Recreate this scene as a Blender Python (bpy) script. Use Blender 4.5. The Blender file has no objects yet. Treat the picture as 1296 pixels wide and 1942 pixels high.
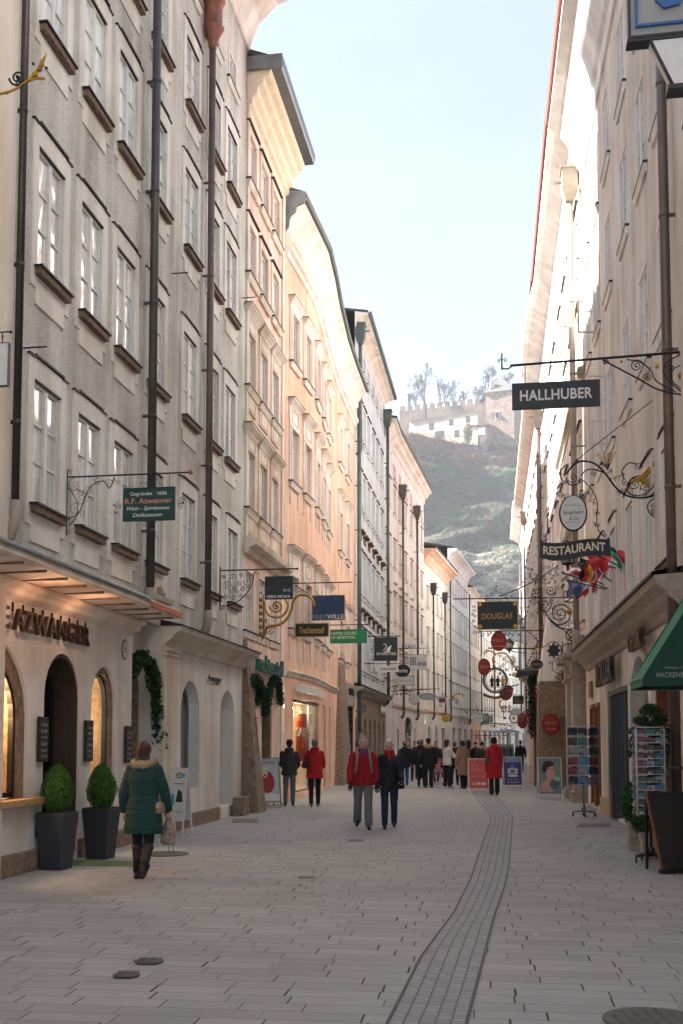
import bpy, bmesh, math, random
from mathutils import Vector, Matrix, Quaternion, noise
random.seed(7)
R=math.radians; PI=math.pi
sc=bpy.context.scene; COL=sc.collection
# ---------------------------------------------------------------- camera, sky, sun, exposure
FX=2000.; TILT=4.0; HC=1.68; PPX=648.; PPY=1405-FX*math.tan(R(TILT))
cd=bpy.data.cameras.new('camera'); cam=bpy.data.objects.new('camera',cd); COL.objects.link(cam); sc.camera=cam
cam.location=(0,0,HC); cam.rotation_euler=(R(90+TILT),0,0)
cd.sensor_fit='AUTO'; cd.sensor_width=36; cd.lens=FX/1942*36; cd.shift_y=(PPY-971)/1942; cd.clip_start=.1; cd.clip_end=3000
sc.render.resolution_x=683; sc.render.resolution_y=1024
SUN=Vector((-.97,.12,0)).normalized(); SEL=R(38)
sv=Vector((SUN.x*math.cos(SEL),SUN.y*math.cos(SEL),math.sin(SEL)))
w=bpy.data.worlds.new('World'); sc.world=w; w.use_nodes=True
nt=w.node_tree; N=nt.nodes; Lk=nt.links; bg=N['Background']
sk=N.new('ShaderNodeTexSky'); sk.sky_type='NISHITA'; sk.sun_disc=False; sk.sun_elevation=SEL; sk.sun_rotation=math.atan2(SUN.x,SUN.y)
sk.air_density=.8; sk.dust_density=.15; sk.ozone_density=1.6
tc=N.new('ShaderNodeTexCoord'); mp=N.new('ShaderNodeMapping'); mp.inputs['Scale'].default_value=(1,1,2.6)
nz=N.new('ShaderNodeTexNoise'); nz.inputs['Scale'].default_value=2.3; nz.inputs['Detail'].default_value=7; nz.inputs['Roughness'].default_value=.55
cr=N.new('ShaderNodeValToRGB'); cr.color_ramp.elements[0].position=.42; cr.color_ramp.elements[0].color=(.42,.42,.42,1); cr.color_ramp.elements[1].position=.75; cr.color_ramp.elements[1].color=(.62,.62,.62,1)
mx=N.new('ShaderNodeMix'); mx.data_type='RGBA'; mx.inputs['B'].default_value=(3.0,3.3,3.5,1)
Lk.new(tc.outputs['Generated'],mp.inputs['Vector']); Lk.new(mp.outputs[0],nz.inputs['Vector']); Lk.new(nz.outputs['Fac'],cr.inputs[0])
Lk.new(cr.outputs[0],mx.inputs['Factor']); Lk.new(sk.outputs[0],mx.inputs['A']); Lk.new(mx.outputs['Result'],bg.inputs['Color']); bg.inputs['Strength'].default_value=.052
sd=bpy.data.lights.new('sun','SUN'); sd.energy=5.0; sd.angle=R(.5); sd.color=(1,.965,.925)
so=bpy.data.objects.new('sun',sd); COL.objects.link(so); so.rotation_euler=(-sv).to_track_quat('-Z','Y').to_euler()
sc.view_settings.view_transform='Standard'; sc.view_settings.look='None'; sc.view_settings.gamma=1; sc.view_settings.exposure=2.6
sc.cycles.max_bounces=8; sc.cycles.diffuse_bounces=5; sc.cycles.volume_bounces=0
# ---------------------------------------------------------------- camera-free measuring: pixel of the photo -> point
_ct,_st=math.cos(R(TILT)),math.sin(R(TILT))
def ray(px,py):
    a=(px-PPX)/FX; b=-(py-PPY)/FX
    return Vector((a,_ct-b*_st,_st+b*_ct))
def at(px,py,Y):
    d=ray(px,py); s=Y/d.y; return Vector((d.x*s,Y,HC+d.z*s))
def gp(px,py,z=0.):
    d=ray(px,py); s=(z-HC)/d.z; return Vector((d.x*s,d.y*s,z))
# ---------------------------------------------------------------- mesh builder
class MB:
    def __init__(s): s.v=[];s.f=[];s.m=[];s.sm=[]
    def add(s,vs,fs,m=0,sm=False):
        b=len(s.v); s.v+= [tuple(v) for v in vs]
        for f in fs: s.f.append([b+i for i in f]); s.m.append(m); s.sm.append(sm)
        return b
    def box(s,x0,x1,y0,y1,z0,z1,m=0):
        s.add([(x0,y0,z0),(x1,y0,z0),(x1,y1,z0),(x0,y1,z0),(x0,y0,z1),(x1,y0,z1),(x1,y1,z1),(x0,y1,z1)],
              [(0,3,2,1),(4,5,6,7),(0,1,5,4),(1,2,6,5),(2,3,7,6),(3,0,4,7)],m)
    def hexa(s,p,m=0):
        s.add(p,[(0,3,2,1),(4,5,6,7),(0,1,5,4),(1,2,6,5),(2,3,7,6),(3,0,4,7)],m)
    def loft(s,rings,m=0,sm=True,cap=True,closed=True):
        n=len(rings[0]); b=len(s.v); s.v+=[tuple(p) for r in rings for p in r]
        for i in range(len(rings)-1):
            for j in range(n if closed else n-1):
                k=(j+1)%n; s.f.append([b+i*n+j,b+i*n+k,b+(i+1)*n+k,b+(i+1)*n+j]); s.m.append(m); s.sm.append(sm)
        if cap and closed:
            s.f.append([b+j for j in range(n)][::-1]); s.m.append(m); s.sm.append(False)
            s.f.append([b+(len(rings)-1)*n+j for j in range(n)]); s.m.append(m); s.sm.append(False)
    def tube(s,pts,r,n=6,m=0,cap=True):
        pts=[Vector(p) for p in pts]; rs=r if isinstance(r,(list,tuple)) else [r]*len(pts); rings=[]; prev=None
        for i,p in enumerate(pts):
            t=(pts[min(i+1,len(pts)-1)]-pts[max(i-1,0)])
            if t.length<1e-9: t=Vector((0,0,1))
            t.normalize()
            if prev is None: a=Vector((0,1,0)) if abs(t.y)<.9 else Vector((1,0,0)); u=t.cross(a).normalized()
            else:
                u=prev-t*prev.dot(t)
                u=u.normalized() if u.length>1e-6 else t.orthogonal().normalized()
            prev=u; v=t.cross(u)
            rings.append([p+u*(rs[i]*math.cos(2*PI*j/n))+v*(rs[i]*math.sin(2*PI*j/n)) for j in range(n)])
        s.loft(rings,m,True,cap)
    def lathe(s,prof,n=16,c=(0,0,0),m=0,sx=1,sy=1):
        s.loft([[(c[0]+r*sx*math.cos(2*PI*j/n),c[1]+r*sy*math.sin(2*PI*j/n),c[2]+z) for j in range(n)] for r,z in prof],m)
    def ball(s,c,r,n=10,m=0,rot=None):
        rx,ry,rz=(r if isinstance(r,(tuple,list)) else (r,r,r)); k=max(4,n//2+1); rings=[]
        for i in range(k+1):
            a=-PI/2+PI*i/k; a=max(-PI/2+.02,min(PI/2-.02,a)); q=[]
            for j in range(n):
                p=Vector((rx*math.cos(a)*math.cos(2*PI*j/n),ry*math.cos(a)*math.sin(2*PI*j/n),rz*math.sin(a)))
                if rot: p=rot@p
                q.append(Vector(c)+p)
            rings.append(q)
        s.loft(rings,m)
    def limb(s,a,b,ra,rb,n=10,m=0):
        a=Vector(a);b=Vector(b);d=(b-a); L=d.length or 1e-6; d.normalize()
        s.tube([a-d*ra*.85,a-d*ra*.5,a,a.lerp(b,.5),b,b+d*rb*.5,b+d*rb*.85],[ra*.4,ra*.85,ra,(ra+rb)/2,rb,rb*.85,rb*.4],n,m)
    def disc(s,c,rx,rz,y0,y1,n=24,m=0,sm=False):
        a=[(c[0]+rx*math.cos(2*PI*j/n),y0,c[1]+rz*math.sin(2*PI*j/n)) for j in range(n)]
        b=[(x,y1,z) for x,_,z in a]; s.loft([a,b],m,sm)
    def ring(s,c,rx,rz,t,n=28,m=0,y=0,k=6):
        s.tube([(c[0]+rx*math.cos(2*PI*j/n),y,c[1]+rz*math.sin(2*PI*j/n)) for j in range(n+1)],t,k,m,False)
    def extr(s,poly,y0,y1,m=0):
        n=len(poly); s.add([(x,y0,z) for x,z in poly]+[(x,y1,z) for x,z in poly],[list(range(n)),list(range(2*n-1,n-1,-1))]+[(j,j+n,(j+1)%n+n,(j+1)%n) for j in range(n)],m)
    def spiral(s,cx,cz,r0,a0,turns,t=.008,r1=.12,m=0,y=0,n=None):
        n=n or int(abs(turns)*12)+4; pts=[]
        for i in range(n+1):
            k=i/n; a=R(a0)+2*PI*turns*k; r=r0*((1-k)+r1*k); pts.append((cx+r*math.cos(a),y,cz+r*math.sin(a)))
        s.tube(pts,[t*(1-.3*i/n) for i in range(n+1)],5,m); s.ball(pts[-1],t*1.6,6,m)
        return pts[0]
    def path2(s,pts,t,m=0,y=0,n=5,sub=6):
        # smooth curve through 2-D points (Catmull-Rom)
        P=[pts[0]]+list(pts)+[pts[-1]]; out=[]
        for i in range(1,len(P)-2):
            p0,p1,p2,p3=P[i-1:i+3]
            for k in range(sub):
                q=k/sub; out.append(tuple(.5*((2*p1[c])+(-p0[c]+p2[c])*q+(2*p0[c]-5*p1[c]+4*p2[c]-p3[c])*q*q+(-p0[c]+3*p1[c]-3*p2[c]+p3[c])*q**3) for c in (0,1)))
        out.append(tuple(pts[-1]))
        s.tube([(x,y,z) for x,z in out],t if not isinstance(t,(list,tuple)) else [t[0]+(t[1]-t[0])*i/(len(out)-1) for i in range(len(out))],n,m)
    def text(s,st,cx,cz,h,y,m=0,width=None,ext=.004,bold=0.,shear=0.,al='C',mapf=None,sp=1.,face=-1):
        vs,fs,bw=text_geo(st,bold,shear,sp)
        k=h/.7; kx=k if width is None else width/bw
        off=-bw/2*kx if al=='C' else 0
        V=[]
        for layer in (0,1):
            for x,z in vs:
                V.append((cx+off+x*kx,y+(face*ext if layer==0 else 0),cz+(z-.35)*k))
        n=len(vs); F=[list(f) for f in fs]
        ed={}
        for f in fs:
            for i in range(len(f)):
                e=(f[i],f[(i+1)%len(f)]); ed[e]=1
        for (a,b) in list(ed):
            if (b,a) not in ed: F.append([b,a,a+n,b+n])
        if mapf: V=[mapf(*p) for p in V]
        s.add(V,F,m)
    def quadgrid(s,fn,nu,nv,m=0,sm=True):
        b=len(s.v); s.v+=[tuple(fn(i/nu,j/nv)) for i in range(nu+1) for j in range(nv+1)]
        for i in range(nu):
            for j in range(nv):
                s.f.append([b+i*(nv+1)+j,b+(i+1)*(nv+1)+j,b+(i+1)*(nv+1)+j+1,b+i*(nv+1)+j+1]); s.m.append(m); s.sm.append(sm)
    def leaves(s,fn,n,size,m=0,flat=.5):
        # fn() -> (point, outward direction); one small bent leaf each
        for _ in range(n):
            p,o=fn(); p=Vector(p); o=Vector(o)+Vector((random.uniform(-1,1),random.uniform(-1,1),random.uniform(-1,1)))*flat
            if o.length<1e-4: continue
            o.normalize(); t=o.orthogonal().normalized(); t.rotate(Quaternion(o,random.uniform(0,6.28))); q=o.cross(t)
            k=size*random.uniform(.6,1.3)
            s.add([p-t*k*.5,p+q*k*.25+o*k*.2,p+t*k*.5+o*k*.12,p-q*k*.25+o*k*.2],[(0,1,2,3)],m if not isinstance(m,(tuple,list)) else random.choice(m))
    def mesh(s,name,mats,org=None):
        me=bpy.data.meshes.new(name); o=org or Vector((0,0,0))
        me.from_pydata([(a[0]-o[0],a[1]-o[1],a[2]-o[2]) for a in s.v],[],s.f)
        for x in (mats if isinstance(mats,(list,tuple)) else [mats]): me.materials.append(x)
        me.polygons.foreach_set('material_index',s.m); me.polygons.foreach_set('use_smooth',s.sm); me.update()
        return me
    def build(s,name,mats,parent=None,loc=None,rz=0,org=None,bev=0,fix=False):
        me=s.mesh(name,mats,org)
        if fix:
            bm=bmesh.new(); bm.from_mesh(me); bmesh.ops.recalc_face_normals(bm,faces=bm.faces); bm.to_mesh(me); bm.free()
        o=bpy.data.objects.new(name,me); COL.objects.link(o); o.parent=parent
        if loc is not None: o.location=loc
        o.rotation_euler.z=rz
        if bev:
            b=o.modifiers.new('bevel','BEVEL'); b.width=bev; b.segments=2; b.limit_method='ANGLE'; b.angle_limit=R(40)
        return o
_tc={}
TMP=bpy.data.scenes.new('workbench')
def evalmesh(ob):
    TMP.collection.objects.link(ob); vl=TMP.view_layers[0]; vl.update(); dg=vl.depsgraph; me=bpy.data.meshes.new_from_object(ob.evaluated_get(dg)); bpy.data.objects.remove(ob); return me
def text_geo(st,bold,shear,sp):
    k=(st,bold,shear,sp)
    if k in _tc: return _tc[k]
    cu=bpy.data.curves.new('t','FONT'); cu.body=st; cu.size=1; cu.offset=bold; cu.shear=shear; cu.space_character=sp; cu.resolution_u=3; cu.fill_mode='FRONT'
    ob=bpy.data.objects.new('t',cu); me=evalmesh(ob)
    bm=bmesh.new(); bm.from_mesh(me); bmesh.ops.remove_doubles(bm,verts=bm.verts,dist=1e-5); bm.to_mesh(me); bm.free()
    vs=[(v.co.x,v.co.y) for v in me.vertices]; fs=[tuple(p.vertices) for p in me.polygons]
    x0=min(v[0] for v in vs); x1=max(v[0] for v in vs); vs=[(a-x0,b) for a,b in vs]
    bpy.data.curves.remove(cu); bpy.data.meshes.remove(me)
    _tc[k]=(vs,fs,x1-x0); return _tc[k]
def tag(o,label,cat,group=None,kind=None):
    if label: o['label']=label
    if cat: o['category']=cat
    if group: o['group']=group
    if kind: o['kind']=kind
    return o
def empty(name,loc,rz=0,label=None,cat=None,group=None):
    o=bpy.data.objects.new(name,None); o.empty_display_size=.2; COL.objects.link(o); o.location=loc; o.rotation_euler.z=rz
    return tag(o,label,cat,group)
def linkcopy(o,parent=None):
    c=o.copy(); COL.objects.link(c); c.parent=parent; return c
def meshobj(name,me,parent=None,loc=None,rz=0):
    o=bpy.data.objects.new(name,me); COL.objects.link(o); o.parent=parent
    if loc is not None: o.location=loc
    o.rotation_euler.z=rz; return o
def lin(c):
    if isinstance(c,str): c=[int(c[i:i+2],16)/255 for i in (0,2,4)]; return tuple(x/12.92 if x<=.04045 else ((x+.055)/1.055)**2.4 for x in c)
    return c
# ---------------------------------------------------------------- materials
def mat(name,c,r=.8,metal=0,var=0.,vs=3.,bump=0.,bs=40.,coat=0,emis=0,c2=None,vdet=5,spec=None,co='Object',stretch=None,bdist=.01):
    m=bpy.data.materials.new(name); m.use_nodes=True; t=m.node_tree; b=t.nodes['Principled BSDF']; c=lin(c)
    b.inputs['Base Color'].default_value=(*c,1); b.inputs['Roughness'].default_value=r; b.inputs['Metallic'].default_value=metal
    if coat: b.inputs['Coat Weight'].default_value=coat; b.inputs['Coat Roughness'].default_value=.04
    if spec is not None: b.inputs['Specular IOR Level'].default_value=spec
    if emis: b.inputs['Emission Color'].default_value=(*c,1); b.inputs['Emission Strength'].default_value=emis
    tcn=None
    if var or bump:
        tcn=t.nodes.new('ShaderNodeTexCoord'); v=tcn.outputs[co]
        if stretch:
            mp=t.nodes.new('ShaderNodeMapping'); mp.inputs['Scale'].default_value=stretch; t.links.new(v,mp.inputs[0]); v=mp.outputs[0]
    if var:
        n=t.nodes.new('ShaderNodeTexNoise'); n.inputs['Scale'].default_value=vs; n.inputs['Detail'].default_value=vdet; n.inputs['Roughness'].default_value=.65; t.links.new(v,n.inputs['Vector'])
        rp=t.nodes.new('ShaderNodeValToRGB'); e=rp.color_ramp.elements; e[0].position=.3; e[1].position=.72
        cc=lin(c2) if c2 else tuple(x*(1-var) for x in c); e[0].color=(*cc,1); e[1].color=(*tuple(min(1,x*(1+var*.35)) for x in c),1)
        t.links.new(n.outputs['Fac'],rp.inputs[0]); t.links.new(rp.outputs[0],b.inputs['Base Color'])
    if bump:
        n2=t.nodes.new('ShaderNodeTexNoise'); n2.inputs['Scale'].default_value=bs; n2.inputs['Detail'].default_value=4; t.links.new(v,n2.inputs['Vector'])
        bp=t.nodes.new('ShaderNodeBump'); bp.inputs['Strength'].default_value=bump; bp.inputs['Distance'].default_value=bdist; t.links.new(n2.outputs['Fac'],bp.inputs['Height']); t.links.new(bp.outputs[0],b.inputs['Normal'])
    return m
def plaster(name,c,stain,pebble=0.,r=.9):
    # limewashed plaster: broad blotches, rain streaks, fine grain
    m=bpy.data.materials.new(name); m.use_nodes=True; t=m.node_tree; n=t.nodes; l=t.links; b=n['Principled BSDF']; b.inputs['Roughness'].default_value=r; b.inputs['Specular IOR Level'].default_value=.25
    c=lin(c); s2=tuple(x*.9 for x in lin(stain))
    g=n.new('ShaderNodeNewGeometry')
    a=n.new('ShaderNodeTexNoise'); a.inputs['Scale'].default_value=.55; a.inputs['Detail'].default_value=8; a.inputs['Roughness'].default_value=.62; l.new(g.outputs['Position'],a.inputs['Vector'])
    mp=n.new('ShaderNodeMapping'); mp.inputs['Scale'].default_value=(2.2,2.2,.28); l.new(g.outputs['Position'],mp.inputs[0])
    s=n.new('ShaderNodeTexNoise'); s.inputs['Scale'].default_value=1.; s.inputs['Detail'].default_value=6; l.new(mp.outputs[0],s.inputs['Vector'])
    mu=n.new('ShaderNodeMath'); mu.operation='MULTIPLY'; l.new(a.outputs['Fac'],mu.inputs[0]); l.new(s.outputs['Fac'],mu.inputs[1])
    rp=n.new('ShaderNodeValToRGB'); e=rp.color_ramp.elements; e[0].position=.16; e[1].position=.35; e[0].color=(*c,1); e[1].color=(*s2,1)
    l.new(mu.outputs[0],rp.inputs[0]); out=rp.outputs[0]
    f=n.new('ShaderNodeTexNoise'); f.inputs['Scale'].default_value=58 if pebble else 55; f.inputs['Detail'].default_value=5; f.inputs['Roughness'].default_value=.7; l.new(g.outputs['Position'],f.inputs['Vector'])
    if pebble:
        r2=n.new('ShaderNodeValToRGB'); q=r2.color_ramp.elements; q[0].position=.36; q[1].position=.62; q[0].color=(1-pebble,)*3+(1,); q[1].color=(1.25,1.25,1.25,1)
        l.new(f.outputs['Fac'],r2.inputs[0]); mm=n.new('ShaderNodeMix'); mm.data_type='RGBA'; mm.blend_type='MULTIPLY'; mm.inputs['Factor'].default_value=1; l.new(out,mm.inputs['A']); l.new(r2.outputs[0],mm.inputs['B']); out=mm.outputs['Result']
    l.new(out,b.inputs['Base Color'])
    bp=n.new('ShaderNodeBump'); bp.inputs['Strength'].default_value=.9 if pebble else .35; bp.inputs['Distance'].default_value=.02 if pebble else .006; l.new(f.outputs['Fac'],bp.inputs['Height']); l.new(bp.outputs[0],b.inputs['Normal'])
    return m
def glassmat(name,c,c2,rough=.03,wav=.35):
    # window panes: old glass over light curtains, with reflected brightness painted in, gently wavy
    m=bpy.data.materials.new(name); m.use_nodes=True; t=m.node_tree; n=t.nodes; l=t.links; b=n['Principled BSDF']
    b.inputs['Roughness'].default_value=.5; b.inputs['Coat Weight'].default_value=1; b.inputs['Coat Roughness'].default_value=rough; b.inputs['Coat IOR'].default_value=2.1
    oi=n.new('ShaderNodeObjectInfo'); tcn=n.new('ShaderNodeTexCoord')
    ad=n.new('ShaderNodeVectorMath'); ad.operation='MULTIPLY_ADD'; ad.inputs[1].default_value=(1,1,.12); l.new(tcn.outputs['Object'],ad.inputs[0])
    cb=n.new('ShaderNodeCombineXYZ'); mu=n.new('ShaderNodeMath'); mu.operation='MULTIPLY'; mu.inputs[1].default_value=37; l.new(oi.outputs['Random'],mu.inputs[0]); l.new(mu.outputs[0],cb.inputs[0]); l.new(cb.outputs[0],ad.inputs[2])
    w=n.new('ShaderNodeTexNoise'); w.inputs['Scale'].default_value=5; w.inputs['Detail'].default_value=2; l.new(ad.outputs[0],w.inputs['Vector'])
    rp=n.new('ShaderNodeValToRGB'); e=rp.color_ramp.elements; e[0].position=.42; e[1].position=.58; e[0].color=(*lin(c),1); e[1].color=(*lin(c2),1)
    l.new(w.outputs['Fac'],rp.inputs[0]); l.new(rp.outputs[0],b.inputs['Base Color'])
    w2=n.new('ShaderNodeTexNoise'); w2.inputs['Scale'].default_value=2.2; w2.inputs['Detail'].default_value=1; l.new(ad.outputs[0],w2.inputs['Vector'])
    bp=n.new('ShaderNodeBump'); bp.inputs['Strength'].default_value=wav; bp.inputs['Distance'].default_value=.03; l.new(w2.outputs['Fac'],bp.inputs['Height']); l.new(bp.outputs[0],b.inputs['Coat Normal'])
    return m
MT={}
def setm(**k): MT.update(k)
setm(gray=plaster('pebble_dash','e8e5df','c6c0b6',.40), trimcream=plaster('cream_trim','efebe5','d8d0c5'), white=plaster('white_wall','e6e3df','d2ccc4'),
 white2=plaster('warm_white_wall','e0d6c8','cabda9'), pink=plaster('pink_wall','f1d6c8','dfbfae'), peachtrim=plaster('peach_trim','efe4da','dccbb6'), orange=plaster('apricot_wall','f3ccb4','e3b69b'),
 otrim=plaster('apricot_trim','f2e9e2','dfd3c8'), bluewhite=plaster('cool_white_wall','dfe1e2','cbced0'), whitepink=plaster('pale_rose_wall','ebe2db','dccfc5'), cream=plaster('cream_wall','ece5dc','d6cab9'),
 tan=plaster('sand_wall','e5ddd3','d0c5b6'), lime=plaster('lime_wall','ece8e3','d9d2c9'), rosewall=plaster('faint_rose_wall','dccdc2','ccbaad'),
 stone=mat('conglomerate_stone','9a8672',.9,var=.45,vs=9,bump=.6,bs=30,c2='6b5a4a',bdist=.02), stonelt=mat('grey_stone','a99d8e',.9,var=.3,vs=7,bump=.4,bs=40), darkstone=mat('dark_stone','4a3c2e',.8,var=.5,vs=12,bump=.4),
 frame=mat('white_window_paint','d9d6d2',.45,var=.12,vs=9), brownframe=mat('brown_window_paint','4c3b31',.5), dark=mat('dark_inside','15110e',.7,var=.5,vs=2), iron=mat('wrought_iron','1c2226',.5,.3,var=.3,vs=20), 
 gold=mat('gilding','b98a3a',.35,.85,var=.35,vs=14), silltop=mat('sill_sheet_metal','3a2f2c',.5,.4,var=.4,vs=8), sillbr=mat('sill_stone','8a7460',.9,var=.6,vs=18,bump=.6,c2='4a3a2e'), 
 pipebr=mat('brown_pipe','6f625b',.4,.45,var=.3,vs=3), pipedk=mat('dark_pipe','4b4542',.35,.6,var=.3,vs=3), pipegr=mat('verdigris_pipe','66706a',.5,.4,var=.35,vs=3), pipe1=mat('slate_pipe','55534f',.45,.4,var=.3,vs=2), copper=mat('copper','94604f',.5,.4,var=.3,vs=5), pipewh=mat('pale_pipe','a59a8a',.6,var=.2,vs=5),
 zinc=mat('zinc','80858a',.4,.6,var=.3,vs=4), roofdk=mat('roof_sheet','4c4a4a',.5,.4,var=.3,vs=3), roofred=mat('roof_tiles','7a4636',.85,var=.4,vs=16), wood=mat('varnished_wood','8a4f26',.4,var=.4,vs=5,stretch=(8,8,1)), 
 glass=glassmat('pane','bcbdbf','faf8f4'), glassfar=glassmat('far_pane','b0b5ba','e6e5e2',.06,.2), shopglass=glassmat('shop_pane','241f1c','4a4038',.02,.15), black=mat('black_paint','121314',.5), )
G=MT
# ---------------------------------------------------------------- facades
class Fac:
    def __init__(s,pts,side):
        s.p=[Vector((a[0],a[1])) for a in pts]; s.side=side; s.c=[0.]
        for a,b in zip(s.p,s.p[1:]): s.c.append(s.c[-1]+(b-a).length)
        s.L=s.c[-1]
    def seg(s,u):
        i=0
        while i<len(s.p)-2 and u>s.c[i+1]: i+=1
        d=(s.p[i+1]-s.p[i]).normalized(); return i,d
    def nrm(s,i):
        def n(k): d=(s.p[k+1]-s.p[k]).normalized(); return Vector((d.y,-d.x))*s.side
        return n(i)
    def P(s,u,z,o=0):
        i,d=s.seg(u); q=s.p[i]+d*(u-s.c[i]); 
        n=s.nrm(i)
        # mitre near joints
        if len(s.p)>2:
            for k in (i,i+1):
                if 0<k<len(s.p)-1 and abs(u-s.c[k])<1e-4: n=(s.nrm(k-1)+s.nrm(k)); n=n.normalized()/max(.8,n.length/2)
        return Vector((q.x+n.x*o,q.y+n.y*o,z))
    def rz(s,u):
        i,d=s.seg(u); d=d*s.side; return math.atan2(d.y,d.x)
    def br(s,a,b): return sorted({a,b}|{c for c in s.c if a+1e-4<c<b-1e-4})
def wall(mb,F,u0,u1,z0,z1,ops=(),dep=.2,o=0.,m=0,mr=None):
    mr=m if mr is None else mr; bs=set(F.br(u0,u1))
    for q in ops:
        a,b=q[0],q[1]; bs|={a,b}
        if len(q)>4 and q[4]: bs|={a+(b-a)*(.5-.5*math.cos(PI*k/10)) for k in range(11)}
    bs=[b for b in sorted(bs) if u0-1e-6<=b<=u1+1e-6]
    bb=[bs[0]]
    for b in bs[1:]:
        if b-bb[-1]>1e-4: bb.append(b)
    def top(q,u):
        if len(q)<5 or not q[4]: return q[3]
        c=(q[0]+q[1])/2; k=max(0,1-((u-c)/((q[1]-q[0])/2))**2); return q[3]-q[4]+q[4]*math.sqrt(k)
    def quad(a,b,la,lb,ha,hb):
        if ha-la<1e-4 and hb-lb<1e-4: return
        mb.add([F.P(a,la,o),F.P(b,lb,o),F.P(b,hb,o),F.P(a,ha,o)],[(0,1,2,3)],m)
    for a,b in zip(bb,bb[1:]):
        c=(a+b)/2; hs=sorted([q for q in ops if q[0]-1e-5<c<q[1]+1e-5],key=lambda q:q[2]); la=lb=z0
        for q in hs:
            quad(a,b,la,lb,q[2],q[2]); la,lb=top(q,a),top(q,b)
            mb.add([F.P(a,la,o),F.P(b,lb,o),F.P(b,lb,o-dep),F.P(a,la,o-dep)],[(0,1,2,3)],mr,len(q)>4)
            mb.add([F.P(a,q[2],o),F.P(b,q[2],o),F.P(b,q[2],o-dep),F.P(a,q[2],o-dep)],[(0,1,2,3)],mr)
        quad(a,b,la,lb,z1,z1)
    for q in ops:
        for u in (q[0],q[1]):
            t=top(q,u); mb.add([F.P(u,q[2],o),F.P(u,t,o),F.P(u,t,o-dep),F.P(u,q[2],o-dep)],[(0,1,2,3)],mr)
def sweep(mb,F,u0,u1,prof,m=0,closed=False,sm=False,cap=True,step=None):
    bs=F.br(u0,u1)
    if step:
        out=[]
        for a,b in zip(bs,bs[1:]):
            k=max(1,int((b-a)/step)); out+=[a+(b-a)*i/k for i in range(k)]
        bs=out+[bs[-1]]
    rings=[[F.P(u,z,o) for o,z in prof] for u in bs]
    mb.loft(rings,m,sm,closed,closed)
    if cap and not closed:
        for r in (rings[0],rings[-1]): mb.add(r,[list(range(len(r)))],m)
def fbox(mb,F,u0,u1,z0,z1,o0,o1,m=0):
    for a,b in zip(F.br(u0,u1),F.br(u0,u1)[1:]):
        mb.hexa([F.P(a,z0,o0),F.P(b,z0,o0),F.P(b,z0,o1),F.P(a,z0,o1),F.P(a,z1,o0),F.P(b,z1,o0),F.P(b,z1,o1),F.P(a,z1,o1)],m)
def rect_ring(mb,x0,x1,z0,z1,t,y0,y1,m=0,tb=None,tt=None):
    tb=t if tb is None else tb; tt=t if tt is None else tt
    mb.box(x0-t,x0,y0,y1,z0-tb,z1+tt,m); mb.box(x1,x1+t,y0,y1,z0-tb,z1+tt,m); mb.box(x0,x1,y0,y1,z0-tb,z0,m); mb.box(x0,x1,y0,y1,z1,z1+tt,m)
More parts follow.
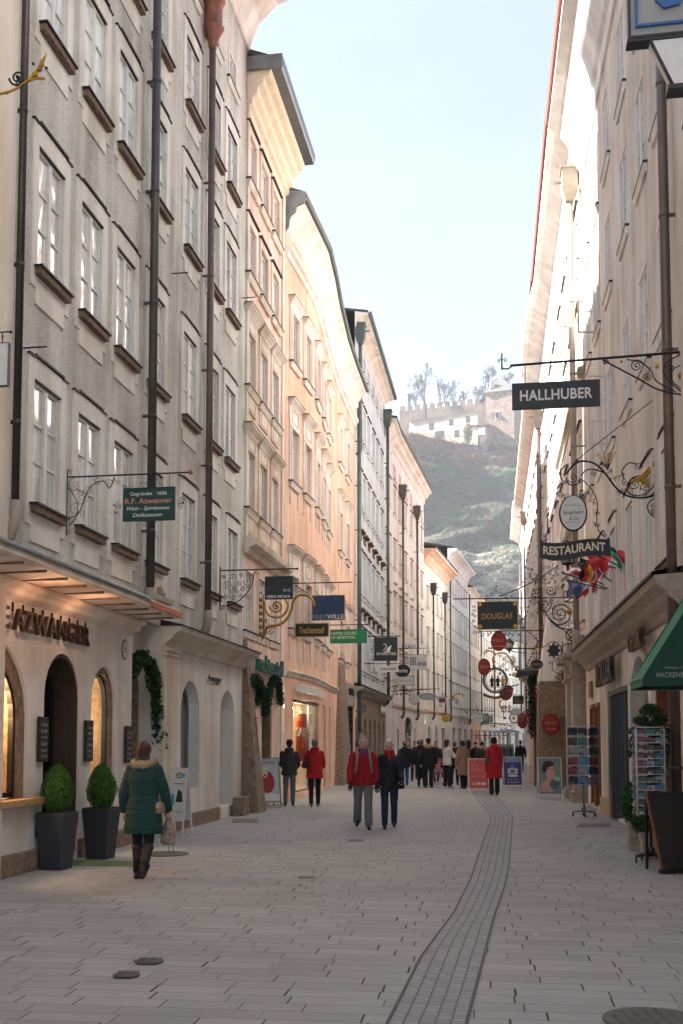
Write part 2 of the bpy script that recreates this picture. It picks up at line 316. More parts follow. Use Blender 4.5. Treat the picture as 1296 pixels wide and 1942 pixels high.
def win_proto(w,h,style,sur,cols=2,rows=3,rec=.08,far=False):
    """window, opening bottom centre at origin, front towards -y"""
    x=w/2; parts=[]; a=MB()
    F0=.055
    if style=='gray':
        rect_ring(a,-x,x,0,h,.17,-.025,.0,0,.30,.28)
        a.box(-x-.02,x+.02,-.025,0,-.52,-.30,0)
    elif style=='plain':
        rect_ring(a,-x,x,0,h,.12,-.03,.0,0,.1,.12)
    elif style=='pink':
        rect_ring(a,-x,x,0,h,.12,-.04,.0,0,.05,.35); rect_ring(a,-x+.06,x-.06,h+.08,h+.27,.03,-.055,-.04,0)
        a.box(-x-.06,x+.06,-.04,0,-.6,-.12,0); rect_ring(a,-x+.08,x-.08,-.52,-.22,.03,-.055,-.04,0)
    elif style=='pinkplain':
        rect_ring(a,-x,x,0,h,.12,-.04,.0,0,.05,.2)
    elif style=='orange':
        rect_ring(a,-x,x,0,h,.16,-.05,.0,0,.05,.16); rect_ring(a,-x,x,0,h,.07,-.08,-.05,0); a.box(-x-.2,x+.2,-.05,0,h+.16,h+.62,0); rect_ring(a,-x+.05,x-.05,h+.22,h+.55,.03,-.07,-.05,0)
    elif style=='otop':
        rect_ring(a,-x,x,0,h,.16,-.05,.0,0,.05,.2); rect_ring(a,-x,x,0,h,.08,-.09,-.05,0)
    elif style=='flat':
        rect_ring(a,-x,x,0,h,.09,-.02,.0,0,.12,.09)
    t=.065
    rect_ring(a,-x+t,x-t,t,h-t,t,rec-.03,rec+.03,1)
    a.box(-.04,.04,rec-.045,rec+.02,t,h-t,1)
    for i in range(1,rows):
        z=t+(h-2*t)*i/rows; a.box(-x+t,-.035,rec-.02,rec+.015,z-.017,z+.017,1); a.box(.035,x-t,rec-.02,rec+.015,z-.014,z+.014,1)
    parts.append(('window',a.mesh('window',[sur,G['frame']])))
    p=MB(); p.box(-x+t,x-t,rec+.004,rec+.02,t,h-t); parts.append(('pane',p.mesh('pane',[G['glassfar'] if far else G['glass']])))
    s=MB()
    if style in('gray',):
        s.box(-x-.1,x+.08,-.15,.0,-.045,-.02,0); s.box(-x-.07,x+.05,-.12,0,-.14,-.045,1); s.box(-x,x,0,rec-.02,-.02,.0,0)
    else:
        d=.14 if style in('pink','pinkplain','orange','otop') else .08
        s.box(-x-.2,x+.2,-d,0,-.06,-.02,0); s.hexa([(-x-.16,-d*.5,-.2),(x+.16,-d*.5,-.2),(x+.16,0,-.2),(-x-.16,0,-.2),(-x-.18,-d*.9,-.06),(x+.18,-d*.9,-.06),(x+.18,0,-.06),(-x-.18,0,-.06)],1)
    parts.append(('sill',s.mesh('sill',[G['silltop'],G['sillbr'] if style=='gray' else sur])))
    if style!='flat':
        hd=MB(); hz={'gray':h+.28,'plain':h+.12,'pink':h+.35,'pinkplain':h+.2,'orange':h+.62,'otop':h+.2}[style]
        if style=='gray':
            hd.box(-x-.19,-x-.02,-.05,0,hz-.012,hz+.012,0); hd.box(-x-.02,x+.02,-.06,0,hz+.012,hz+.04,0); hd.box(x+.02,x+.2,-.05,0,hz-.012,hz+.012,0)
            hd.box(-x,x,-.02,rec-.02,h-.02,h-.002,0)
        elif style in('pink','orange','otop'):
            d=.3; 
            for (z0,z1,o0,o1,k) in ((0,.06,.06,.09,.0),(.06,.16,.09,.18,.05),(.16,.21,.19,.2,.08)):
                hd.hexa([(-x-.17-k*.5,-o0,hz+z0),(x+.17+k*.5,-o0,hz+z0),(x+.17+k*.5,0,hz+z0),(-x-.17-k*.5,0,hz+z0),(-x-.17-k,-o1,hz+z1),(x+.17+k,-o1,hz+z1),(x+.17+k,0,hz+z1),(-x-.17-k,0,hz+z1)],1)
            hd.box(-x-.27,x+.27,-.21,0,hz+.21,hz+.225,0)
        else: hd.box(-x-.16,x+.16,-.1,0,hz,hz+.04,0)
        parts.append(('hood',hd.mesh('hood',[G['silltop'],sur])))
    return parts
def put_window(proto,F,u,z,bld,org,o=0.,name='window'):
    r=meshobj(name,proto[0][1],bld,F.P(u,z,o)-org,F.rz(u))
    for n,me in proto[1:]: meshobj(n,me,r)
    return r
def pipe(F,u,o,z0,z1,r,m,bld,org,m2=None,hop=None,name='drainpipe',shoe=True,jog=0):
    a=MB(); pts=[F.P(u+jog,z0,o),F.P(u+jog,z1-.9,o),F.P(u,z1-.3,o),F.P(u,z1,o)] if jog else [F.P(u,z0,o),F.P(u,z1,o)]
    a.tube(pts,r,12,0)
    z=z0+1
    while z<z1-1.2: a.tube([F.P(u+jog,z-.03,o),F.P(u+jog,z+.03,o)],r*1.12,12,0); fbox(a,F,u+jog-.02,u+jog+.02,z-.02,z+.02,0,o,0); z+=2.0
    if shoe: a.tube([F.P(u+jog,z0+.02,o),F.P(u+jog,z0-.25,o),F.P(u+jog+.02,z0-.42,o-.06),F.P(u+jog+.03,z0-.5,o-.16)],r*1.25,12,1)
    if hop=='hex':
        c=F.P(u,z1,o); a.lathe([(r*1.1,0),(r*1.4,.1),(r*1.3,.16),(.24,.42),(.24,.5),(.2,.52),(.2,.95),(.26,1.0),(.26,1.1),(.21,1.14)],6,c,2)
        fbox(a,F,u+.2,u+.4,z1+.72,z1+.76,o,o+.02,2)
    elif hop=='box':
        a.hexa([F.P(u-.12,z1,o-.1),F.P(u+.12,z1,o-.1),F.P(u+.12,z1,o+.12),F.P(u-.12,z1,o+.12),F.P(u-.26,z1+.35,o-.2),F.P(u+.26,z1+.35,o-.2),F.P(u+.26,z1+.35,o+.22),F.P(u-.26,z1+.35,o+.22)],2)
        fbox(a,F,u-.26,u+.26,z1+.35,z1+.85,o-.2,o+.22,2); fbox(a,F,u-.3,u+.3,z1+.85,z1+.91,o-.22,o+.26,2); fbox(a,F,u-.03,u+.03,z1+.55,z1+.6,o+.22,o+.42,2)
    return a.build(name,[m,m2 or m,hop and (G['copper'] if hop=='hex' else m) or m],bld,org=org)
def core(F,u0,u1,top,m,bld,org,zb=0.,back=-11,o=-.45,ridge=4.5,eo=.5,ez=None,roof='roofdk',rname='roof',thick=.12):
    a=MB(); sweep(a,F,u0+.02,u1-.02,[(o,zb),(o,top),(back,top),(back,zb)],0,True); a.build('inner_wall',[m],bld,org=org)
    ez=top if ez is None else ez
    a=MB(); mid=back*.5; sweep(a,F,u0,u1,[(eo,ez),(eo,ez+thick),(mid,ez+ridge+thick),(back,ez),(mid,ez+ridge)],0,True); return a.build(rname,[G[roof]],bld,org=org)
# ---------------------------------------------------------------- buildings
def fuv(F,px,py,o=0.,i=None):
    r=ray(px,py); best=None
    for k in range(len(F.p)-1):
        d=(F.p[k+1]-F.p[k]).normalized(); n=Vector((d.y,-d.x))*F.side; P=F.p[k]+n*o
        t=P.dot(n)/(r.x*n.x+r.y*n.y); q=Vector((r.x*t,r.y*t)); u=(q-P).dot(d)+F.c[k]
        if (F.c[k]-.05<=u<=F.c[k+1]+.05) or len(F.p)==2: return u,HC+r.z*t
        best=(u,HC+r.z*t)
    return best
def bld(F,u,label,name='town_house'):
    p=F.P(u,0); e=empty(name,p,0,label,'building'); return e,p
def archband(mb,F,q,t,o0,o1,m,sill=False,n=14):
    a,b,z0,z1,rs=q; c=(a+b)/2; w=(b-a)/2; pin=[];pout=[]
    def pt(k,e):
        th=PI*k/n; return c-(w+e)*math.cos(th), z1-rs+(rs+e)*math.sin(th)
    for e,l in ((0,pin),(t,pout)):
        l.append((a-e,z0)); l+= [pt(k,e) for k in range(n+1)]; l.append((b+e,z0))
    for i in range(len(pin)-1):
        A,B,C,D=pin[i],pin[i+1],pout[i+1],pout[i]
        mb.hexa([F.P(*A,o0),F.P(*B,o0),F.P(*C,o0),F.P(*D,o0),F.P(*A,o1),F.P(*B,o1),F.P(*C,o1),F.P(*D,o1)],m)
def archfill(mb,F,q,o,m=0,n=14,inset=0):
    a,b,z0,z1,rs=q; c=(a+b)/2; w=(b-a)/2
    pts=[(a,z0)]+[(c-w*math.cos(PI*k/n),z1-rs+rs*math.sin(PI*k/n)) for k in range(n+1)]+[(b,z0)]
    mb.add([F.P(u,z,o) for u,z in pts],[list(range(len(pts)))],m)
def clearglass(name,tint):
    m=bpy.data.materials.new(name); m.use_nodes=True; t=m.node_tree; n=t.nodes; l=t.links; n.remove(n['Principled BSDF'])
    tr=n.new('ShaderNodeBsdfTransparent'); tr.inputs[0].default_value=(*tint,1); gl=n.new('ShaderNodeBsdfGlossy'); gl.inputs['Roughness'].default_value=.02
    lw=n.new('ShaderNodeLayerWeight'); lw.inputs[0].default_value=.5; fr=n.new('ShaderNodeMath'); fr.operation='POWER'; fr.inputs[1].default_value=7; l.new(lw.outputs['Facing'],fr.inputs[0]); mi=n.new('ShaderNodeMixShader'); l.new(fr.outputs[0],mi.inputs[0]); l.new(tr.outputs[0],mi.inputs[1]); l.new(gl.outputs[0],mi.inputs[2]); l.new(mi.outputs[0],n['Material Output'].inputs[0]); return m
G['clear']=clearglass('clear_glass',(.8,.82,.8))
G['warm']=mat('warm_shelf_light','ffb766',.5,emis=5); G['lampw']=mat('shop_lamp_glow','ffe2b0',.5,emis=6)
G['goods']=mat('shelf_goods','a5662c',.5,var=.8,vs=6,c2='241505'); G['garland']=[mat('fir_green','24402a',.7,spec=.2),mat('fir_green_light','37583a',.7,spec=.2),mat('fir_green_dark','16291b',.7,spec=.2)]
G['bauble']=mat('red_bauble','a3121a',.25,coat=.6)
G['wtext']=mat('white_lettering','e8e6e0',.6); G['redp']=mat('red_paint','b02024',.5); G['orangep']=mat('orange_poster','e0501f',.7)
LF=Fac([gp(0,1667),gp(465,1540)],1)
def garland(F,pts,r,name,parent,org,n=2600,baubles=0):
    P=[F.P(u,z,o) for u,z,o in pts]; a=MB()
    def fn():
        i=random.randrange(len(P)-1); p=P[i].lerp(P[i+1],random.random()); d=Vector((random.gauss(0,1),random.gauss(0,1),random.gauss(0,1))).normalized(); k=r*random.random()**.4*(1+.25*math.sin(i*2.1)); return p+d*k,d
    a.leaves(fn,n,.085,(0,1,2),.7); o=a.build(name,G['garland'],parent,org=org)
    if baubles:
        b=MB()
        for _ in range(baubles):
            p,d=fn(); b.ball(p+d*.05,random.uniform(.028,.05),8)
        b.build('baubles',[G['bauble']],o,org=None if parent is None else Vector((0,0,0))+org)
    return o
# ---- peach house at the near left edge
B,O=bld(LF,-.3,'peach house at the left edge of the photo, beside the grey pebble-dashed house')
a=MB(); ops=[(u-.45,u+.45,z,z+1.65) for u in (-2.2,-4.4,-6.6,-8.8,-11) for z in (4.9,8.1,11.4,14.4)]
wall(a,LF,-15,-.28,0,18.4,ops,.15,.06); a.build('wall',[G['pink']],B,org=O)
a=MB(); fbox(a,LF,-.75,-.27,0,18.4,.06,.14); a.build('corner_strip',[G['peachtrim']],B,org=O)
wp=win_proto(.9,1.65,'plain',G['peachtrim'])
for q in ops: put_window(wp,LF,(q[0]+q[1])/2,q[2],B,O,.06)
core(LF,-15,-.3,18.4,G['pink'],B,O,ridge=6,eo=.8)
# ---- grey pebble-dashed house
B,O=bld(LF,0,'tall grey pebble-dashed house with cream window surrounds, white arched shopfronts below')
cols=[1.05,2.5,3.93,5.5,7.5,9.15,10.6]; rows=[(4.8,1.66),(7.98,1.67),(11.35,1.62),(14.29,1.39)]
ops=[]; 
for i,c in enumerate(cols):
    for j,(z,h) in enumerate(rows):
        if i==6 and j==0: cc=c+.3
        else: cc=c
        ops.append((cc-.43,cc+.43,z,z+h))
sm=[(c-.28,c+.28,16.85,17.47) for c in cols]
a=MB(); wall(a,LF,-.27,12.0,3.75,18.65,ops+sm,.12); a.build('wall',[G['gray']],B,org=O)
WP={h:win_proto(.86,h,'gray',G['trimcream'],rec=.05) for z,h in rows}; ws=win_proto(.56,.62,'flat',G['trimcream'],rows=1,rec=.05)
for q in ops: put_window(WP[min(WP,key=lambda h:abs(h-(q[3]-q[2])))],LF,(q[0]+q[1])/2,q[2],B,O)
for q in sm: put_window(ws,LF,(q[0]+q[1])/2,q[2],B,O)
a=MB(); sweep(a,LF,-.27,12.02,[(0,18.62),(.06,18.64),(.12,18.9),(.32,19.35),(.75,19.75),(1.0,19.82),(1.0,19.95),(0,20.1)],0,sm=False); a.build('cornice',[G['trimcream']],B,org=O)
core(LF,-.27,12,18.65,G['gray'],B,O,zb=4.0,ridge=8.5,eo=1.02,ez=19.95)  # unseen roof ridge, raised to shade the house across the street
# ground floor
A0=(-1.75,.68,.95,3.0,1.0); A1=(1.15,2.32,.12,2.9,.62); A2=(2.78,3.78,.55,2.82,.55)
a=MB(); wall(a,LF,-.27-3,4.5,0,3.78,[A0,A1,A2],.42,.0,0); wall(a,LF,5.98,12.05,0,3.78,[(7.2,8.42,.75,2.86,.6),(9.98,11.25,.25,2.8,.62)],.5,.0,0)
wall(a,LF,4.5,5.98,0,3.78,[(4.95,5.9,.08,3.05,.5)],.9,-.38,0,1)
for u in (4.5,5.98): a.add([LF.P(u,0,0),LF.P(u,3.78,0),LF.P(u,3.78,-.38),LF.P(u,0,-.38)],[(0,1,2,3)],0)
a.add([LF.P(4.5,3.77,0),LF.P(5.98,3.77,0),LF.P(5.98,3.77,-.4),LF.P(4.5,3.77,-.4)],[(0,1,2,3)],0)
a.build('shopfront_wall',[G['white'],G['stone']],B,org=O)
a=MB(); fbox(a,LF,6.0,6.75,0,3.4,.0,.07,0)
for z0,z1,o in ((3.22,3.28,.1),(3.3,3.36,.13)): fbox(a,LF,5.97,6.8,z0,z1,0,o,0)
sweep(a,LF,5.95,12.1,[(0,3.36),(.06,3.38),(.1,3.46),(.2,3.52),(.26,3.6),(.38,3.66),(.4,3.74),(0,3.76)],0); a.build('shopfront_cornice',[G['white2']],B,org=O)
a=MB(); sweep(a,LF,5.93,12.12,[(0,3.86),(.43,3.762),(.43,3.742),(0,3.745)],0); a.build('cornice_flashing',[G['silltop']],B,org=O)
for u0,u1,zz,o0,o1 in ((-3.2,1.12,.27,-.02,.05),(2.36,4.5,.27,-.02,.05),(6,9.9,.27,-.02,.05),(11.3,12.1,.27,-.02,.05),(10.9,11.5,.42,.052,.3)):
    a=MB(); fbox(a,LF,u0,u1,0,zz,o0,o1); a.build('stone_plinth',[G['stone']],B,org=O,bev=.015)
a=MB(); archband(a,LF,A0,-.2,-.40,-.05,0); archband(a,LF,A2,-.1,-.4,-.05,0); archband(a,LF,A1,-.05,-.42,-.02,1); a.build('stone_arch_lining',[G['stone'],G['darkstone']],B,org=O)
a=MB(); fbox(a,LF,-2.2,1.02,.86,.95,-.1,.16); a.build('window_ledge',[mat('ledge_wood','b79467',.6,var=.3,vs=6)],B,org=O,bev=.01)
def shopwin(F,q,o,B,O,fr='black',m='clear',t=.06,mull=None,name='shop_window'):
    a=MB(); archband(a,F,q,-t,o-.03,o+.04,0)
    fbox(a,F,q[0],q[1],q[2],q[2]+t,o-.03,o+.04,0)
    for u in (mull or []): fbox(a,F,u-.025,u+.025,q[2],q[3]-q[4]*.4,o-.03,o+.04,0)
    w=a.build(name,[G[fr]],B,org=O); g=MB(); archfill(g,F,q,o,0); g.build('pane',[G[m]],w,org=O); return w
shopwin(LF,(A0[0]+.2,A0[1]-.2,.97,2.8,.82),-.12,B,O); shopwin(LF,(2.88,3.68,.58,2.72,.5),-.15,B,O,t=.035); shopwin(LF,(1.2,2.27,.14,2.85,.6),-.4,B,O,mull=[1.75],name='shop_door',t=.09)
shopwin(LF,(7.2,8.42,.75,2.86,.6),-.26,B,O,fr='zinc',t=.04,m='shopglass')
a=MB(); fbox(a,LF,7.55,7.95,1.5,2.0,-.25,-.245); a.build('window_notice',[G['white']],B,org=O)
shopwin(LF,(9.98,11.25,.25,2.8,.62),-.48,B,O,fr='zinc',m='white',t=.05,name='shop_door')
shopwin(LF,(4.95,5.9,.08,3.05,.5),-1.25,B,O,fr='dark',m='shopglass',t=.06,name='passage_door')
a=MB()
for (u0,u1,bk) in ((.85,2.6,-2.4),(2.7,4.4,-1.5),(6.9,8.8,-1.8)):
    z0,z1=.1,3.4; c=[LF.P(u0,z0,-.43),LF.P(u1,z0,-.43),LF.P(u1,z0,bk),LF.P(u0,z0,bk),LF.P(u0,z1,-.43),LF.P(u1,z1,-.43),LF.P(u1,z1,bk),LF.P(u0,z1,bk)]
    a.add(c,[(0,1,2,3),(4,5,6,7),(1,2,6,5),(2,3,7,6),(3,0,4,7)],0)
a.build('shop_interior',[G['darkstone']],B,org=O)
a=MB(); u0,u1,bk=-3.2,.76,-1.5; c=[LF.P(u0,z0,-.41),LF.P(u1,z0,-.41),LF.P(u1,z0,bk),LF.P(u0,z0,bk),LF.P(u0,z1,-.41),LF.P(u1,z1,-.41),LF.P(u1,z1,bk),LF.P(u0,z1,bk)]
a.add(c,[(0,1,2,3),(4,5,6,7),(1,2,6,5),(2,3,7,6),(3,0,4,7)],0); a.build('display_niche',[mat('niche_stone','b58a5c',.85,var=.4,vs=9,bump=.4,bs=30)],B,org=O)
a=MB()
for z in (.98,1.45,1.95,2.4): fbox(a,LF,-3.,.7,z,z+.03,-1.45,-.6,0)
for k in range(30):
    u=random.uniform(-1.6,.5); z=random.choice((1.01,1.48)); o=random.uniform(-.9,-.55); r=.04
    p=LF.P(u,z,o); a.lathe([(r,0),(r,.2),(.015,.27),(.015,.34)],8,p,1)
for k in range(8):
    p=LF.P(3.0+.08*k,.9+.22*(k%8),-.8); a.ball(p,.035,8,2)
a.build('shelves',[G['wood'],G['goods'],G['lampw']],B,org=O)
a=MB(); fbox(a,LF,-1.6,.3,2.34,2.37,-.75,-.6); fbox(a,LF,.33,.36,1.1,2.3,-.9,-.8); a.build('shelf_light',[G['warm']],B,org=O)
ld=bpy.data.lights.new('shop_lamp','POINT'); ld.energy=16; ld.color=(1,.62,.3); ld.shadow_soft_size=.1; lo=bpy.data.objects.new('shop_lamp',ld); COL.objects.link(lo); lo.parent=B; lo.location=LF.P(.1,2.15,-.34)-O
ld=bpy.data.lights.new('shop_lamp','POINT'); ld.energy=22; ld.color=(1,.7,.4); ld.shadow_soft_size=.1; lo=bpy.data.objects.new('shop_lamp',ld); COL.objects.link(lo); lo.parent=B; lo.location=LF.P(3.3,2.0,-.9)-O
for uu in (.2,1.6): ld=bpy.data.lights.new('canopy_lamp','POINT'); ld.energy=.9; ld.color=(1,.5,.28); ld.shadow_soft_size=.05; lo=bpy.data.objects.new('canopy_lamp',ld); COL.objects.link(lo); lo.parent=B; lo.location=LF.P(uu,3.36,.5)-O
a=MB(); tf=lambda x,y,z: LF.P(x,z,-y)
a.text('AZWANGER',1.24,3.2,.27,-.06,0,2.4,.05,.012,mapf=tf,sp=1.12); a.text('E',-.2,3.2,.27,-.06,0,.2,.05,.012,mapf=tf)
for k in range(9): fbox(a,LF,.15+.29*k,.156+.29*k,3.3,3.42,.0,.03)
a.build('shop_lettering',[mat('bronze_letters','3f2c22',.6,.2,var=.5,vs=9)],B,org=O)
a=MB(); a.text('Azwanger',9.5,3.0,.16,-.008,0,1.1,.008,shear=.35,mapf=tf); a.path2([(8.9,2.9),(9.3,2.86),(9.7,2.9),(10.1,2.85)],.006,0); 
a.v=[tuple(v) if v[1]>5 else tuple(LF.P(v[0],v[2],.01)) for v in a.v]; a.build('wire_script',[G['iron']],B,org=O)
# canopy
a=MB(); sweep(a,LF,-4,4.45,[(0,3.99),(.82,3.80),(.84,3.72),(.80,3.69),(0,3.66)],0); sweep(a,LF,2.9,4.46,[(.5,3.885),(.845,3.808),(.86,3.79),(.86,3.70),(.84,3.69)],2,cap=False)
for k in range(14): fbox(a,LF,-3.6+k*.6,-3.593+k*.6,3.655,3.69,.02,.8,1)
sweep(a,LF,-4,4.5,[(0,3.658),(.22,3.655),(.24,3.6),(.14,3.56),(.12,3.5),(.04,3.46),(0,3.44)],0); a.build('canopy',[G['peachtrim'],G['sillbr'],mat('bright_copper','c07a5c',.4,.5,var=.2,vs=6)],B,org=O)
a=MB(); sweep(a,LF,-4,2.88,[(0,4.03),(.85,3.84),(.87,3.815),(.87,3.79),(.845,3.79)],0,cap=False); a.build('canopy_sheet',[G['zinc']],B,org=O)
a=MB(); c=LF.P(5.2,3.32,-.37); a.ball(c,(.05,.16,.26),12); a.build('crest',[G['trimcream']],B,org=O)
a=MB(); 
for t_,m_,oo in ((.17,0,.012),(.14,1,.016)): a.loft([[LF.P(4.14+t_*.8*math.cos(k*PI/10),3.16+t_*math.sin(k*PI/10),o) for k in range(20)] for o in (0,oo)],m_)
a.text('15',4.14,3.16,.1,-.016,0,.1,.003,mapf=tf); a.build('house_number',[G['pipebr'],G['white2']],B,org=O)
a=MB(); sweep(a,LF,5.1,6.0,[(0,4.1),(.2,4.12),(.24,4.2),(0,4.24)],0)
for k in range(9):
    t0,t1=PI*k/9,PI*(k+1)/9
    fbox(a,LF,5.5-.36*math.cos(t0),5.5-.36*math.cos(t1),4.12+.3*min(math.sin(t0),math.sin(t1)),4.22+.3*min(math.sin(t0),math.sin(t1)),0,.14,0)
a.build('pediment',[G['white2']],B,org=O)
gg=lambda F,L,o:[(*fuv(F,x,y,o),o) for x,y in L]
garland(LF,gg(LF,[(252,1275),(260,1252),(272,1246),(283,1256),(290,1275),(295,1305),(298,1340),(300,1380),(302,1420),(300,1450)],-.06),.12,'fir_garland',B,O,3400)
pipe(LF,4.86,.17,4.25,18.6,.075,G['pipe1'],B,O,G['pipewh']); pipe(LF,8.37,.17,4.3,16.2,.072,G['pipebr'],B,O,G['pipewh'],'hex'); pipe(LF,-.22,.2,4.6,19,.05,G['pipedk'],B,O,G['pipewh'])
a=MB()
for (px,py,L) in ((45,660,28),(326,519,32),(460,565,20)):
    u,z=fuv(LF,px,py); p=LF.P(u,z,0); a.tube([p,LF.P(u,z,.32)],.012,5)
a.build('wall_hooks',[G['iron']],B,org=O)
# ---- rough stone pier between grey and pink house
a=MB(); a.hexa([LF.P(11.9,0,0),LF.P(12.75,0,0),LF.P(12.75,0,.42),LF.P(11.9,0,.42),LF.P(11.95,4.1,0),LF.P(12.2,4.1,0),LF.P(12.2,4.1,.05),LF.P(11.95,4.1,.05)]); a.build('stone_pier',[G['stone']],B,org=O,bev=.05)
# ---- pink house
B,O=bld(LF,12,'narrow pale pink house with three columns of windows and deep moulded cornice')
pc=[12.55,13.9,15.27]; pops=[(c-.4,c+.4,z,z+h) for c in pc for z,h in ((4.34,1.42),(7.29,1.44),(10.28,1.39),(13.08,1.28),(15.43,1.24))]
G2=[(12.35,13.25,.1,2.85,.45),(13.95,15.1,.1,2.85,.5)]
a=MB(); wall(a,LF,12.0,16.4,0,17.4,pops+G2,.14); a.build('wall',[G['pink']],B,org=O)
for h,st,zz in ((1.42,'flat',4.34),(1.44,'pink',7.29),(1.39,'pink',10.28),(1.28,'pinkplain',13.08),(1.24,'pinkplain',15.43)):
    pr=win_proto(.8,h,st,G['peachtrim'])
    for c in pc: put_window(pr,LF,c,zz,B,O)
a=MB(); fbox(a,LF,12.0,12.2,6.5,17.3,0,.05); fbox(a,LF,16.1,16.38,0,17.3,0,.05); sweep(a,LF,12.02,16.4,[(0,6.15),(.1,6.17),(.14,6.3),(.3,6.36),(.34,6.5),(0,6.6)],0); a.build('wall_trim',[G['peachtrim']],B,org=O)
a=MB(); sweep(a,LF,12.02,16.42,[(0,16.95),(.05,16.97),(.05,17.25),(.14,17.3),(.14,17.45),(.25,17.55),(.27,17.72),(.4,17.8),(.42,17.95),(.55,18.0),(.6,18.15),(0,18.2)],0); a.build('cornice',[mat('ochre_cornice','f0dfc6',.85,var=.15,vs=2)],B,org=O)
a=MB(); sweep(a,LF,11.95,16.5,[(0,18.17),(.85,18.17),(.88,18.2),(.9,18.42),(.86,18.42),(.84,18.24),(0,18.24)],0,cap=False); fbox(a,LF,11.93,11.97,18.1,18.45,-.3,.9); a.build('gutter',[G['zinc']],B,org=O)
core(LF,12,16.4,17.4,G['peachtrim'],B,O,zb=3.6,ridge=2.5,eo=.84,ez=18.26)
for k,q in enumerate(G2): shopwin(LF,q,-.6,B,O,fr='dark',m='shopglass',name='shop_door')
a=MB(); 
for q in G2: archband(a,LF,(q[0]+.0,q[1]-.0,q[2],q[3],q[4]),-.1,-.6,-.02,0)
a.build('stone_arch_lining',[G['stone']],B,org=O)
garland(LF,gg(LF,[(474,1296),(480,1289),(488,1291),(494,1302),(496,1318),(494,1332)],.12),.15,'fir_garland',B,O,1700)
garland(LF,gg(LF,[(504,1355),(506,1335),(510,1312),(515,1296),(522,1289),(528,1297),(531,1315),(532,1335)],.12),.12,'fir_garland',B,O,1900)
a=MB(); fr=lambda x,y,z: LF.P(x,z,-y)
a.text('Trachtenstadl',14.3,3.62,.42,-.1,0,3.2,.06,.02,.15,mapf=fr); a.build('shop_lettering',[mat('green_letters','1f5a4c',.5)],B,org=O)
# ---- apricot house with a curved front
LC=Fac([(-1.61,29.47),(-1.24,31.2),(-.92,32.75),(-.72,34.8),(-.55,37.1),(-.24,40.3),(.06,42.6),(.6,46.3)],1)
B,O=bld(LC,0,'apricot house with a curved, wavy front and deep cove cornice, next to the pink house')
oc=[.98,2.62,4.55,6.5,8.35,12.25,14.4]
oops=[(c-.4,c+.4,z,z+h) for c in oc for z,h in ((4.92,1.51),(9.19,1.55),(12.72,1.46))]
gops=[(1.0,5.3,.17,2.9),(6.6,7.7,.12,2.9),(8.6,9.4,.12,2.9),(14.2,16.6,.3,3.15)]
a=MB(); wall(a,LC,.0,LC.L,0,16.6,oops+gops,.16); a.build('wall',[G['orange']],B,org=O)
for h,st,zz in ((1.51,'orange',4.92),(1.55,'orange',9.19),(1.46,'otop',12.72)):
    pr=win_proto(.8,h,st,G['otrim'])
    for c in oc: put_window(pr,LC,c,zz,B,O)
a=MB()
for c in oc:
    for u in (c-.45,c+.45): fbox(a,LC,u-.03,u+.03,4.0 if c<8 else 4.2,4.68,0,.05); fbox(a,LC,u-.03,u+.03,8.5,8.95,0,.05)
sweep(a,LC,0,11.2,[(0,3.5),(.05,3.52),(.08,3.6),(.14,3.64),(.14,3.68),(0,3.72)],0,sm=False)
sweep(a,LC,0,LC.L,[(0,15.6),(.06,15.62),(.1,15.75),(.18,15.8),(.2,15.92),(0,15.98)],0); a.build('wall_trim',[G['otrim']],B,org=O)
a=MB(); sweep(a,LC,0,LC.L+.1,[(0,16.4),(.04,16.42),(.06,16.6),(.12,16.8),(.26,16.95),(.3,17.1),(.45,17.17),(.5,17.25)],0,sm=True,cap=False); sweep(a,LC,0,LC.L+.1,[(.5,17.25),(.52,17.36),(0,17.4)],0,cap=False)
a.build('cove_cornice',[G['otrim']],B,org=O)
a=MB(); pr_=[(0,16.3),(.1,16.45),(.14,16.75),(.3,16.88),(.34,17.05),(.56,17.12),(.62,17.3),(.6,17.45),(0,17.55)]; a.loft([[LC.P(-.04,z,o) for o,z in pr_],[LC.P(.02,z,o) for o,z in pr_]],0,False); a.build('cornice_end_sheet',[G['zinc']],B,org=O)
a=MB(); sweep(a,LC,.02,LC.L+.1,[(.5,17.26),(.6,17.26),(.64,17.36),(.62,17.42),(.56,17.36),(.5,17.36)],0,True); a.build('gutter',[G['pipegr']],B,org=O)
core(LC,0,LC.L,16.6,G['orange'],B,O,zb=3.9,o=-.5,ridge=2.5,eo=.5,ez=17.38,back=-11)
a=MB()
for u0,u1,m_ in ((1.0,5.3,0),(6.6,7.7,1),(8.6,9.4,1)):
    fbox(a,LC,u0,u1,2.8,2.9,-.15,-.08,m_); fbox(a,LC,u0,u0+.07,.17,2.8,-.15,-.08,m_); fbox(a,LC,u1-.07,u1,.17,2.8,-.15,-.08,m_); fbox(a,LC,u0,u1,.12,.22,-.15,-.08,m_)
fbox(a,LC,3.3,3.36,.2,2.8,-.15,-.08,0); w_=a.build('shop_window',[G['zinc'],G['otrim']],B,org=O)
a=MB(); fbox(a,LC,1.05,5.25,.22,2.8,-.12,-.11); a.build('pane',[G['clear']],w_,org=O)
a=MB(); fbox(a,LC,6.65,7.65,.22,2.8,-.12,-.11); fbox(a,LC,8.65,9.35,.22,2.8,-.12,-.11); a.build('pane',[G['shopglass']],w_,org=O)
a=MB(); fbox(a,LC,.8,5.5,.1,3.3,-2.0,-1.95,0); fbox(a,LC,.8,5.5,.1,.16,-2,-.14,0); fbox(a,LC,.8,5.5,3.2,3.25,-2,-.14,0); fbox(a,LC,5.5,5.55,.1,3.2,-2,-.14,0)
pa,pb=fuv(LC,564,1352,-.3),fuv(LC,584,1478,-.3); pc=fuv(LC,574,1388,-.3); fbox(a,LC,pa[0],pb[0],1.05,pa[1],-.34,-.3,1)
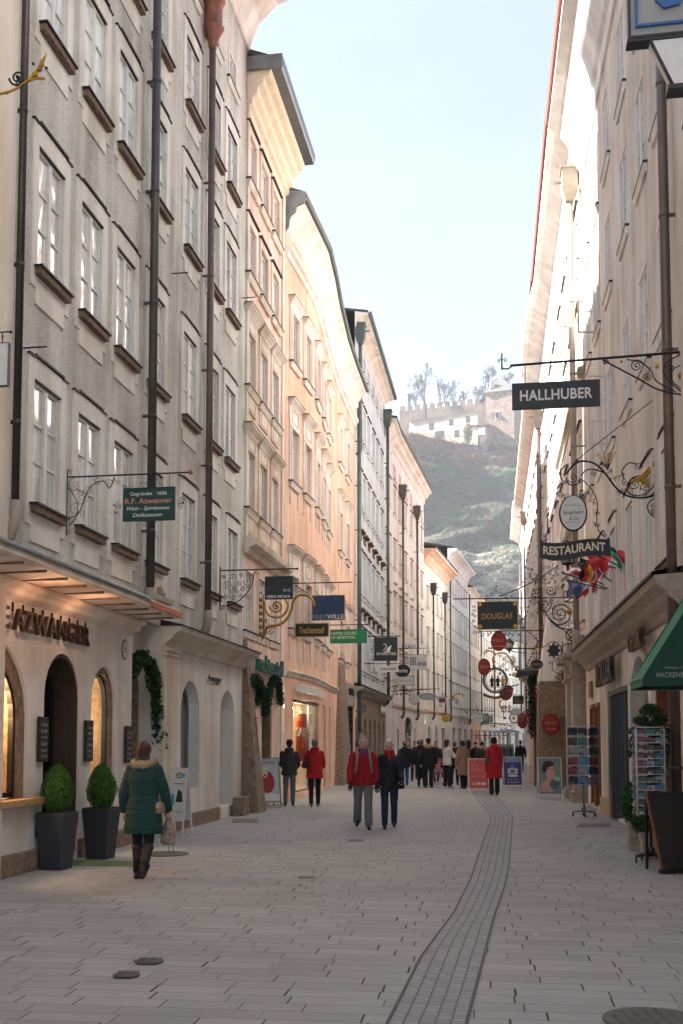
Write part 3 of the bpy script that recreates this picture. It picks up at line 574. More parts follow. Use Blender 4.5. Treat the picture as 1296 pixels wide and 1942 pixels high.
a.text('SALE',pc[0],pc[1],.26,.3,2,(pb[0]-pa[0])*.85,.01,.015,mapf=lambda x,y,z: LC.P(x,z,-y))
for k in range(5): p=LC.P(1.5+k*.8,2.75,-.9); a.lathe([(.01,.3),(.02,.12),(.13,0),(.13,-.02)],10,p,3)
for k in range(3):
    p=LC.P(1.4+k*.55,.16,-.6); a.lathe([(.13,0),(.02,.02),(.02,.7),(.14,.8),(.2,1.05),(.17,1.3),(.2,1.45),(.05,1.52),(.05,1.58),(.09,1.64),(.1,1.74),(.02,1.83)],10,p,4+k%2)
a.build('shop_interior',[G['cream'],G['orangep'],G['wtext'],G['lampw'],mat('yellow_cloth','d8a51c',.8),mat('grey_cloth','5f6a75',.8)],B,org=O)
ld=bpy.data.lights.new('shop_lamp','POINT'); ld.energy=16; ld.color=(1,.8,.55); ld.shadow_soft_size=.2; lo=bpy.data.objects.new('shop_lamp',ld); COL.objects.link(lo); lo.parent=B; lo.location=LC.P(2.6,2.55,-.22)-O
a=MB(); a.text('UNITED COLORS OF BENETTON',3.55,3.22,.24,-.05,0,5.0,.05,.008,mapf=lambda x,y,z: LC.P(x,z,-y)); a.build('shop_lettering',[G['wtext']],B,org=O)
a=MB(); a.hexa([LC.P(10.7,0,0),LC.P(13.6,0,0),LC.P(13.6,0,.35),LC.P(10.7,0,.35),LC.P(11.9,5.2,0),LC.P(13.2,5.2,0),LC.P(13.2,5.2,.05),LC.P(11.9,5.2,.05)]); fbox(a,LC,13.6,16.75,3.15,4.1,0,.04,1); fbox(a,LC,13.6,14.2,0,3.15,0,.04,1)
a.build('stone_pier',[G['stone'],G['stonelt']],B,org=O)
a=MB(); fbox(a,LC,14.2,16.6,.3,3.15,-.12,-.1); a.build('shop_window',[G['shopglass']],B,org=O)
a=MB(); 
for k in range(9): fbox(a,LC,14.2,16.6,.5+.3*k,.53+.3*k,-.1,-.07)
for k in range(4): fbox(a,LC,14.2+.78*k,14.26+.78*k,.3,3.15,-.1,-.05)
a.text('STORE',15.3,3.75,.3,-.06,0,1.6,.03,.01,mapf=lambda x,y,z: LC.P(x,z,-y)); a.build('shop_window_bars',[G['black']],B,org=O)
pipe(LC,LC.L-.08,.2,2.0,16.5,.09,G['pipegr'],B,O)
# ---- white house
L4=Fac([(.6,46.3),(2.39,58.3)],1)
B,O=bld(L4,0,'cool white house with six columns of windows, brown stone arches below and green drainpipes')
c4=[1.75,3.3,5.0,6.9,8.8,10.75]; R4=[(4.9,1.9),(8.4,1.95),(12.4,1.7),(15.72,1.65),(19.2,.7)]
o4=[(c-.45,c+.45,z,z+h) for c in c4 for z,h in R4]
a=MB(); wall(a,L4,0,L4.L,4.0,20.4,o4,.1); a.build('wall',[G['bluewhite']],B,org=O)
for z,h in R4:
    pr=win_proto(.9,h,'plain' if z!=19.2 else 'flat',G['bluewhite'],far=True,rows=3 if h>1 else 1)
    for c in c4: put_window(pr,L4,c,z,B,O)
for c in c4:
  for z in (7.6,11.2):
    a=MB(); sweep(a,L4,c-.55,c+.55,[(0,z),(.22,z+.06),(.22,z+.12),(0,z+.12)],0)
    z-=.25; fbox(a,L4,c-.4,c+.4,z,z+.25,0,.04)
    a.build('window_ornament',[G['sillbr']],B,org=O)
aops=[(c-.45,c+.45,.6,2.75,.5) for c in (1.2,3.0,4.9,6.9,8.9,10.9)]
a=MB(); wall(a,L4,0,L4.L,0,4.02,aops,.3,.06); a.build('shopfront_wall',[G['stone']],B,org=O)
for q in aops: shopwin(L4,q,-.2,B,O,fr='black',m='shopglass',t=.04)
a=MB(); sweep(a,L4,-.3,L4.L+.3,[(0,3.7),(.1,3.72),(.14,3.85),(.4,3.95),(.42,4.05),(0,4.1)],0); sweep(a,L4,-.3,L4.L+.3,[(0,4.25),(.46,4.1),(.46,4.06),(0,4.1)],1,cap=False); a.build('shopfront_cornice',[G['stonelt'],G['silltop']],B,org=O)
a=MB(); tl=lambda x,y,z: L4.P(x,z,-y); fbox(a,L4,8.6,11.2,3.1,3.55,.07,.16,1); a.text('SWAROVSKI',9.9,3.32,.28,-.165,0,2.3,.02,.01,mapf=tl); a.text('LUSH',1.7,3.2,.35,-.1,2,2.2,.05,.02,mapf=tl); a.build('shop_lettering',[G['wtext'],G['zinc'],G['zinc']],B,org=O)
a=MB(); sweep(a,L4,0,L4.L,[(0,20.3),(.05,20.35),(.1,20.6),(.35,20.78),(.6,20.82),(.6,20.9),(0,21)],0); a.build('cove_cornice',[G['cream']],B,org=O)
a=MB(); sweep(a,L4,0,L4.L,[(.58,20.82),(.72,20.82),(.76,20.95),(.7,20.95)],0); a.build('gutter',[G['pipegr']],B,org=O)
core(L4,0,L4.L,20.35,G['cream'],B,O,zb=4.2,ridge=1.0,eo=.6,ez=20.9)
pipe(L4,L4.L-.1,.22,4.2,19.3,.085,G['pipegr'],B,O,hop='box'); pipe(L4,.35,.2,15,19.6,.08,G['pipegr'],B,O,hop='box',name='rain_hopper')
# ---- narrow cream house
L5=Fac([(2.39,58.3),(2.95,62)],1); B,O=bld(L5,0,'very narrow whitish house squeezed between the cool white house and the rose-white one')
o5=[(c-.4,c+.4,z,z+1.6) for c in (1.1,2.7) for z in (5.2,8.6,12,15.4)]
a=MB(); wall(a,L5,0,L5.L,0,18.8,o5,.1); a.build('wall',[G['lime']],B,org=O)
pr=win_proto(.8,1.6,'plain',G['lime'],far=True)
for q in o5: put_window(pr,L5,(q[0]+q[1])/2,q[2],B,O)
a=MB(); sweep(a,L5,0,L5.L,[(0,18.7),(.1,18.8),(.16,19.2),(.5,19.6),(.7,19.65),(.7,19.8),(0,19.9)],0); a.build('cove_cornice',[G['cream']],B,org=O)
core(L5,0,L5.L,18.8,G['cream'],B,O,ridge=1,eo=.75,ez=19.8)
# ---- rose white house with two brown pipes
L6=Fac([(2.95,62),(6.08,77)],1); B,O=bld(L6,0,'rose-white house with brown box hoppers on two brown drainpipes')
c6=[1.3,3.5,5.9,8.5,11.5,13.9]; R6=[(5.0,1.9),(8.8,1.7),(12.1,1.6),(15.4,1.55),(17.5,.8)]
o6=[(c-.42,c+.42,z,z+h) for c in c6 for z,h in R6]+[(5.4,6.6,.1,2.9,.6),(9.4,10.3,.4,2.6,.4),(2,2.9,.6,2.4)]
a=MB(); wall(a,L6,0,L6.L,0,19.2,o6,.1); a.build('wall',[G['whitepink']],B,org=O)
for z,h in R6:
    pr=win_proto(.84,h,'plain' if h>1 else 'flat',G['peachtrim'] if h>1 else G['orange'],far=True,rows=3 if h>1 else 1)
    for c in c6: put_window(pr,L6,c,z,B,O)
a=MB(); sweep(a,L6,0,L6.L,[(0,3.7),(.12,3.75),(.16,3.9),(0,3.95)],0); a.build('string_course',[G['peachtrim']],B,org=O)
for c in c6:
    for z in (7.3,11.1): a=MB(); sweep(a,L6,c-.5,c+.5,[(0,z),(.14,z+.05),(.14,z+.1),(0,z+.1)],0); a.build('window_ornament',[G['peachtrim']],B,org=O)
a=MB(); sweep(a,L6,-.2,L6.L+.1,[(0,19.1),(.08,19.15),(.1,19.5),(.3,19.62),(.36,19.8),(.55,19.9),(.6,20.05),(0,20.1)],0); a.build('cornice',[G['peachtrim']],B,org=O)
a=MB(); sweep(a,L6,-.2,L6.L+.15,[(.56,20.06),(.66,20.06),(.7,20.22),(0,20.5)],0); a.build('gutter',[G['pipebr']],B,org=O)
core(L6,0,L6.L,19.2,G['whitepink'],B,O,zb=4,ridge=1.5,eo=.6,ez=20.12)
for q in ((5.4,6.6,.1,2.9,.6),(9.4,10.3,.4,2.6,.4)): shopwin(L6,q,-.2,B,O,fr='dark',m='shopglass')
a=MB(); fbox(a,L6,2,2.9,.6,2.4,-.1,-.05); a.build('shop_window',[G['shopglass']],B,org=O)
for px,py in ((766,948),(793,985)):
    u,z=fuv(L6,px,py,.3); pipe(L6,u,.25,3.6,z,.075,G['pipebr'],B,O,hop='box',jog=.0)
garland(L6,[(5.3,1.0,.1),(5.3,2.2,.1),(5.6,2.8,.1),(6.0,3.1,.1),(6.4,2.8,.1),(6.7,2.2,.1),(6.7,1,.1)],.2,'fir_garland',B,O,1200)
# ---- far left row
def plainhouse(F,label,wallm,top,cols,rows,cor,cornm,ridge=1.2,pipes=(),gtop=3.9,trim=None,style='plain',roof='roofdk',gops=(),eo=.5,rowsn=3,pm='pipedk',gm=None,ext=0.):
    B,O=bld(F,0,label); trim=trim or wallm
    ops=[(c-.45,c+.45,z,z+h) for c in cols for z,h in rows]
    a=MB(); wall(a,F,0,F.L+ext,gtop,top,ops,.1); a.build('wall',[wallm],B,org=O)
    a=MB(); wall(a,F,0,F.L+ext,0,gtop,gops,.25,.05); a.build('shopfront_wall',[gm or wallm],B,org=O)
    for z,h in rows:
        pr=win_proto(.9,h,style,trim,far=True,rows=rowsn)
        for c in cols: put_window(pr,F,c,z,B,O)
    a=MB(); sweep(a,F,0,F.L+ext,cor,0); a.build('cornice',[cornm],B,org=O); a=MB(); sweep(a,F,0,F.L+ext,[(0,gtop-.2),(.12,gtop-.15),(.2,gtop),(.2,gtop+.06),(0,gtop+.1)],0); a.build('string_course',[cornm],B,org=O)
    core(F,0,F.L+ext,top,wallm,B,O,ridge=ridge,zb=gtop+.1,eo=eo,ez=cor[-1][1]+.02,roof=roof)
    for q in gops: 
        if len(q)>4: shopwin(F,q,-.2,B,O,fr='dark',m='shopglass',t=.05)
        else:
            a=MB(); fbox(a,F,q[0],q[1],q[2],q[3],-.15,-.12); a.build('shop_window',[G['shopglass']],B,org=O)
    for (u,z,hop) in pipes: pipe(F,u,.2,3.8,z,.06,G[pm],B,O,hop=hop)
    return B,O
def covep(z,o,h): return [(0,z),(.06,z+.05),(.12,z+h*.35),(.35*o,z+h*.7),(o*.8,z+h*.92),(o,z+h*.95),(o,z+h*1.15),(0,z+h*1.2)]
L7=Fac([(6.08,77),(9.03,89)],1)
plainhouse(L7,'lower cream house with brown-stained cove eave and two pointed hoppers, left row',G['cream'],14.9,[1.5,4.2,6.4,8.6,10.8],[(5,1.8),(8.3,1.7),(11.6,1.5)],covep(14.8,.9,.9),G['orange'],pipes=((3.2,12.8,'box'),(9.3,12.9,'box')),gops=[(1,2.2,.1,2.8,.5),(4.5,6,.2,2.9,.6),(8,10,.3,2.7)],eo=.9)
L8=Fac([(9.03,89),(12.36,102.6)],1)
plainhouse(L8,'pale cream house with bright moulded cornice beyond the house with the stained cove',G['lime'],17.2,[1.2,3.2,5.2,7.2,9.2,11.2,12.9],[(4.6,2),(8,2),(11.4,1.9),(14.6,1.3)],covep(17,.8,.9),G['lime'],pipes=((.2,16,None),(13.8,16,None)),gops=[(2,4,.3,2.8),(6,8,.3,2.8),(10,12,.3,2.8)],gm=G['cream'])
L9=Fac([(12.36,102.6),(14.9,113)],1)
plainhouse(L9,'cream house with an apricot ground floor and brown roof edge, far left row',G['cream'],16.2,[1.2,3.2,5.2,7.2,9.2],[(4.6,2),(8,2),(11.4,1.9)],covep(16,.6,.6),G['peachtrim'],roof='roofred',pipes=((10,15,None),),gops=[(1,3,.3,2.8),(5,6.2,.1,2.8,.6),(8,9.6,.3,2.8)],gm=G['orange'])
L10=Fac([(14.9,113),(21.6,139),(30,160)],1)
plainhouse(L10,'farthest pale house of the left row, half hidden by hanging signs',G['lime'],14.5,[1.5+2.3*k for k in range(20)],[(4.8,1.9),(8,1.9),(11.2,1.7)],covep(14.4,.6,.6),G['cream'],pipes=((12,14,None),),gops=[(2+5*k,5+5*k,.3,2.8) for k in range(9)])
# ---------------------------------------------------------------- right row
RF=Fac([(6.18+.13*(14-25.07),14.),(6.54,27.8)],-1)
B,O=bld(RF,-.5,'sand-coloured house at the right edge of the photo, in front of the brown drainpipe')
ops=[(u-.45,u+.45,z,z+1.65) for u in (-1,-3.2,-5.4,-7.6,-9.8) for z in (4.6,8.1,11.4,14.4)]
a=MB(); wall(a,RF,-16,.72,0,17.5,ops,.15,.02); a.build('wall',[G['tan']],B,org=O)
wp=win_proto(.9,1.65,'plain',G['trimcream'])
for q in ops: put_window(wp,RF,(q[0]+q[1])/2,q[2],B,O,.02)
core(RF,-16,.7,17.5,G['tan'],B,O)
pipe(RF,.82,.16,.3,18,.072,G['pipebr'],B,O)
B,O=bld(RF,.8,'sand-coloured house with white window frames on the right, one casement open')
rc=[1.88,3.75,5.95,8.42,10.6,12.6]; RR=[(4.4,1.8),(8.08,1.65),(11.45,1.62),(14.3,1.62)]
ro=[(c-.44,c+.44,z,z+h) for c in rc for z,h in RR]
rg=[(6.7,10.1,.05,2.79),(3.85,6.05,.05,3.2,1.0),(1.4,3.2,.05,2.6),(11.5,12.4,.1,2.6),(12.7,13.6,.1,2.6)]
a=MB(); wall(a,RF,.72,13.92,0,16.75,ro+rg,.22,0); a.build('wall',[G['tan']],B,org=O)
for z,h in RR:
    pr=win_proto(.88,h,'gray' if z<5 else 'flat',G['trimcream'],rec=.03)
    for c in rc: put_window(pr,RF,c,z,B,O)
a=MB(); sweep(a,RF,.72,13.92,[(0,3.5),(.06,3.52),(.1,3.62),(.22,3.72),(.26,3.8),(.4,3.9),(.42,4.02),(0,4.05)],0); a.build('shopfront_cornice',[G['stonelt']],B,org=O)
a=MB(); sweep(a,RF,.72,13.95,[(0,4.15),(.46,4.07),(.46,4.03),(0,4.055)],0,cap=False); a.build('cornice_flashing',[G['silltop']],B,org=O)
a=MB(); sweep(a,RF,.72,13.92,[(0,16.6),(.06,16.62),(.06,17.1),(.14,17.2),(.2,17.5),(.34,17.9),(.6,18.3),(.85,18.45),(.85,18.6),(0,18.9)],0); a.build('cornice',[G['lime']],B,org=O)
a=MB(); sweep(a,RF,.72,13.95,[(.8,18.6),(.92,18.6),(.95,18.74),(.85,18.74)],0); a.build('gutter',[G['copper']],B,org=O)
core(RF,.72,13.9,16.75,G['tan'],B,O,zb=3.6,ridge=5,eo=.85,ez=18.72,roof='roofred')
# opened casement
a=MB(); p=RF.P(8.86+.0,8.1,.02); 
for k in (0,):
    b_=MB(); rect_ring(b_,-.38,0-.04,.05,1.55,.04,-.02,.02,0); 
    for i in (1,2): b_.box(-.38,-.04,-.012,.012,.05+.5*i-.012,.05+.5*i+.012,0)
    b_.build('open_casement',[G['frame']],B,loc=RF.P(10.95,11.5,.03)-O,rz=RF.rz(5)+R(100)); b_.build('open_casement',[G['frame']],B,loc=RF.P(9.0,8.2,.03)-O,rz=RF.rz(5)+R(100))
tr=lambda F,u0: (lambda x,y,z: F.P(u0-x,z,-y))
a=MB(); a.text('KOLLER',0,3.18,.5,-.12,0,2.9,.1,.03,mapf=tr(RF,8.95)); a.build('shop_lettering',[mat('dark_box_letters','3d3833',.5,.3,var=.4,vs=8)],B,org=O)
a=MB(); a.text('OPTIK',0,3.4,.3,-.16,0,1.5,.1,.02,mapf=tr(RF,4.0)); a.build('shop_lettering',[mat('bronze_letter','5e4a36',.5,.4)],B,org=O)
a=MB()
for u in (6.7,7.5,8.4,9.3,10.04): fbox(a,RF,u,u+.07,.1,2.79,-.16,-.05)
fbox(a,RF,6.7,10.1,2.68,2.79,-.16,-.02); fbox(a,RF,7.6,9.3,.35,.45,-.16,-.05); fbox(a,RF,8.45,8.9,.05,2.6,-.1,.12)
w_=a.build('shop_window',[mat('grey_metal_frame','4b4c4d',.4,.5)],B,org=O); a=MB(); fbox(a,RF,6.77,10.04,.1,2.7,-.12,-.11); a.build('pane',[G['shopglass']],w_,org=O)
sm_=mat('sandstone','c8ad8e',.85,var=.25,vs=8)
for u0,u1 in ((6.5,6.72),(8.95,11.4),(.75,3.8)):
    a=MB(); fbox(a,RF,u0,u1,0,.36,-.02,.045); a.build('stone_plinth',[sm_],B,org=O)
a=MB(); archband(a,RF,(3.85,6.05,.05,3.2,1.0),.2,0,.05,0); a.build('arch_surround',[G['white']],B,org=O)
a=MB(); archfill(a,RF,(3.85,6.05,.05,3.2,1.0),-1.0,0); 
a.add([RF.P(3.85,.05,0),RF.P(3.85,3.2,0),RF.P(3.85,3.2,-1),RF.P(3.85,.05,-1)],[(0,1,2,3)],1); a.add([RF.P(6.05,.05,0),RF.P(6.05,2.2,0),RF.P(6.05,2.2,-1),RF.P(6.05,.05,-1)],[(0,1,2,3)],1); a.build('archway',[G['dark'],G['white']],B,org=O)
def wdoor(F,u0,u1,z1,B,O,o=-.1):
    a=MB(); 
    fbox(a,F,u0,u0+.1,.05,z1,o-.06,o+.14); fbox(a,F,u1-.1,u1,.05,z1,o-.06,o+.14); fbox(a,F,u0,u1,z1-.1,z1,o-.06,o+.14); fbox(a,F,u0,u1,.05,.4,o-.05,o+.02)
    m=(u0+u1)/2; fbox(a,F,m-.05,m+.05,.05,z1,o-.05,o+.06); fbox(a,F,u0,u1,1.95,2.05,o-.05,o+.05)
    d=a.build('door',[G['wood']],B,org=O); g=MB(); fbox(g,F,u0+.1,u1-.1,.4,z1-.1,o-.02,o); g.build('pane',[G['shopglass']],d,org=O)
wdoor(RF,11.5,12.4,2.6,B,O); wdoor(RF,12.7,13.6,2.6,B,O); wdoor(RF,1.4,3.2,2.6,B,O)
a=MB(); fbox(a,RF,12.95,13.5,2.8,3.2,.02,.07); a.build('wall_plaque',[mat('ochre_plaque','9b7a4a',.5,.3,var=.4,vs=9)],B,org=O)
# ---- sunlit white house
R2=Fac([(6.54,27.8),(7.98,38)],-1); B,O=bld(R2,0,'white house on the right with sunlit upper walls and a square sand-coloured rain hopper')
c2=[1.5,3.9,6.4,8.8]; RR2=[(5.0,1.9),(8.6,1.8),(12.0,1.8),(15.2,1.5)]
o2=[(c-.45,c+.45,z,z+h) for c in c2 for z,h in RR2]; g2=[(5.2,6.4,.05,2.6),(7.6,9.0,.05,2.6)]
a=MB(); wall(a,R2,0,R2.L,0,17.2,o2+g2,.16); a.build('wall',[G['lime']],B,org=O)
for z,h in RR2:
    pr=win_proto(.9,h,'plain',G['peachtrim'])
    for c in c2: put_window(pr,R2,c,z,B,O)
a=MB()
for z,s_ in ((3.6,1.),(7.9,.5),(11.4,.5)): sweep(a,R2,0,R2.L,[(0,z),(.08*s_,z+.03),(.12*s_,z+.15),(.34*s_,z+.25),(.36*s_,z+.34),(0,z+.4)],0)
for u in (1.0,3.3): 
    fbox(a,R2,u,u+.75,.0,3.4,0,.35); fbox(a,R2,u-.08,u+.83,3.4,3.5,0,.43); fbox(a,R2,u-.04,u+.79,3.5,3.95,0,.38); fbox(a,R2,u-.2,u+.95,3.95,4.1,0,.6); fbox(a,R2,u+.1,u+.65,4.1,4.6,0,.3); fbox(a,R2,u-.06,u+.81,0,.3,0,.42)
a.build('pilasters_and_bands',[G['stonelt']],B,org=O,bev=.01)
a=MB(); sweep(a,R2,0,R2.L,covep(17.0,.85,1.5),0); a.build('cove_cornice',[G['lime']],B,org=O)
a=MB(); sweep(a,R2,0,R2.L,[(.83,18.7),(.92,18.7),(.95,18.84),(.85,18.84)],0); a.build('gutter',[G['roofred']],B,org=O)
core(R2,0,R2.L,17.2,G['lime'],B,O,zb=3.9,ridge=5,eo=.85,ez=18.85,roof='roofred')
pipe(R2,.1,.3,4.6,16.4,.085,G['pipewh'],B,O,hop='box'); wdoor(R2,5.2,6.4,2.6,B,O); wdoor(R2,7.6,9.0,2.6,B,O)
a=MB(); fbox(a,R2,6.7,7.2,2.75,3.15,.01,.06); a.build('wall_plaque',[mat('pale_plaque','b9a789',.5)],B,org=O)
# ---- projecting stone corner with portal
R3=Fac([(7.98,38),(9.5,48.7)],-1); B,O=bld(R3,0,'white house with wavy sunlit front rising above the rough stone corner on the right')
c3=[1.6,4.1,6.6,9.1]; RR3=[(5.4,1.8),(8.7,1.8),(12.,1.8),(15.1,1.5)]
o3=[(c-.45,c+.45,z,z+h) for c in c3 for z,h in RR3]
a=MB(); wall(a,R3,0,R3.L,0,17.2,o3,.16); a.build('wall',[G['lime']],B,org=O)
for z,h in RR3:
    pr=win_proto(.9,h,'plain',G['peachtrim'],far=True)
    for c in c3: put_window(pr,R3,c,z,B,O)
cz=17.0
a=MB(); n=18; P3=[]
for i in range(n+1):
    k=i/n; P3.append(1.0+.28*math.sin(PI*k))
rings=[[R3.P(R3.L*i/n,z,o*P3[i]/1.0) for o,z in covep(cz,.85,1.5)] for i in range(n+1)]
a.loft(rings,0,False,False,False); a.build('cove_cornice',[G['lime']],B,org=O)
core(R3,0,R3.L,17.2,G['lime'],B,O,zb=3.9,ridge=5,eo=.95,ez=18.85,roof='roofred')
fz=[(R3.P(-1.1,0,0)),]
a=MB()
def slab(F,u0,u1,z0,z1,oa,ob,m): # battered: outer offset oa at z0, ob at z1
    a.hexa([F.P(u0,z0,-.1),F.P(u1,z0,-.1),F.P(u1,z0,oa),F.P(u0,z0,oa),F.P(u0,z1,-.1),F.P(u1,z1,-.1),F.P(u1,z1,ob),F.P(u0,z1,ob)],m)
slab(R3,-1.3,.4,0,3.75,.98,.9,0); slab(R3,-1.3,.4,3.75,7.5,.9,.35,1); slab(R3,-1.25,.4,7.5,9.5,.33,.0,1)
slab(R3,.4,3.6,0,4.2,.85,.8,1)
a.build('corner_buttress',[G['stone'],G['lime']],B,org=O,bev=.03)
a=MB(); fbox(a,R3,3.6,4.5,0,3.9,0,1.05); fbox(a,R3,3.5,4.6,3.9,4.05,0,1.2); fbox(a,R3,3.4,4.7,4.05,4.25,0,1.35); fbox(a,R3,3.55,4.55,0,.7,0,1.12)
a.hexa([R3.P(.6,4.25,0),R3.P(4.9,4.25,0),R3.P(4.9,4.25,1.6),R3.P(.6,4.25,1.6),R3.P(1,4.9,0),R3.P(4.6,4.9,0),R3.P(4.6,4.75,.3),R3.P(1,4.75,.3)],1)
a.build('portal',[G['white2'],G['roofdk']],B,org=O,bev=.01)
a=MB(); fbox(a,R3,1.5,2.0,0,3.5,.8,.98,0); a.build('portal_post',[mat('red_marble','7a3a30',.5,var=.4,vs=6)],B,org=O)
garland(R3,[(1.2,1.9,1.05),(1.2,2.6,1.05),(1.2,3.3,1.05),(1.2,3.8,1.05),(1.25,4.05,1.0)],.19,'fir_garland',B,O,2600,48)
pipe(R3,R3.L-.1,.25,4,16.3,.1,G['pipebr'],B,O,hop='box',name='drainpipe')
R4_=Fac([(9.5,48.7),(12.8,72)],-1)
plainhouse(R4_,'faintly rose-coloured house between two brown drainpipes on the right',G['rosewall'],17.0,[2+2.6*k for k in range(9)],[(5,1.8),(8.5,1.8),(12,1.8),(15,1.4)],covep(16.9,.85,1.3),G['rosewall'],pipes=((23.3,16.5,'box'),),roof='roofred',trim=G['peachtrim'],pm='pipebr',gops=[(2+4*k,4.5+4*k,.3,2.8) for k in range(5)],eo=.85)
R5_=Fac([(12.8,72),(14.7,85)],-1)
plainhouse(R5_,'white sunlit house with a scalloped eave end, farthest one clearly seen on the right',G['lime'],17.0,[2+2.4*k for k in range(5)],[(5,1.8),(8.5,1.8),(12,1.8)],covep(16.9,.95,1.2),G['lime'],pipes=((12.9,16,None),),roof='roofred',pm='pipebr',gops=[(2+4*k,4.5+4*k,.3,2.8) for k in range(2)],eo=.95)
R6_=Fac([(14.9,85),(21.5,113),(31,142)],-1)
plainhouse(R6_,'far cream house of the right row, behind the red oval signs',G['cream'],13.5,[2+2.6*k for k in range(21)],[(4.8,1.8),(8,1.8),(11,1.5)],covep(13.4,.6,.7),G['cream'],roof='roofred',gops=[(2+5*k,5+5*k,.3,2.8) for k in range(10)],ext=-1)
EF=Fac([(16,166),(50,158)],1)
plainhouse(EF,'distant cream house closing the end of the street',G['cream'],13,[2+2.4*k for k in range(13)],[(4.6,1.8),(7.8,1.8),(10.6,1.4)],covep(12.9,.5,.6),G['cream'],roof='roofred',gops=[(2+5*k,5+5*k,.3,2.8) for k in range(6)])
# ---------------------------------------------------------------- ground
def nodemath(t,op,a,b=None,c=None):
    n=t.nodes.new('ShaderNodeMath'); n.operation=op
    for i,x in enumerate((a,b,c)):
        if x is None: continue
        if isinstance(x,(int,float)): n.inputs[i].default_value=x
        else: t.links.new(x,n.inputs[i])
    return n.outputs[0]
def paving(name,c1,c2,row,ln,hj,bj,rot,joint,uv=False,headcol=(.03,.03,.03),pv=.45):
    m=bpy.data.materials.new(name); m.use_nodes=True; t=m.node_tree; n=t.nodes; l=t.links; b=n['Principled BSDF']; M=lambda *a: nodemath(t,*a)
    g=n.new('ShaderNodeNewGeometry'); src=g.outputs['Position']
    if uv: src=n.new('ShaderNodeTexCoord').outputs['UV']
    mp=n.new('ShaderNodeMapping'); mp.inputs['Rotation'].default_value=(0,0,rot); l.new(src,mp.inputs[0])
    sp=n.new('ShaderNodeSeparateXYZ'); l.new(mp.outputs[0],sp.inputs[0]); x,y=sp.outputs[0],sp.outputs[1]
    wb=n.new('ShaderNodeTexNoise'); wb.inputs['Scale'].default_value=1.3; l.new(src,wb.inputs['Vector'])
    yr=M('DIVIDE',M('ADD',y,M('MULTIPLY',wb.outputs['Fac'],.03)),row); ri=M('FLOOR',yr); fy=M('FRACT',yr)
    wn=n.new('ShaderNodeTexWhiteNoise'); wn.noise_dimensions='1D'; l.new(ri,wn.inputs['W'])
    xr=M('DIVIDE',M('ADD',x,M('MULTIPLY',wn.outputs['Value'],ln*.9)),ln)
    xr=M('ADD',xr,M('MULTIPLY',M('SINE',M('MULTIPLY',xr,2.3)),.13))
    xi=M('FLOOR',xr); fx=M('FRACT',xr)
    cb=n.new('ShaderNodeCombineXYZ'); l.new(xi,cb.inputs[0]); l.new(ri,cb.inputs[1])
    w2=n.new('ShaderNodeTexWhiteNoise'); w2.noise_dimensions='2D'; l.new(cb.outputs[0],w2.inputs['Vector'])
    head=M('LESS_THAN',fx,M('ADD',hj/ln*.25,M('MULTIPLY',w2.outputs['Value'],hj/ln*1.3))); bed=M('LESS_THAN',fy,bj/row)
    nz=n.new('ShaderNodeTexNoise'); nz.inputs['Scale'].default_value=.7; nz.inputs['Detail'].default_value=9; nz.inputs['Roughness'].default_value=.7; l.new(src,nz.inputs['Vector'])
    f=n.new('ShaderNodeTexNoise'); f.inputs['Scale'].default_value=90; f.inputs['Detail'].default_value=3; l.new(src,f.inputs['Vector'])
    k=M('ADD',M('MULTIPLY',w2.outputs['Value'],pv),M('ADD',M('MULTIPLY',nz.outputs['Fac'],.55),M('MULTIPLY',M('SUBTRACT',f.outputs['Fac'],.5),.5)))
    rp=n.new('ShaderNodeValToRGB'); e=rp.color_ramp.elements; e[0].position=.15; e[1].position=.85; e[0].color=(*lin(c2),1); e[1].color=(*lin(c1),1); vo=n.new('ShaderNodeTexVoronoi'); vo.inputs['Scale'].default_value=1.9; l.new(src,vo.inputs['Vector']); lg=n.new('ShaderNodeTexNoise'); lg.inputs['Scale'].default_value=.18; lg.inputs['Detail'].default_value=6; l.new(src,lg.inputs['Vector']); k=M('ADD',k,M('ADD',M('MULTIPLY',M('LESS_THAN',vo.outputs['Distance'],.035),-.3),M('MULTIPLY',M('SUBTRACT',lg.outputs['Fac'],.5),.8))); l.new(k,rp.inputs[0])
    m1=n.new('ShaderNodeMix'); m1.data_type='RGBA'; l.new(M('MULTIPLY',bed,M('ADD',.5,M('MULTIPLY',nz.outputs['Fac'],.6))),m1.inputs['Factor']); l.new(rp.outputs[0],m1.inputs['A']); m1.inputs['B'].default_value=(*joint,1)
    m2=n.new('ShaderNodeMix'); m2.data_type='RGBA'; l.new(head,m2.inputs['Factor']); l.new(m1.outputs['Result'],m2.inputs['A']); m2.inputs['B'].default_value=(*headcol,1)
    l.new(m2.outputs['Result'],b.inputs['Base Color']); b.inputs['Roughness'].default_value=.75; b.inputs['Specular IOR Level'].default_value=.35
    hgt=M('SUBTRACT',M('MULTIPLY',f.outputs['Fac'],.12),M('MAXIMUM',head,M('MULTIPLY',bed,.6)))
    bp=n.new('ShaderNodeBump'); bp.inputs['Strength'].default_value=.5; bp.inputs['Distance'].default_value=.008; l.new(hgt,bp.inputs['Height']); l.new(bp.outputs[0],b.inputs['Normal'])
    return m
a=MB(); a.quadgrid(lambda i,j:(-400+800*i,-60+700*j,0),4,4,0,False); tag(a.build('pavement',[paving('pavers','b0b0ae','92918f',.2,.5,.009,.008,R(7.5),(.13,.125,.12),pv=.3)]),'large grey concrete pavers laid across the pedestrian street',None,kind='structure')
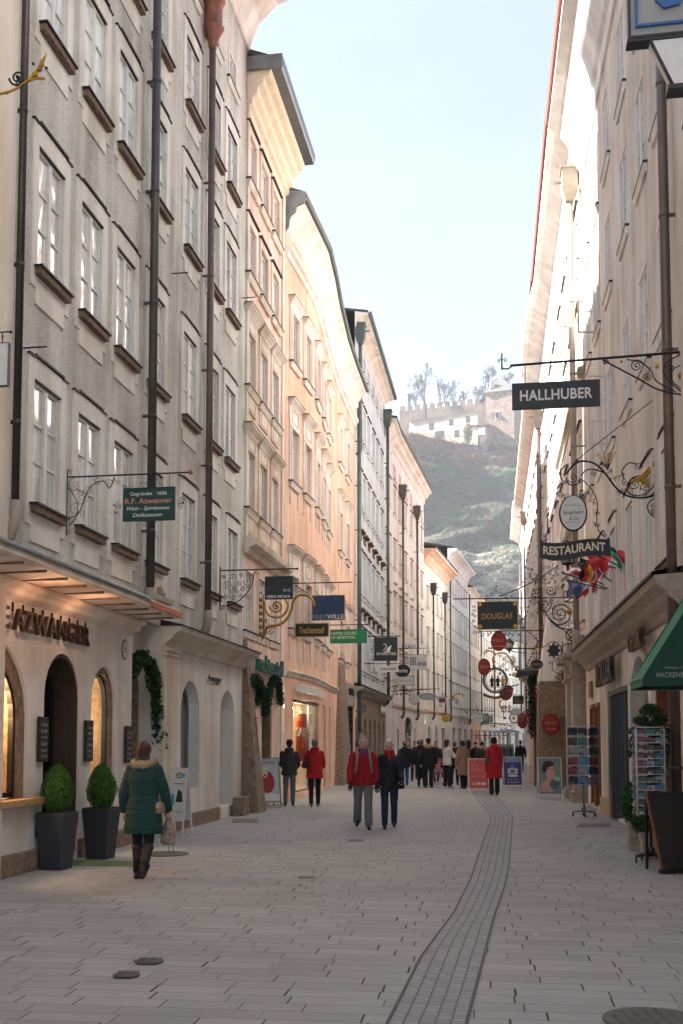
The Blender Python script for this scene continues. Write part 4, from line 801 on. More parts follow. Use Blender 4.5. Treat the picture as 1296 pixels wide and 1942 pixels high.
# drain strip
Lp=[(640,2200),(735,1942),(800,1814),(862,1730),(893,1668),(906,1628),(930,1560),(931,1548),(905,1515),(893,1498),(880,1480)]
Rp=[(850,2200),(885,1942),(912,1838),(937,1740),(958,1680),(966,1640),(972,1560),(972,1547),(945,1514),(930,1498),(915,1480)]
me=MB(); vs=[];uvs=[];acc=0;pr=None
for l_,r_ in zip(Lp,Rp):
    A=gp(*l_);Bp=gp(*r_); c=(A+Bp)/2; acc+= (c-pr).length if pr else 0; pr=c
    vs+= [(A.x,A.y,.004),(Bp.x,Bp.y,.004)]; uvs+=[(0,acc),((Bp-A).length and 1.0,acc)]
me.add(vs,[(2*i,2*i+1,2*i+3,2*i+2) for i in range(len(Lp)-1)]); 
st_=me.build('drain_channel',[paving('drain_setts','a5a6a6','8b8c8c',.2,.1,.012,.03,R(90),(.13,.13,.13),True,(.19,.19,.19))]); tag(st_,'narrow strip of small setts running down the street between dark edge joints',None,kind='structure')
uvl=st_.data.uv_layers.new(name='UVMap')
for lo_ in st_.data.loops: uvl.data[lo_.index].uv=uvs[lo_.vertex_index]
for k,pp in enumerate((Lp,Rp)):
    a=MB(); q=[gp(*p) for p in pp]; V=[];
    for i,p in enumerate(q):
        d=(q[min(i+1,len(q)-1)]-q[max(i-1,0)]).normalized(); nn=Vector((d.y,-d.x,0))*.011
        V+=[(p-nn)+Vector((0,0,.008)),(p+nn)+Vector((0,0,.008))]
    a.add(V,[(2*i,2*i+1,2*i+3,2*i+2) for i in range(len(q)-1)]); tag(a.build('drain_edge_joint',[G['black']]),'dark open joint along the %s edge of the drain strip'%('left' if k==0 else 'right'),None,kind='structure')
# ---------------------------------------------------------------- hill
def hillmat():
    m=bpy.data.materials.new('hillside'); m.use_nodes=True; t=m.node_tree; n=t.nodes; l=t.links; b=n['Principled BSDF']; b.inputs['Roughness'].default_value=1; b.inputs['Specular IOR Level'].default_value=.1; M=lambda *a: nodemath(t,*a)
    g=n.new('ShaderNodeNewGeometry'); sp=n.new('ShaderNodeSeparateXYZ'); l.new(g.outputs['Position'],sp.inputs[0])
    mp=n.new('ShaderNodeMapping'); mp.inputs['Rotation'].default_value=(0,R(-14),0); mp.inputs['Scale'].default_value=(.09,.09,.5); l.new(g.outputs['Position'],mp.inputs[0])
    s=n.new('ShaderNodeTexNoise'); s.inputs['Scale'].default_value=1.3; s.inputs['Detail'].default_value=9; s.inputs['Roughness'].default_value=.68; s.inputs['Distortion'].default_value=.5; l.new(mp.outputs[0],s.inputs['Vector'])
    r1=n.new('ShaderNodeValToRGB'); e=r1.color_ramp.elements; e[0].position=.36; e[0].color=(*lin('34352d'),1); e[1].position=.66; e[1].color=(*lin('8f8a7a'),1); q=r1.color_ramp.elements.new(.5); q.color=(*lin('625f55'),1); l.new(s.outputs['Fac'],r1.inputs[0])
    v=n.new('ShaderNodeTexNoise'); v.inputs['Scale'].default_value=.05; v.inputs['Detail'].default_value=9; v.inputs['Roughness'].default_value=.7; l.new(g.outputs['Position'],v.inputs['Vector'])
    r2=n.new('ShaderNodeValToRGB'); e=r2.color_ramp.elements; e[0].position=.42; e[0].color=(*lin('34472f'),1); e[1].position=.66; e[1].color=(*lin('4e4a40'),1); q=r2.color_ramp.elements.new(.52); q.color=(*lin('474539'),1); l.new(v.outputs['Fac'],r2.inputs[0])
    hz=M('ADD',sp.outputs[2],M('MULTIPLY',M('SUBTRACT',v.outputs['Fac'],.5),50))
    up=n.new('ShaderNodeMapRange'); up.inputs['From Min'].default_value=66; up.inputs['From Max'].default_value=73; l.new(M('ADD',M('ADD',hz,M('MULTIPLY',sp.outputs[0],.28)),M('MULTIPLY',M('SUBTRACT',s.outputs['Fac'],.5),24)),up.inputs['Value'])
    mx=n.new('ShaderNodeMix'); mx.data_type='RGBA'; l.new(up.outputs[0],mx.inputs['Factor']); l.new(r1.outputs[0],mx.inputs['A']); l.new(r2.outputs[0],mx.inputs['B'])
    u2=n.new('ShaderNodeMapRange'); u2.inputs['From Min'].default_value=83; u2.inputs['From Max'].default_value=93; l.new(hz,u2.inputs['Value'])
    m3=n.new('ShaderNodeMix'); m3.data_type='RGBA'; l.new(u2.outputs[0],m3.inputs['Factor']); l.new(mx.outputs['Result'],m3.inputs['A']); m3.inputs['B'].default_value=(*lin('6b4f40'),1)
    l.new(m3.outputs['Result'],b.inputs['Base Color'])
    f=n.new('ShaderNodeTexNoise'); f.inputs['Scale'].default_value=.6; f.inputs['Detail'].default_value=8; l.new(g.outputs['Position'],f.inputs['Vector'])
    bp=n.new('ShaderNodeBump'); bp.inputs['Strength'].default_value=1.; bp.inputs['Distance'].default_value=2.2; l.new(f.outputs['Fac'],bp.inputs['Height']); l.new(bp.outputs[0],b.inputs['Normal']); return m
HT=at(860,834,329).z
def hill(i,j):
    x=-60+220*i; y0=274+ (x)*.22
    prof=[(0,-2),(4,18),(9,30),(13,42),(19,50),(24,60),(31,72),(38,84),(46,HT-1),(60,HT+1),(120,HT+2),(220,HT-6)]
    k=j*(len(prof)-1); a_=int(min(k,len(prof)-2)); f=k-a_; o=prof[a_][0]*(1-f)+prof[a_+1][0]*f; z=prof[a_][1]*(1-f)+prof[a_+1][1]*f
    p=Vector((x,y0+o,z)); am=min(1,z/10)*(1 if o<48 else .12)
    d=noise.fractal(Vector((x*.03+5,z*.07,o*.02)),1.,2.1,6)*7*am
    st=math.sin((z+ x*.22)*.42+noise.noise(Vector((x*.05,z*.05,3)))*3)*.9*am
    return p+Vector((d*.3,-d-st,d*.15 if o<48 else d*.3))
a=MB(); a.quadgrid(hill,200,150,0); tag(a.build('hill',[hillmat()]),'steep rocky hillside with bare brush rising behind the street',None,kind='structure')
# brush on the slope
brm=[mat('brush_brown','6d5346',1,spec=.1),mat('brush_rust','8a6650',1,spec=.1),mat('brush_dark','40372f',1,spec=.1),mat('brush_green','35472c',1,spec=.1)]
a=MB()
for _ in range(2200):
    i=random.uniform(.3,.62); j=random.uniform(.52,.80); p=hill(i,j); z=p.z
    if z<HT-9 and random.random()<.8: continue
    c=random.choice((0,1,1,2)) if z>HT-9 else random.choice((0,2,2,3,3)); r=random.uniform(.5,1.3)
    for _k in range(14):
        d=Vector((random.gauss(0,1),random.gauss(0,1),abs(random.gauss(0,1)))).normalized()*r*random.random()**.4; t=Vector((random.gauss(0,1),random.gauss(0,1),random.gauss(1,1)))*.22; s=d.orthogonal().normalized()*.14
        a.add([p+d-s,p+d+s,p+d+t],[(0,1,2)],c)
tag(a.build('hillside_brush',brm),'leafless brown and rust-coloured brush covering the upper slope',None,kind='stuff')
# fortress
fw=mat('fortress_white','b3a592',.9,var=.15,vs=.4); fs=mat('fortress_stone','7a6a5c',.95,var=.4,vs=.5,c2='54463c'); fr_=mat('fortress_roof','55504c',.8,var=.3,vs=.8)
def P3_(px,py,Y): return at(px,py,Y)
def fbld(px0,px1,pyt,pyb,Y0,Y1,depth): # box between two picture columns
    A=at(px0,pyb,Y0);Bb=at(px1,pyb,Y1); zt=at((px0+px1)/2,pyt,(Y0+Y1)/2).z; zb=min(A.z,Bb.z)-3; return A,Bb,zb,zt
def fbox2(mb,A,Bb,z0,z1,dep,m=0):
    d=(Bb-A); d.z=0; d.normalize(); n=Vector((-d.y,d.x,0)); A=Vector((A.x,A.y,0));Bb=Vector((Bb.x,Bb.y,0))
    mb.hexa([A+Vector((0,0,z0)),Bb+Vector((0,0,z0)),Bb+n*dep+Vector((0,0,z0)),A+n*dep+Vector((0,0,z0)),A+Vector((0,0,z1)),Bb+Vector((0,0,z1)),Bb+n*dep+Vector((0,0,z1)),A+n*dep+Vector((0,0,z1))],m)
def onwall(A,Bb,t,z,w,h,mb,m,out=.15):
    d=(Bb-A); d.z=0; L=d.length; d.normalize(); p=A+d*(L*t); n=Vector((d.y,-d.x,0)); q=[]
    for o in (0,out):
        for (s,zz) in ((-w/2,z),(w/2,z),(w/2,z+h),(-w/2,z+h)): q.append(Vector((p.x,p.y,0))+d*s+n*o+Vector((0,0,zz)))
    mb.add(q,[(4,5,6,7),(0,4,5,1),(1,5,6,2),(2,6,7,3),(3,7,4,0)],m)
A,Bb,zb,zt=fbld(776,906,790,834,344,334,8); E_=empty('fortress_house',(A.x,A.y,zb),0,'long low cream house on the hilltop below the battlements','building'); o_=Vector((A.x,A.y,zb))
a=MB(); fbox2(a,A,Bb,zb,zt,8); a.build('wall',[fw],E_,org=o_)
a=MB(); n_=Vector((0,4,0)); e=Vector((0,-.6,0)); a.add([Vector((A.x-.5,A.y,zt))+e,Vector((Bb.x+.5,Bb.y,zt))+e,Vector((Bb.x,Bb.y,zt+1.1))+n_,Vector((A.x,A.y,zt+1.1))+n_,Vector((A.x-.5,A.y,zt-.3))+e,Vector((Bb.x+.5,Bb.y,zt-.3))+e,Vector((Bb.x,Bb.y,zt))+n_*2,Vector((A.x,A.y,zt))+n_*2],[(0,1,2,3),(4,5,1,0),(2,3,7,6)]); a.build('roof',[fr_],E_,org=o_)
zm=at(840,812,339).z
for t,z,w,h in ((.33,0,1.5,2.3),(.62,.6,1.3,1.8),(.86,.8,1.3,2.0),(.1,-3.4,1.4,2.2),(.45,-3.2,3,2.4),(.7,-3.4,1.4,2.2)):
    a=MB(); onwall(A,Bb,t,zm+z,w,h,a,0); a.build('window',[mat('fort_window','4a4442',.5) if False else G['silltop']],E_,org=o_)
A,Bb,zb,zt=fbld(758,930,776,830,358,348,3); E_=empty('battlement_wall',(A.x,A.y,zb),0,'crenellated stone wall along the hilltop behind the cream house','wall'); o_=Vector((A.x,A.y,zb))
a=MB(); fbox2(a,A,Bb,zb,zt+.8,1.2)
for k in range(12):
    t0=(k+.1)/12; t1=(k+.68)/12; fbox2(a,A.lerp(Bb,t0),A.lerp(Bb,t1),zt+.79,zt+2.6,1.2)
a.build('stonework',[fs],E_,org=o_)
A,Bb,zb,zt=fbld(922,976,743,850,342,338,9); Bb=Vector((Bb.x,Bb.y,0)); E_=empty('fortress_tower',(A.x,A.y,zb-4),0,'square stone tower with hipped grey roof and bare ivy on the hilltop','tower'); o_=Vector((A.x,A.y,zb-4))
a=MB(); fbox2(a,A,Bb,zb-4,zt,9); a.build('wall',[mat('ivy_wall','857466',.95,var=.45,vs=.9,c2='5a453b',bump=.5,bs=2)],E_,org=o_)
c=(A+Bb)/2+Vector((0,4.5,0)); a=MB(); z=zt; q=[(A.x-.8,A.y-.8,z),(Bb.x+.8,Bb.y-.8,z),(Bb.x+.8,Bb.y+9.8,z),(A.x-.8,A.y+9.8,z)]; ap=[(c.x-.3,c.y,z+6.2),(c.x+.3,c.y,z+6.2)]
a.add(q+ap,[(0,1,5,4),(1,2,5),(2,3,4,5),(3,0,4),(0,3,2,1)]); a.box(c.x-2.8,c.x-1.6,c.y-3.4,c.y-2,z+1.5,z+4.2,1); a.build('roof',[fr_,fw],E_,org=o_)
a=MB(); onwall(A,Bb,.42,at(945,794,340).z,1.5,2.6,a,0,.2); w_=a.build('window',[fw],E_,org=o_); b_=MB(); onwall(A,Bb,.42,at(945,794,340).z+.3,1.0,1.9,b_,0,.3); b_.build('pane',[G['dark']],w_,org=o_)
A,Bb,zb,zt=fbld(895,924,808,850,335,333,5); E_=empty('bay_room',(A.x,A.y,zb),0,'glazed bay room with red eave beside the hilltop tower','annex'); o_=Vector((A.x,A.y,zb))
a=MB(); fbox2(a,A,Bb,zb-4,zt,5); a.build('wall',[fs],E_,org=o_); a=MB(); fbox2(a,A+Vector((-.6,-.6,0)),Bb+Vector((.6,-.6,0)),zt,zt+.5,6); a.build('roof',[G['roofred']],E_,org=o_)
a=MB(); onwall(A,Bb,.5,zt-3,3.9,2.4,a,0); a.build('window',[G['glassfar']],E_,org=o_)
a=MB(); A=at(762,821,328);Bb=at(890,828,332)
for k in range(30): p=A.lerp(Bb,k/29); a.tube([p,p-Vector((0,0,1.4))],.05,4)
a.tube([A,Bb],.07,4); a.tube([A-Vector((0,0,.6)),Bb-Vector((0,0,.6))],.04,4); tag(a.build('hilltop_railing',[G['iron']]),'thin dark railing along the hilltop terrace','railing')
tw=mat('bare_bark','3f3833',.95,spec=.1); mis=[mat('mistletoe','6f6b2c',.9,spec=.1),mat('mistletoe_dark','504f22',.9,spec=.1)]
def baretree(px,py,Y,h,label,mist=0,seed=1,spread=.5):
    rnd=random.Random(seed); b0=at(px,py,Y); a=MB(); tips=[]
    def grow(p,d,L,r,lv):
        q=p+d*L; mid=p.lerp(q,.5)+Vector((rnd.uniform(-1,1),rnd.uniform(-1,1),0))*L*.06; a.tube([p,mid,q],[r,r*.8,r*.62],4 if lv>1 else 6,0,False); tips.append(q)
        if lv>=6 or L<.5: return
        for _ in range(3 if lv<4 else 2):
            ax=Vector((rnd.gauss(0,1),rnd.gauss(0,1),rnd.gauss(0,.4))); nd=(d+ax.normalized()*spread*rnd.uniform(.6,1.3)+Vector((0,0,.12))).normalized(); grow(p.lerp(q,rnd.uniform(.7,1)),nd,L*rnd.uniform(.6,.82),max(r*.62,.06),lv+1)
    E_=empty('bare_tree',b0,0,label,'tree',None)
    grow(b0-Vector((0,0,1)),Vector((rnd.uniform(-.1,.1),0,1)).normalized(),h*.34,h*.022,1)
    a.build('branches',[tw],E_,org=b0)
    if mist:
        T=[t for t in tips if t.z>b0.z+h*.3]
        for _ in range(mist):
            m=MB(); c=rnd.choice(T); r=rnd.uniform(.35,.85)
            for _k in range(70):
                d=Vector((rnd.gauss(0,1),rnd.gauss(0,1),rnd.gauss(0,1))).normalized(); p=c+d*r*rnd.random()**.4; s=d.orthogonal().normalized()*.12; m.add([p-s,p+s,p+d*.3],[(0,1,2)],rnd.choice((0,1)))
            m.build('mistletoe',mis,E_,org=b0)
baretree(808,790,350,17,'bare hilltop tree full of yellow-green mistletoe balls, left end of the battlements',26,3)
baretree(922,760,350,13,'bare hilltop tree with mistletoe just left of the tower roof',16,5)
baretree(904,775,352,9,'small bushy hilltop tree with mistletoe in front of the bigger one by the tower',10,15)
baretree(967,735,345,6,'mistletoe-laden treetop showing above the tower roof',9,8)
for k,(px,h) in enumerate(((835,15),(848,14),(776,9),(790,11),(862,11),(878,10))): baretree(px,788,356+k*2,h,['slender bare tree right of the first mistletoe tree','bare forked tree behind the middle of the battlements','low bare tree at the far left end of the battlements','bare tree beside the leftmost mistletoe tree','bare tree between the forked one and the tower group','low twiggy bare tree left of the bushy mistletoe tree'][k],0,30+k)
a=MB(); c=at(888,822,333)
def fn():
    d=Vector((random.gauss(0,1),random.gauss(0,1),random.gauss(0,1))).normalized(); return c+Vector((d.x*1.6,d.y*1.2,d.z*3.4))*random.random()**.4,d
a.leaves(fn,1500,.45,(0,1)); a.tube([c-Vector((0,0,4)),c],.2,6,2); tag(a.build('ivy_shrub',[mat('ivy_green','4c5630',.9,spec=.1),mat('ivy_dark','4a5634',.9,spec=.1),tw]),'pale green ivy shrub against the cream hilltop house','shrub')
# air
a=MB(); a.box(-330,330,-40,520,-1,HT+60); hz=a.build('haze',[]); tag(hz,'thin pale winter haze filling the street and valley',None,kind='stuff')
hm=bpy.data.materials.new('air'); hm.use_nodes=True; t=hm.node_tree; t.nodes.remove(t.nodes['Principled BSDF']); pv=t.nodes.new('ShaderNodeVolumePrincipled'); pv.inputs['Density'].default_value=.0005; pv.inputs['Color'].default_value=(.9,.94,1,1); pv.inputs['Anisotropy'].default_value=.25; t.links.new(pv.outputs[0],t.nodes['Material Output'].inputs['Volume']); hz.data.materials.clear(); hz.data.materials.append(hm)
# ---------------------------------------------------------------- hanging signs
G['navy']=mat('sign_anthracite','2a3033',.5,var=.1,vs=9); G['dkgreen']=mat('sign_green','17403c',.5,var=.15,vs=6); G['goldp']=mat('gold_paint','c79a4e',.45,.3); G['copt']=mat('copper_paint','c98768',.5)
G['blue']=mat('sign_blue','17345a',.45,var=.5,vs=3,c2='28456a'); G['green']=mat('sign_bright_green','1c8b56',.5); G['red']=mat('sign_wine_red','8c1a26',.45,var=.15,vs=5); G['whitep']=mat('white_sign','d9d9d6',.5,var=.08,vs=5); G['greyp']=mat('grey_sign','9aa0a2',.5,var=.1,vs=5); G['yellow']=mat('yellow_sign','d8a21c',.5)
G['blk']=mat('sign_black','16191a',.4,var=.2,vs=8); G['bluep']=mat('blue_paint','2f5f9a',.5); G['leafg']=mat('painted_leaf','264a34',.6); G['brass']=mat('brass_ball','a8743a',.35,.7)
class SG:
    def __init__(s,px,py,Y,label,name='hanging_sign',cat='shop sign',rz=-8.8,group=None):
        s.px,s.py,s.k=px,py,Y/FX; s.p=at(px,py,Y); s.e=empty(name,s.p,R(rz),label,cat,group); s.Y=Y
    def q(s,px,py): return ((px-s.px)*s.k/math.cos(R(8.8)),(s.py-py)*s.k)
    def board(s,x0,y0,x1,y1,face,frame=None,t=.02,texts=(),name='board',fw=1.2,extra=None):
        a=MB(); A=s.q(x0,y1);Bq=s.q(x1,y0); a.box(A[0],Bq[0],-t,t,A[1],Bq[1],0)
        if frame: rect_ring(a,A[0]+fw*s.k,Bq[0]-fw*s.k,A[1]+fw*s.k,Bq[1]-fw*s.k,fw*s.k*1.3,-t-.01,t+.01,1)
        mats=[G[face],G[frame or face]]
        for tx in texts:
            st,cx,cy,h,w_,mt=tx[:6]; c=s.q(cx,cy)
            if G[mt] not in mats: mats.append(G[mt])
            kw=tx[6] if len(tx)>6 else {}
            for f in ((-1,1) if s.Y<20 else (-1,)):
                if f<0: a.text(st,c[0],c[1],h*s.k,-t-.0005,mats.index(G[mt]),w_*s.k,.003,**kw)
        if extra: extra(a,s,t,mats)
        return a.build(name,mats,s.e)
    def oval(s,cx,cy,rx,ry,face,rim=None,t=.02,texts=(),name='board',extra=None,rw=1.):
        a=MB(); c=s.q(cx,cy); a.disc(c,rx*s.k,ry*s.k,-t,t,32,0); mats=[G[face],G[rim or face]]
        if rim: a.ring(c,rx*s.k,ry*s.k,rw*s.k,36,1)
        for tx in texts:
            st,x,y,h,w_,mt=tx[:6]; cc=s.q(x,y)
            if G[mt] not in mats: mats.append(G[mt])
            a.text(st,cc[0],cc[1],h*s.k,-t-.0005,mats.index(G[mt]),w_*s.k,.003,**(tx[6] if len(tx)>6 else {}))
        if extra: extra(a,s,t,mats)
        return a.build(name,mats,s.e)
    def iron(s,lines=(),sp=(),r=.9,plate=None,m='iron',name='bracket',balls=(),gold=()):
        a=MB(); mats=[G[m],G['gold'],G['brass']]
        for L in lines:
            pts=[s.q(*p) for p in L[0]]; t=(L[1] if len(L)>1 else r)*s.k
            if len(pts)==2: a.tube([(x,0,z) for x,z in pts],t,6,L[2] if len(L)>2 else 0)
            else: a.path2(pts,t,L[2] if len(L)>2 else 0)
        for q_ in sp:
            c=s.q(q_[0],q_[1]); a.spiral(c[0],c[1],q_[2]*s.k,q_[3],q_[4],(q_[5] if len(q_)>5 else r*.65)*s.k,m=q_[6] if len(q_)>6 else 0)
        for bx,by,br,bm in balls: c=s.q(bx,by); a.ball((c[0],0,c[1]),br*s.k,10,bm)
        if plate: p0,p1=s.q(*plate[0]),s.q(*plate[1]); a.box(min(p0[0],p1[0])-.012,p0[0]+.012,-.012,.012,min(p0[1],p1[1]),max(p0[1],p1[1]),0)
        return a.build(name,mats,s.e)
def autoscroll(x0,y0,x1,y1,n,seed,rmin=3,rmax=8):
    rnd=random.Random(seed); out=[];pl=[];k=0
    while len(out)<n and k<900:
        k+=1; r=rnd.uniform(rmin,rmax); x=rnd.uniform(x0+r,x1-r); y=rnd.uniform(y0+r,y1-r)
        if any((x-a)**2+(y-b)**2<(r+c)**2*.8 for a,b,c in pl): continue
        pl.append((x,y,r)); out.append((x,y,r,rnd.uniform(0,360),rnd.choice((-1,1))*rnd.uniform(1.2,1.8)))
    return out
# wine merchant
s=SG(128,905,14.75,'dark green hanging sign with copper R.F.Azwanger lettering on a scroll bracket, grey house')
s.iron(lines=[([(128,905),(372,905)],1.6),([(128,890),(128,1018)],1.4),([(251,905),(251,932)],.5),([(330,905),(330,932)],.5),([(128,985),(150,978),(163,950),(175,925),(200,915),(212,930),(222,908)],1.1),([(128,925),(140,938),(150,960),(146,985),(132,1000)],.9)],
 sp=[(143,921,14,90,1.6),(158,948,11,0,-1.6),(170,930,10,180,1.5),(190,917,10,0,1.4),(212,921,9,180,-1.5),(145,968,13,40,1.5),(158,978,9,200,-1.4),(139,990,9,0,1.4),(133,893,5,270,1.3),(130,1013,5,90,-1.3),(286,925,8,200,1.4),(298,925,8,-20,-1.4),(232,963,7,90,1.3),(232,968,7,270,-1.3),(350,960,7,90,-1.3),(350,968,7,270,1.3),(283,1002,7,160,-1.3),(299,1002,7,20,1.3),(275,924,5,0,1.2),(312,926,5,180,-1.2)],
 balls=[(371,905,4.6,2),(292,916,2,0),(222,963,2,0),(357,963,2,0)])
s.board(241,932,341,995,'dkgreen','iron',.015,[('Gegründet   1656',290,943,6.5,72,'wtext'),('R.F. Azwanger',290,957,10,93,'copt',dict(bold=.02)),('Wein - Spirituosen',290,971,7,84,'wtext',dict(shear=.4)),('Delikatessen',288,984,7,58,'wtext',dict(shear=.4))],fw=.5)
# fashion sign
s=SG(419,1082,22.3,'square anthracite VERO MODA sign on an iron scroll bracket left of the gilded one')
s.iron(lines=[([(419,1082),(566,1082)],1.3),([(418,1075),(418,1158)],1.3),([(514,1082),(514,1096)],.4),([(549,1082),(549,1096)],.4),([(484,1084),(480,1110),(462,1135),(440,1148),(420,1150)],.9)],
 sp=autoscroll(421,1085,482,1145,20,3,4,11)+[(490,1088,5,90,1.3),(423,1155,4,0,1.3)],balls=[(566,1082,2.2,0)])
s.board(505,1096,558,1140,'navy',None,.02,[('VERO MODA',531,1134.5,5,47,'wtext',dict(bold=.02)),('M',547,1123,6,14,'greyp',dict(bold=.015))])
# gilded trachten bracket
s=SG(492,1170,26.5,'black Trachtenstadl sign with gold lettering hanging from a large gilded S-scroll')
s.iron(lines=[([(489,1130),(489,1212)],.8),([(500,1130),(500,1212)],.8),([(494.5,1122),(489,1131)],.8),([(494.5,1122),(500,1131)],.8),([(489,1211),(494.5,1219)],.8),([(500,1211),(494.5,1219)],.8),
 ([(503,1206),(508,1190),(530,1186),(545,1175),(553,1160),(558,1140),(568,1131),(583,1131),(593,1138),(597,1150)],2.6,1),([(502,1140),(503,1155),(512,1168),(528,1172),(542,1164),(547,1148),(542,1138)],2.2,1),([(589,1165),(573,1185)],.4),([(612,1180),(615,1185)],.4),([(553,1107),(668,1107)],1.1),([(560,1110),(585,1127)],.8)],
 sp=[(525,1150,13,180,1.8,2.0,1),(508,1184,8,90,1.4,.8,1),(512,1196,8,0,-1.5,.8,0),(505,1178,5,0,1.3),(518,1190,5,90,-1.3,.7,1),(566,1118,8,90,1.5),(574,1124,6,0,-1.4)],
 balls=[(494.5,1137+13*k,4.6,1) for k in range(6)]+[(597,1150,3,1),(668,1107,1.5,2)])
s.board(561,1184,625,1210,'blk','goldp',.025,[('Trachtenstadl',593,1197,12,48,'goldp',dict(bold=.025,shear=.12))],fw=1.2)
def ex(a,s,t,mats):
    for k in range(3): c=s.q(636+k*7,1146-k*3); a.ring(c,(9-2*k)*s.k,(10-2*k)*s.k,.25*s.k,24,2,-t)
G['bluel']=mat('blue_line','31608f',.5)
s=SG(592,1107,31.5,'dark blue sign with gold edge reading FREYWILLE under a straight iron arm')
s.iron(lines=[([(604,1107),(604,1130)],.4),([(643,1107),(643,1130)],.4)],name='hanger')
s.board(592,1130,655,1178,'blue','goldp',.02,[('~',620,1150,6,10,'bluel'),('FREY',607,1171,8.5,29,'greyp'),('WILLE',637,1171,8.5,32,'wtext',dict(bold=.012))],fw=.8,extra=ex)
s=SG(600,1186,35,'bright green rectangular UNITED COLORS OF BENETTON sign on a thin arm')
s.iron(lines=[([(598,1186),(697,1186)],.9),([(655,1150),(720,1205)],.4)],balls=[(697,1186,1.8,0)])
s.board(627,1195,696,1221,'green','iron',.02,[('UNITED COLORS',653,1202,5.2,48,'wtext',dict(bold=.01)),('OF BENETTON.',652,1210,5.2,46,'wtext',dict(bold=.01))],fw=.3)
def swan(a,s,t,mats):
    c=s.q
    a.path2([c(727,1224),c(730,1222),c(733,1225),c(731,1230),c(728,1235),c(733,1238),c(740,1236)],.8*s.k,2,-t-.01)
    a.extr([c(732,1236),c(735,1229),c(743,1224),c(741,1232),c(738,1237)],-t-.01,-t,2)
s=SG(697,1206,50,'anthracite square sign with white swan and SWAROVSKI lettering')
s.iron(lines=[([(697,1207),(760,1207)],.9),([(714,1202),(747,1202)],.4),([(700,1187),(716,1203)],.35),([(686,1258),(710,1258)],.5)],sp=autoscroll(702,1210,712,1258,8,5,2,5),r=.6)
s.board(710,1209,754,1254,'navy',None,.03,[('SWAROVSKI',732.5,1240.5,5.6,37,'wtext')],extra=swan)
s=SG(690,1258,49,'small white WANGER sign below the swan sign')
s.iron(lines=[([(690,1259),(757,1259)],.5)],sp=autoscroll(704,1262,718,1295,8,9,2.5,6)+autoscroll(722,1277,733,1295,5,19,2,4),r=.6)
s.board(718,1263,755,1275,'whitep',None,.02,[('WANGER',736.5,1269,5,32,'navy',dict(bold=.02))])
s=SG(757,1259,55,'dark oval sign reading Berlitz behind the white WANGER one'); s.oval(764,1272,13.5,11,'blk','iron',.03,[('Berlitz',764,1272,6.5,20,'whitep',dict(bold=.02))]); s.iron(lines=[([(740,1258),(775,1258)],.5)],name='arm')
s=SG(745,1291,58,'pale framed signboard hanging under the dark oval sign'); s.board(755,1283,785,1300,'whitep','iron',.03,[('FRISÖR',770,1292,4,24,'copt')],fw=.6); s.iron(lines=[([(748,1281),(786,1281)],.4),([(742,1311),(832,1307)],.5)],sp=autoscroll(741,1285,756,1322,10,12,2.5,6)+autoscroll(757,1305,780,1322,7,13,2,4),r=.6)
def irb(a,s,t,mats):
    for i in range(4):
        for j in range(4): q=s.q(777.5+i*3,1247+j*4); a.box(q[0],q[0]+2*s.k,-t-.004,-t,q[1]-3*s.k,q[1],2)
s=SG(742,1230,60,'white sign with a grey grid and the letters IRB'); s.board(774,1242,809,1271,'whitep','greyp',.03,[('IRB',800,1260,7.5,17,'navy',dict(bold=.012))],fw=.4,extra=irb); s.iron(lines=[([(742,1230),(811,1230)],.6),([(779,1230),(779,1242)],.3),([(803,1230),(803,1242)],.3),([(762,1228),(772,1231),(776,1226)],.8)])
s=SG(750,1226,66,'thin pale name board partly behind the swan sign'); s.board(755,1222,789,1230,'whitep',None,.03,[('SALON Friseur',772,1226,4,30,'greyp')])
def clk(a,s,t,mats):
    c=s.q(785,1326)
    for k in range(12): an=PI*k/6; a.ball((c[0]+7*s.k*math.cos(an),-t,c[1]+7*s.k*math.sin(an)),.5*s.k,5,2)
    a.tube([(c[0],-t-.01,c[1]),(c[0]+.5*s.k,-t-.01,c[1]+6*s.k)],.4*s.k,4,2); a.tube([(c[0],-t-.01,c[1]),(c[0]-3*s.k,-t-.01,c[1]-2*s.k)],.4*s.k,4,2)
s=SG(760,1311,62,'round white street clock with gold rim hanging on the left','hanging_clock','clock'); s.oval(785,1326,9,9.5,'whitep','goldp',.06,[('.',785,1320,.5,.5,'blk')],extra=clk,name='clock_face'); s.iron(lines=[([(757,1309),(800,1309)],.5),([(785,1309),(785,1317)],.4)],sp=[(794,1316,3.5,0,1)])
s=SG(770,1315,66,'long pale oval KEYS sign right of the round clock'); s.oval(811,1321,16.5,6.5,'greyp','whitep',.03,[('KEYS',811,1321,5,17,'whitep')]); s.iron(lines=[([(770,1307),(834,1307)],.5)],name='arm')
def fl3(a,s,t,mats):
    q0=s.q(832,1333);q1=s.q(846,1323); x=(q1[0]-q0[0])/2
    a.box(q0[0]+x,q1[0],-t-.003,-t,q0[1]+2*s.k,q1[1]-2*s.k,2)
G['flagred']=mat('flag_red','b3202b',.7)
s=SG(826,1322,75,'small navy, white and red flag-like shop sign'); s.board(832,1323,846,1333,'blue','whitep',.03,[('.',834,1328,.4,.4,'flagred')],fw=.8,extra=fl3); s.iron(lines=[([(826,1322),(850,1322)],.6)],sp=[(837,1338,4,90,1.2),(841,1317,4,0,-1.3)])
a_=SG(852,1330,78,'curved gilded bracket arm reaching from the left row','gilded_bracket','bracket'); a_.iron(lines=[([(852,1330),(860,1320),(868,1316),(877,1317),(878,1321)],1.2,1)],sp=[(860,1325,4,0,1.3,.7,0),(866,1329,5,0,-1.3,.7,0)])
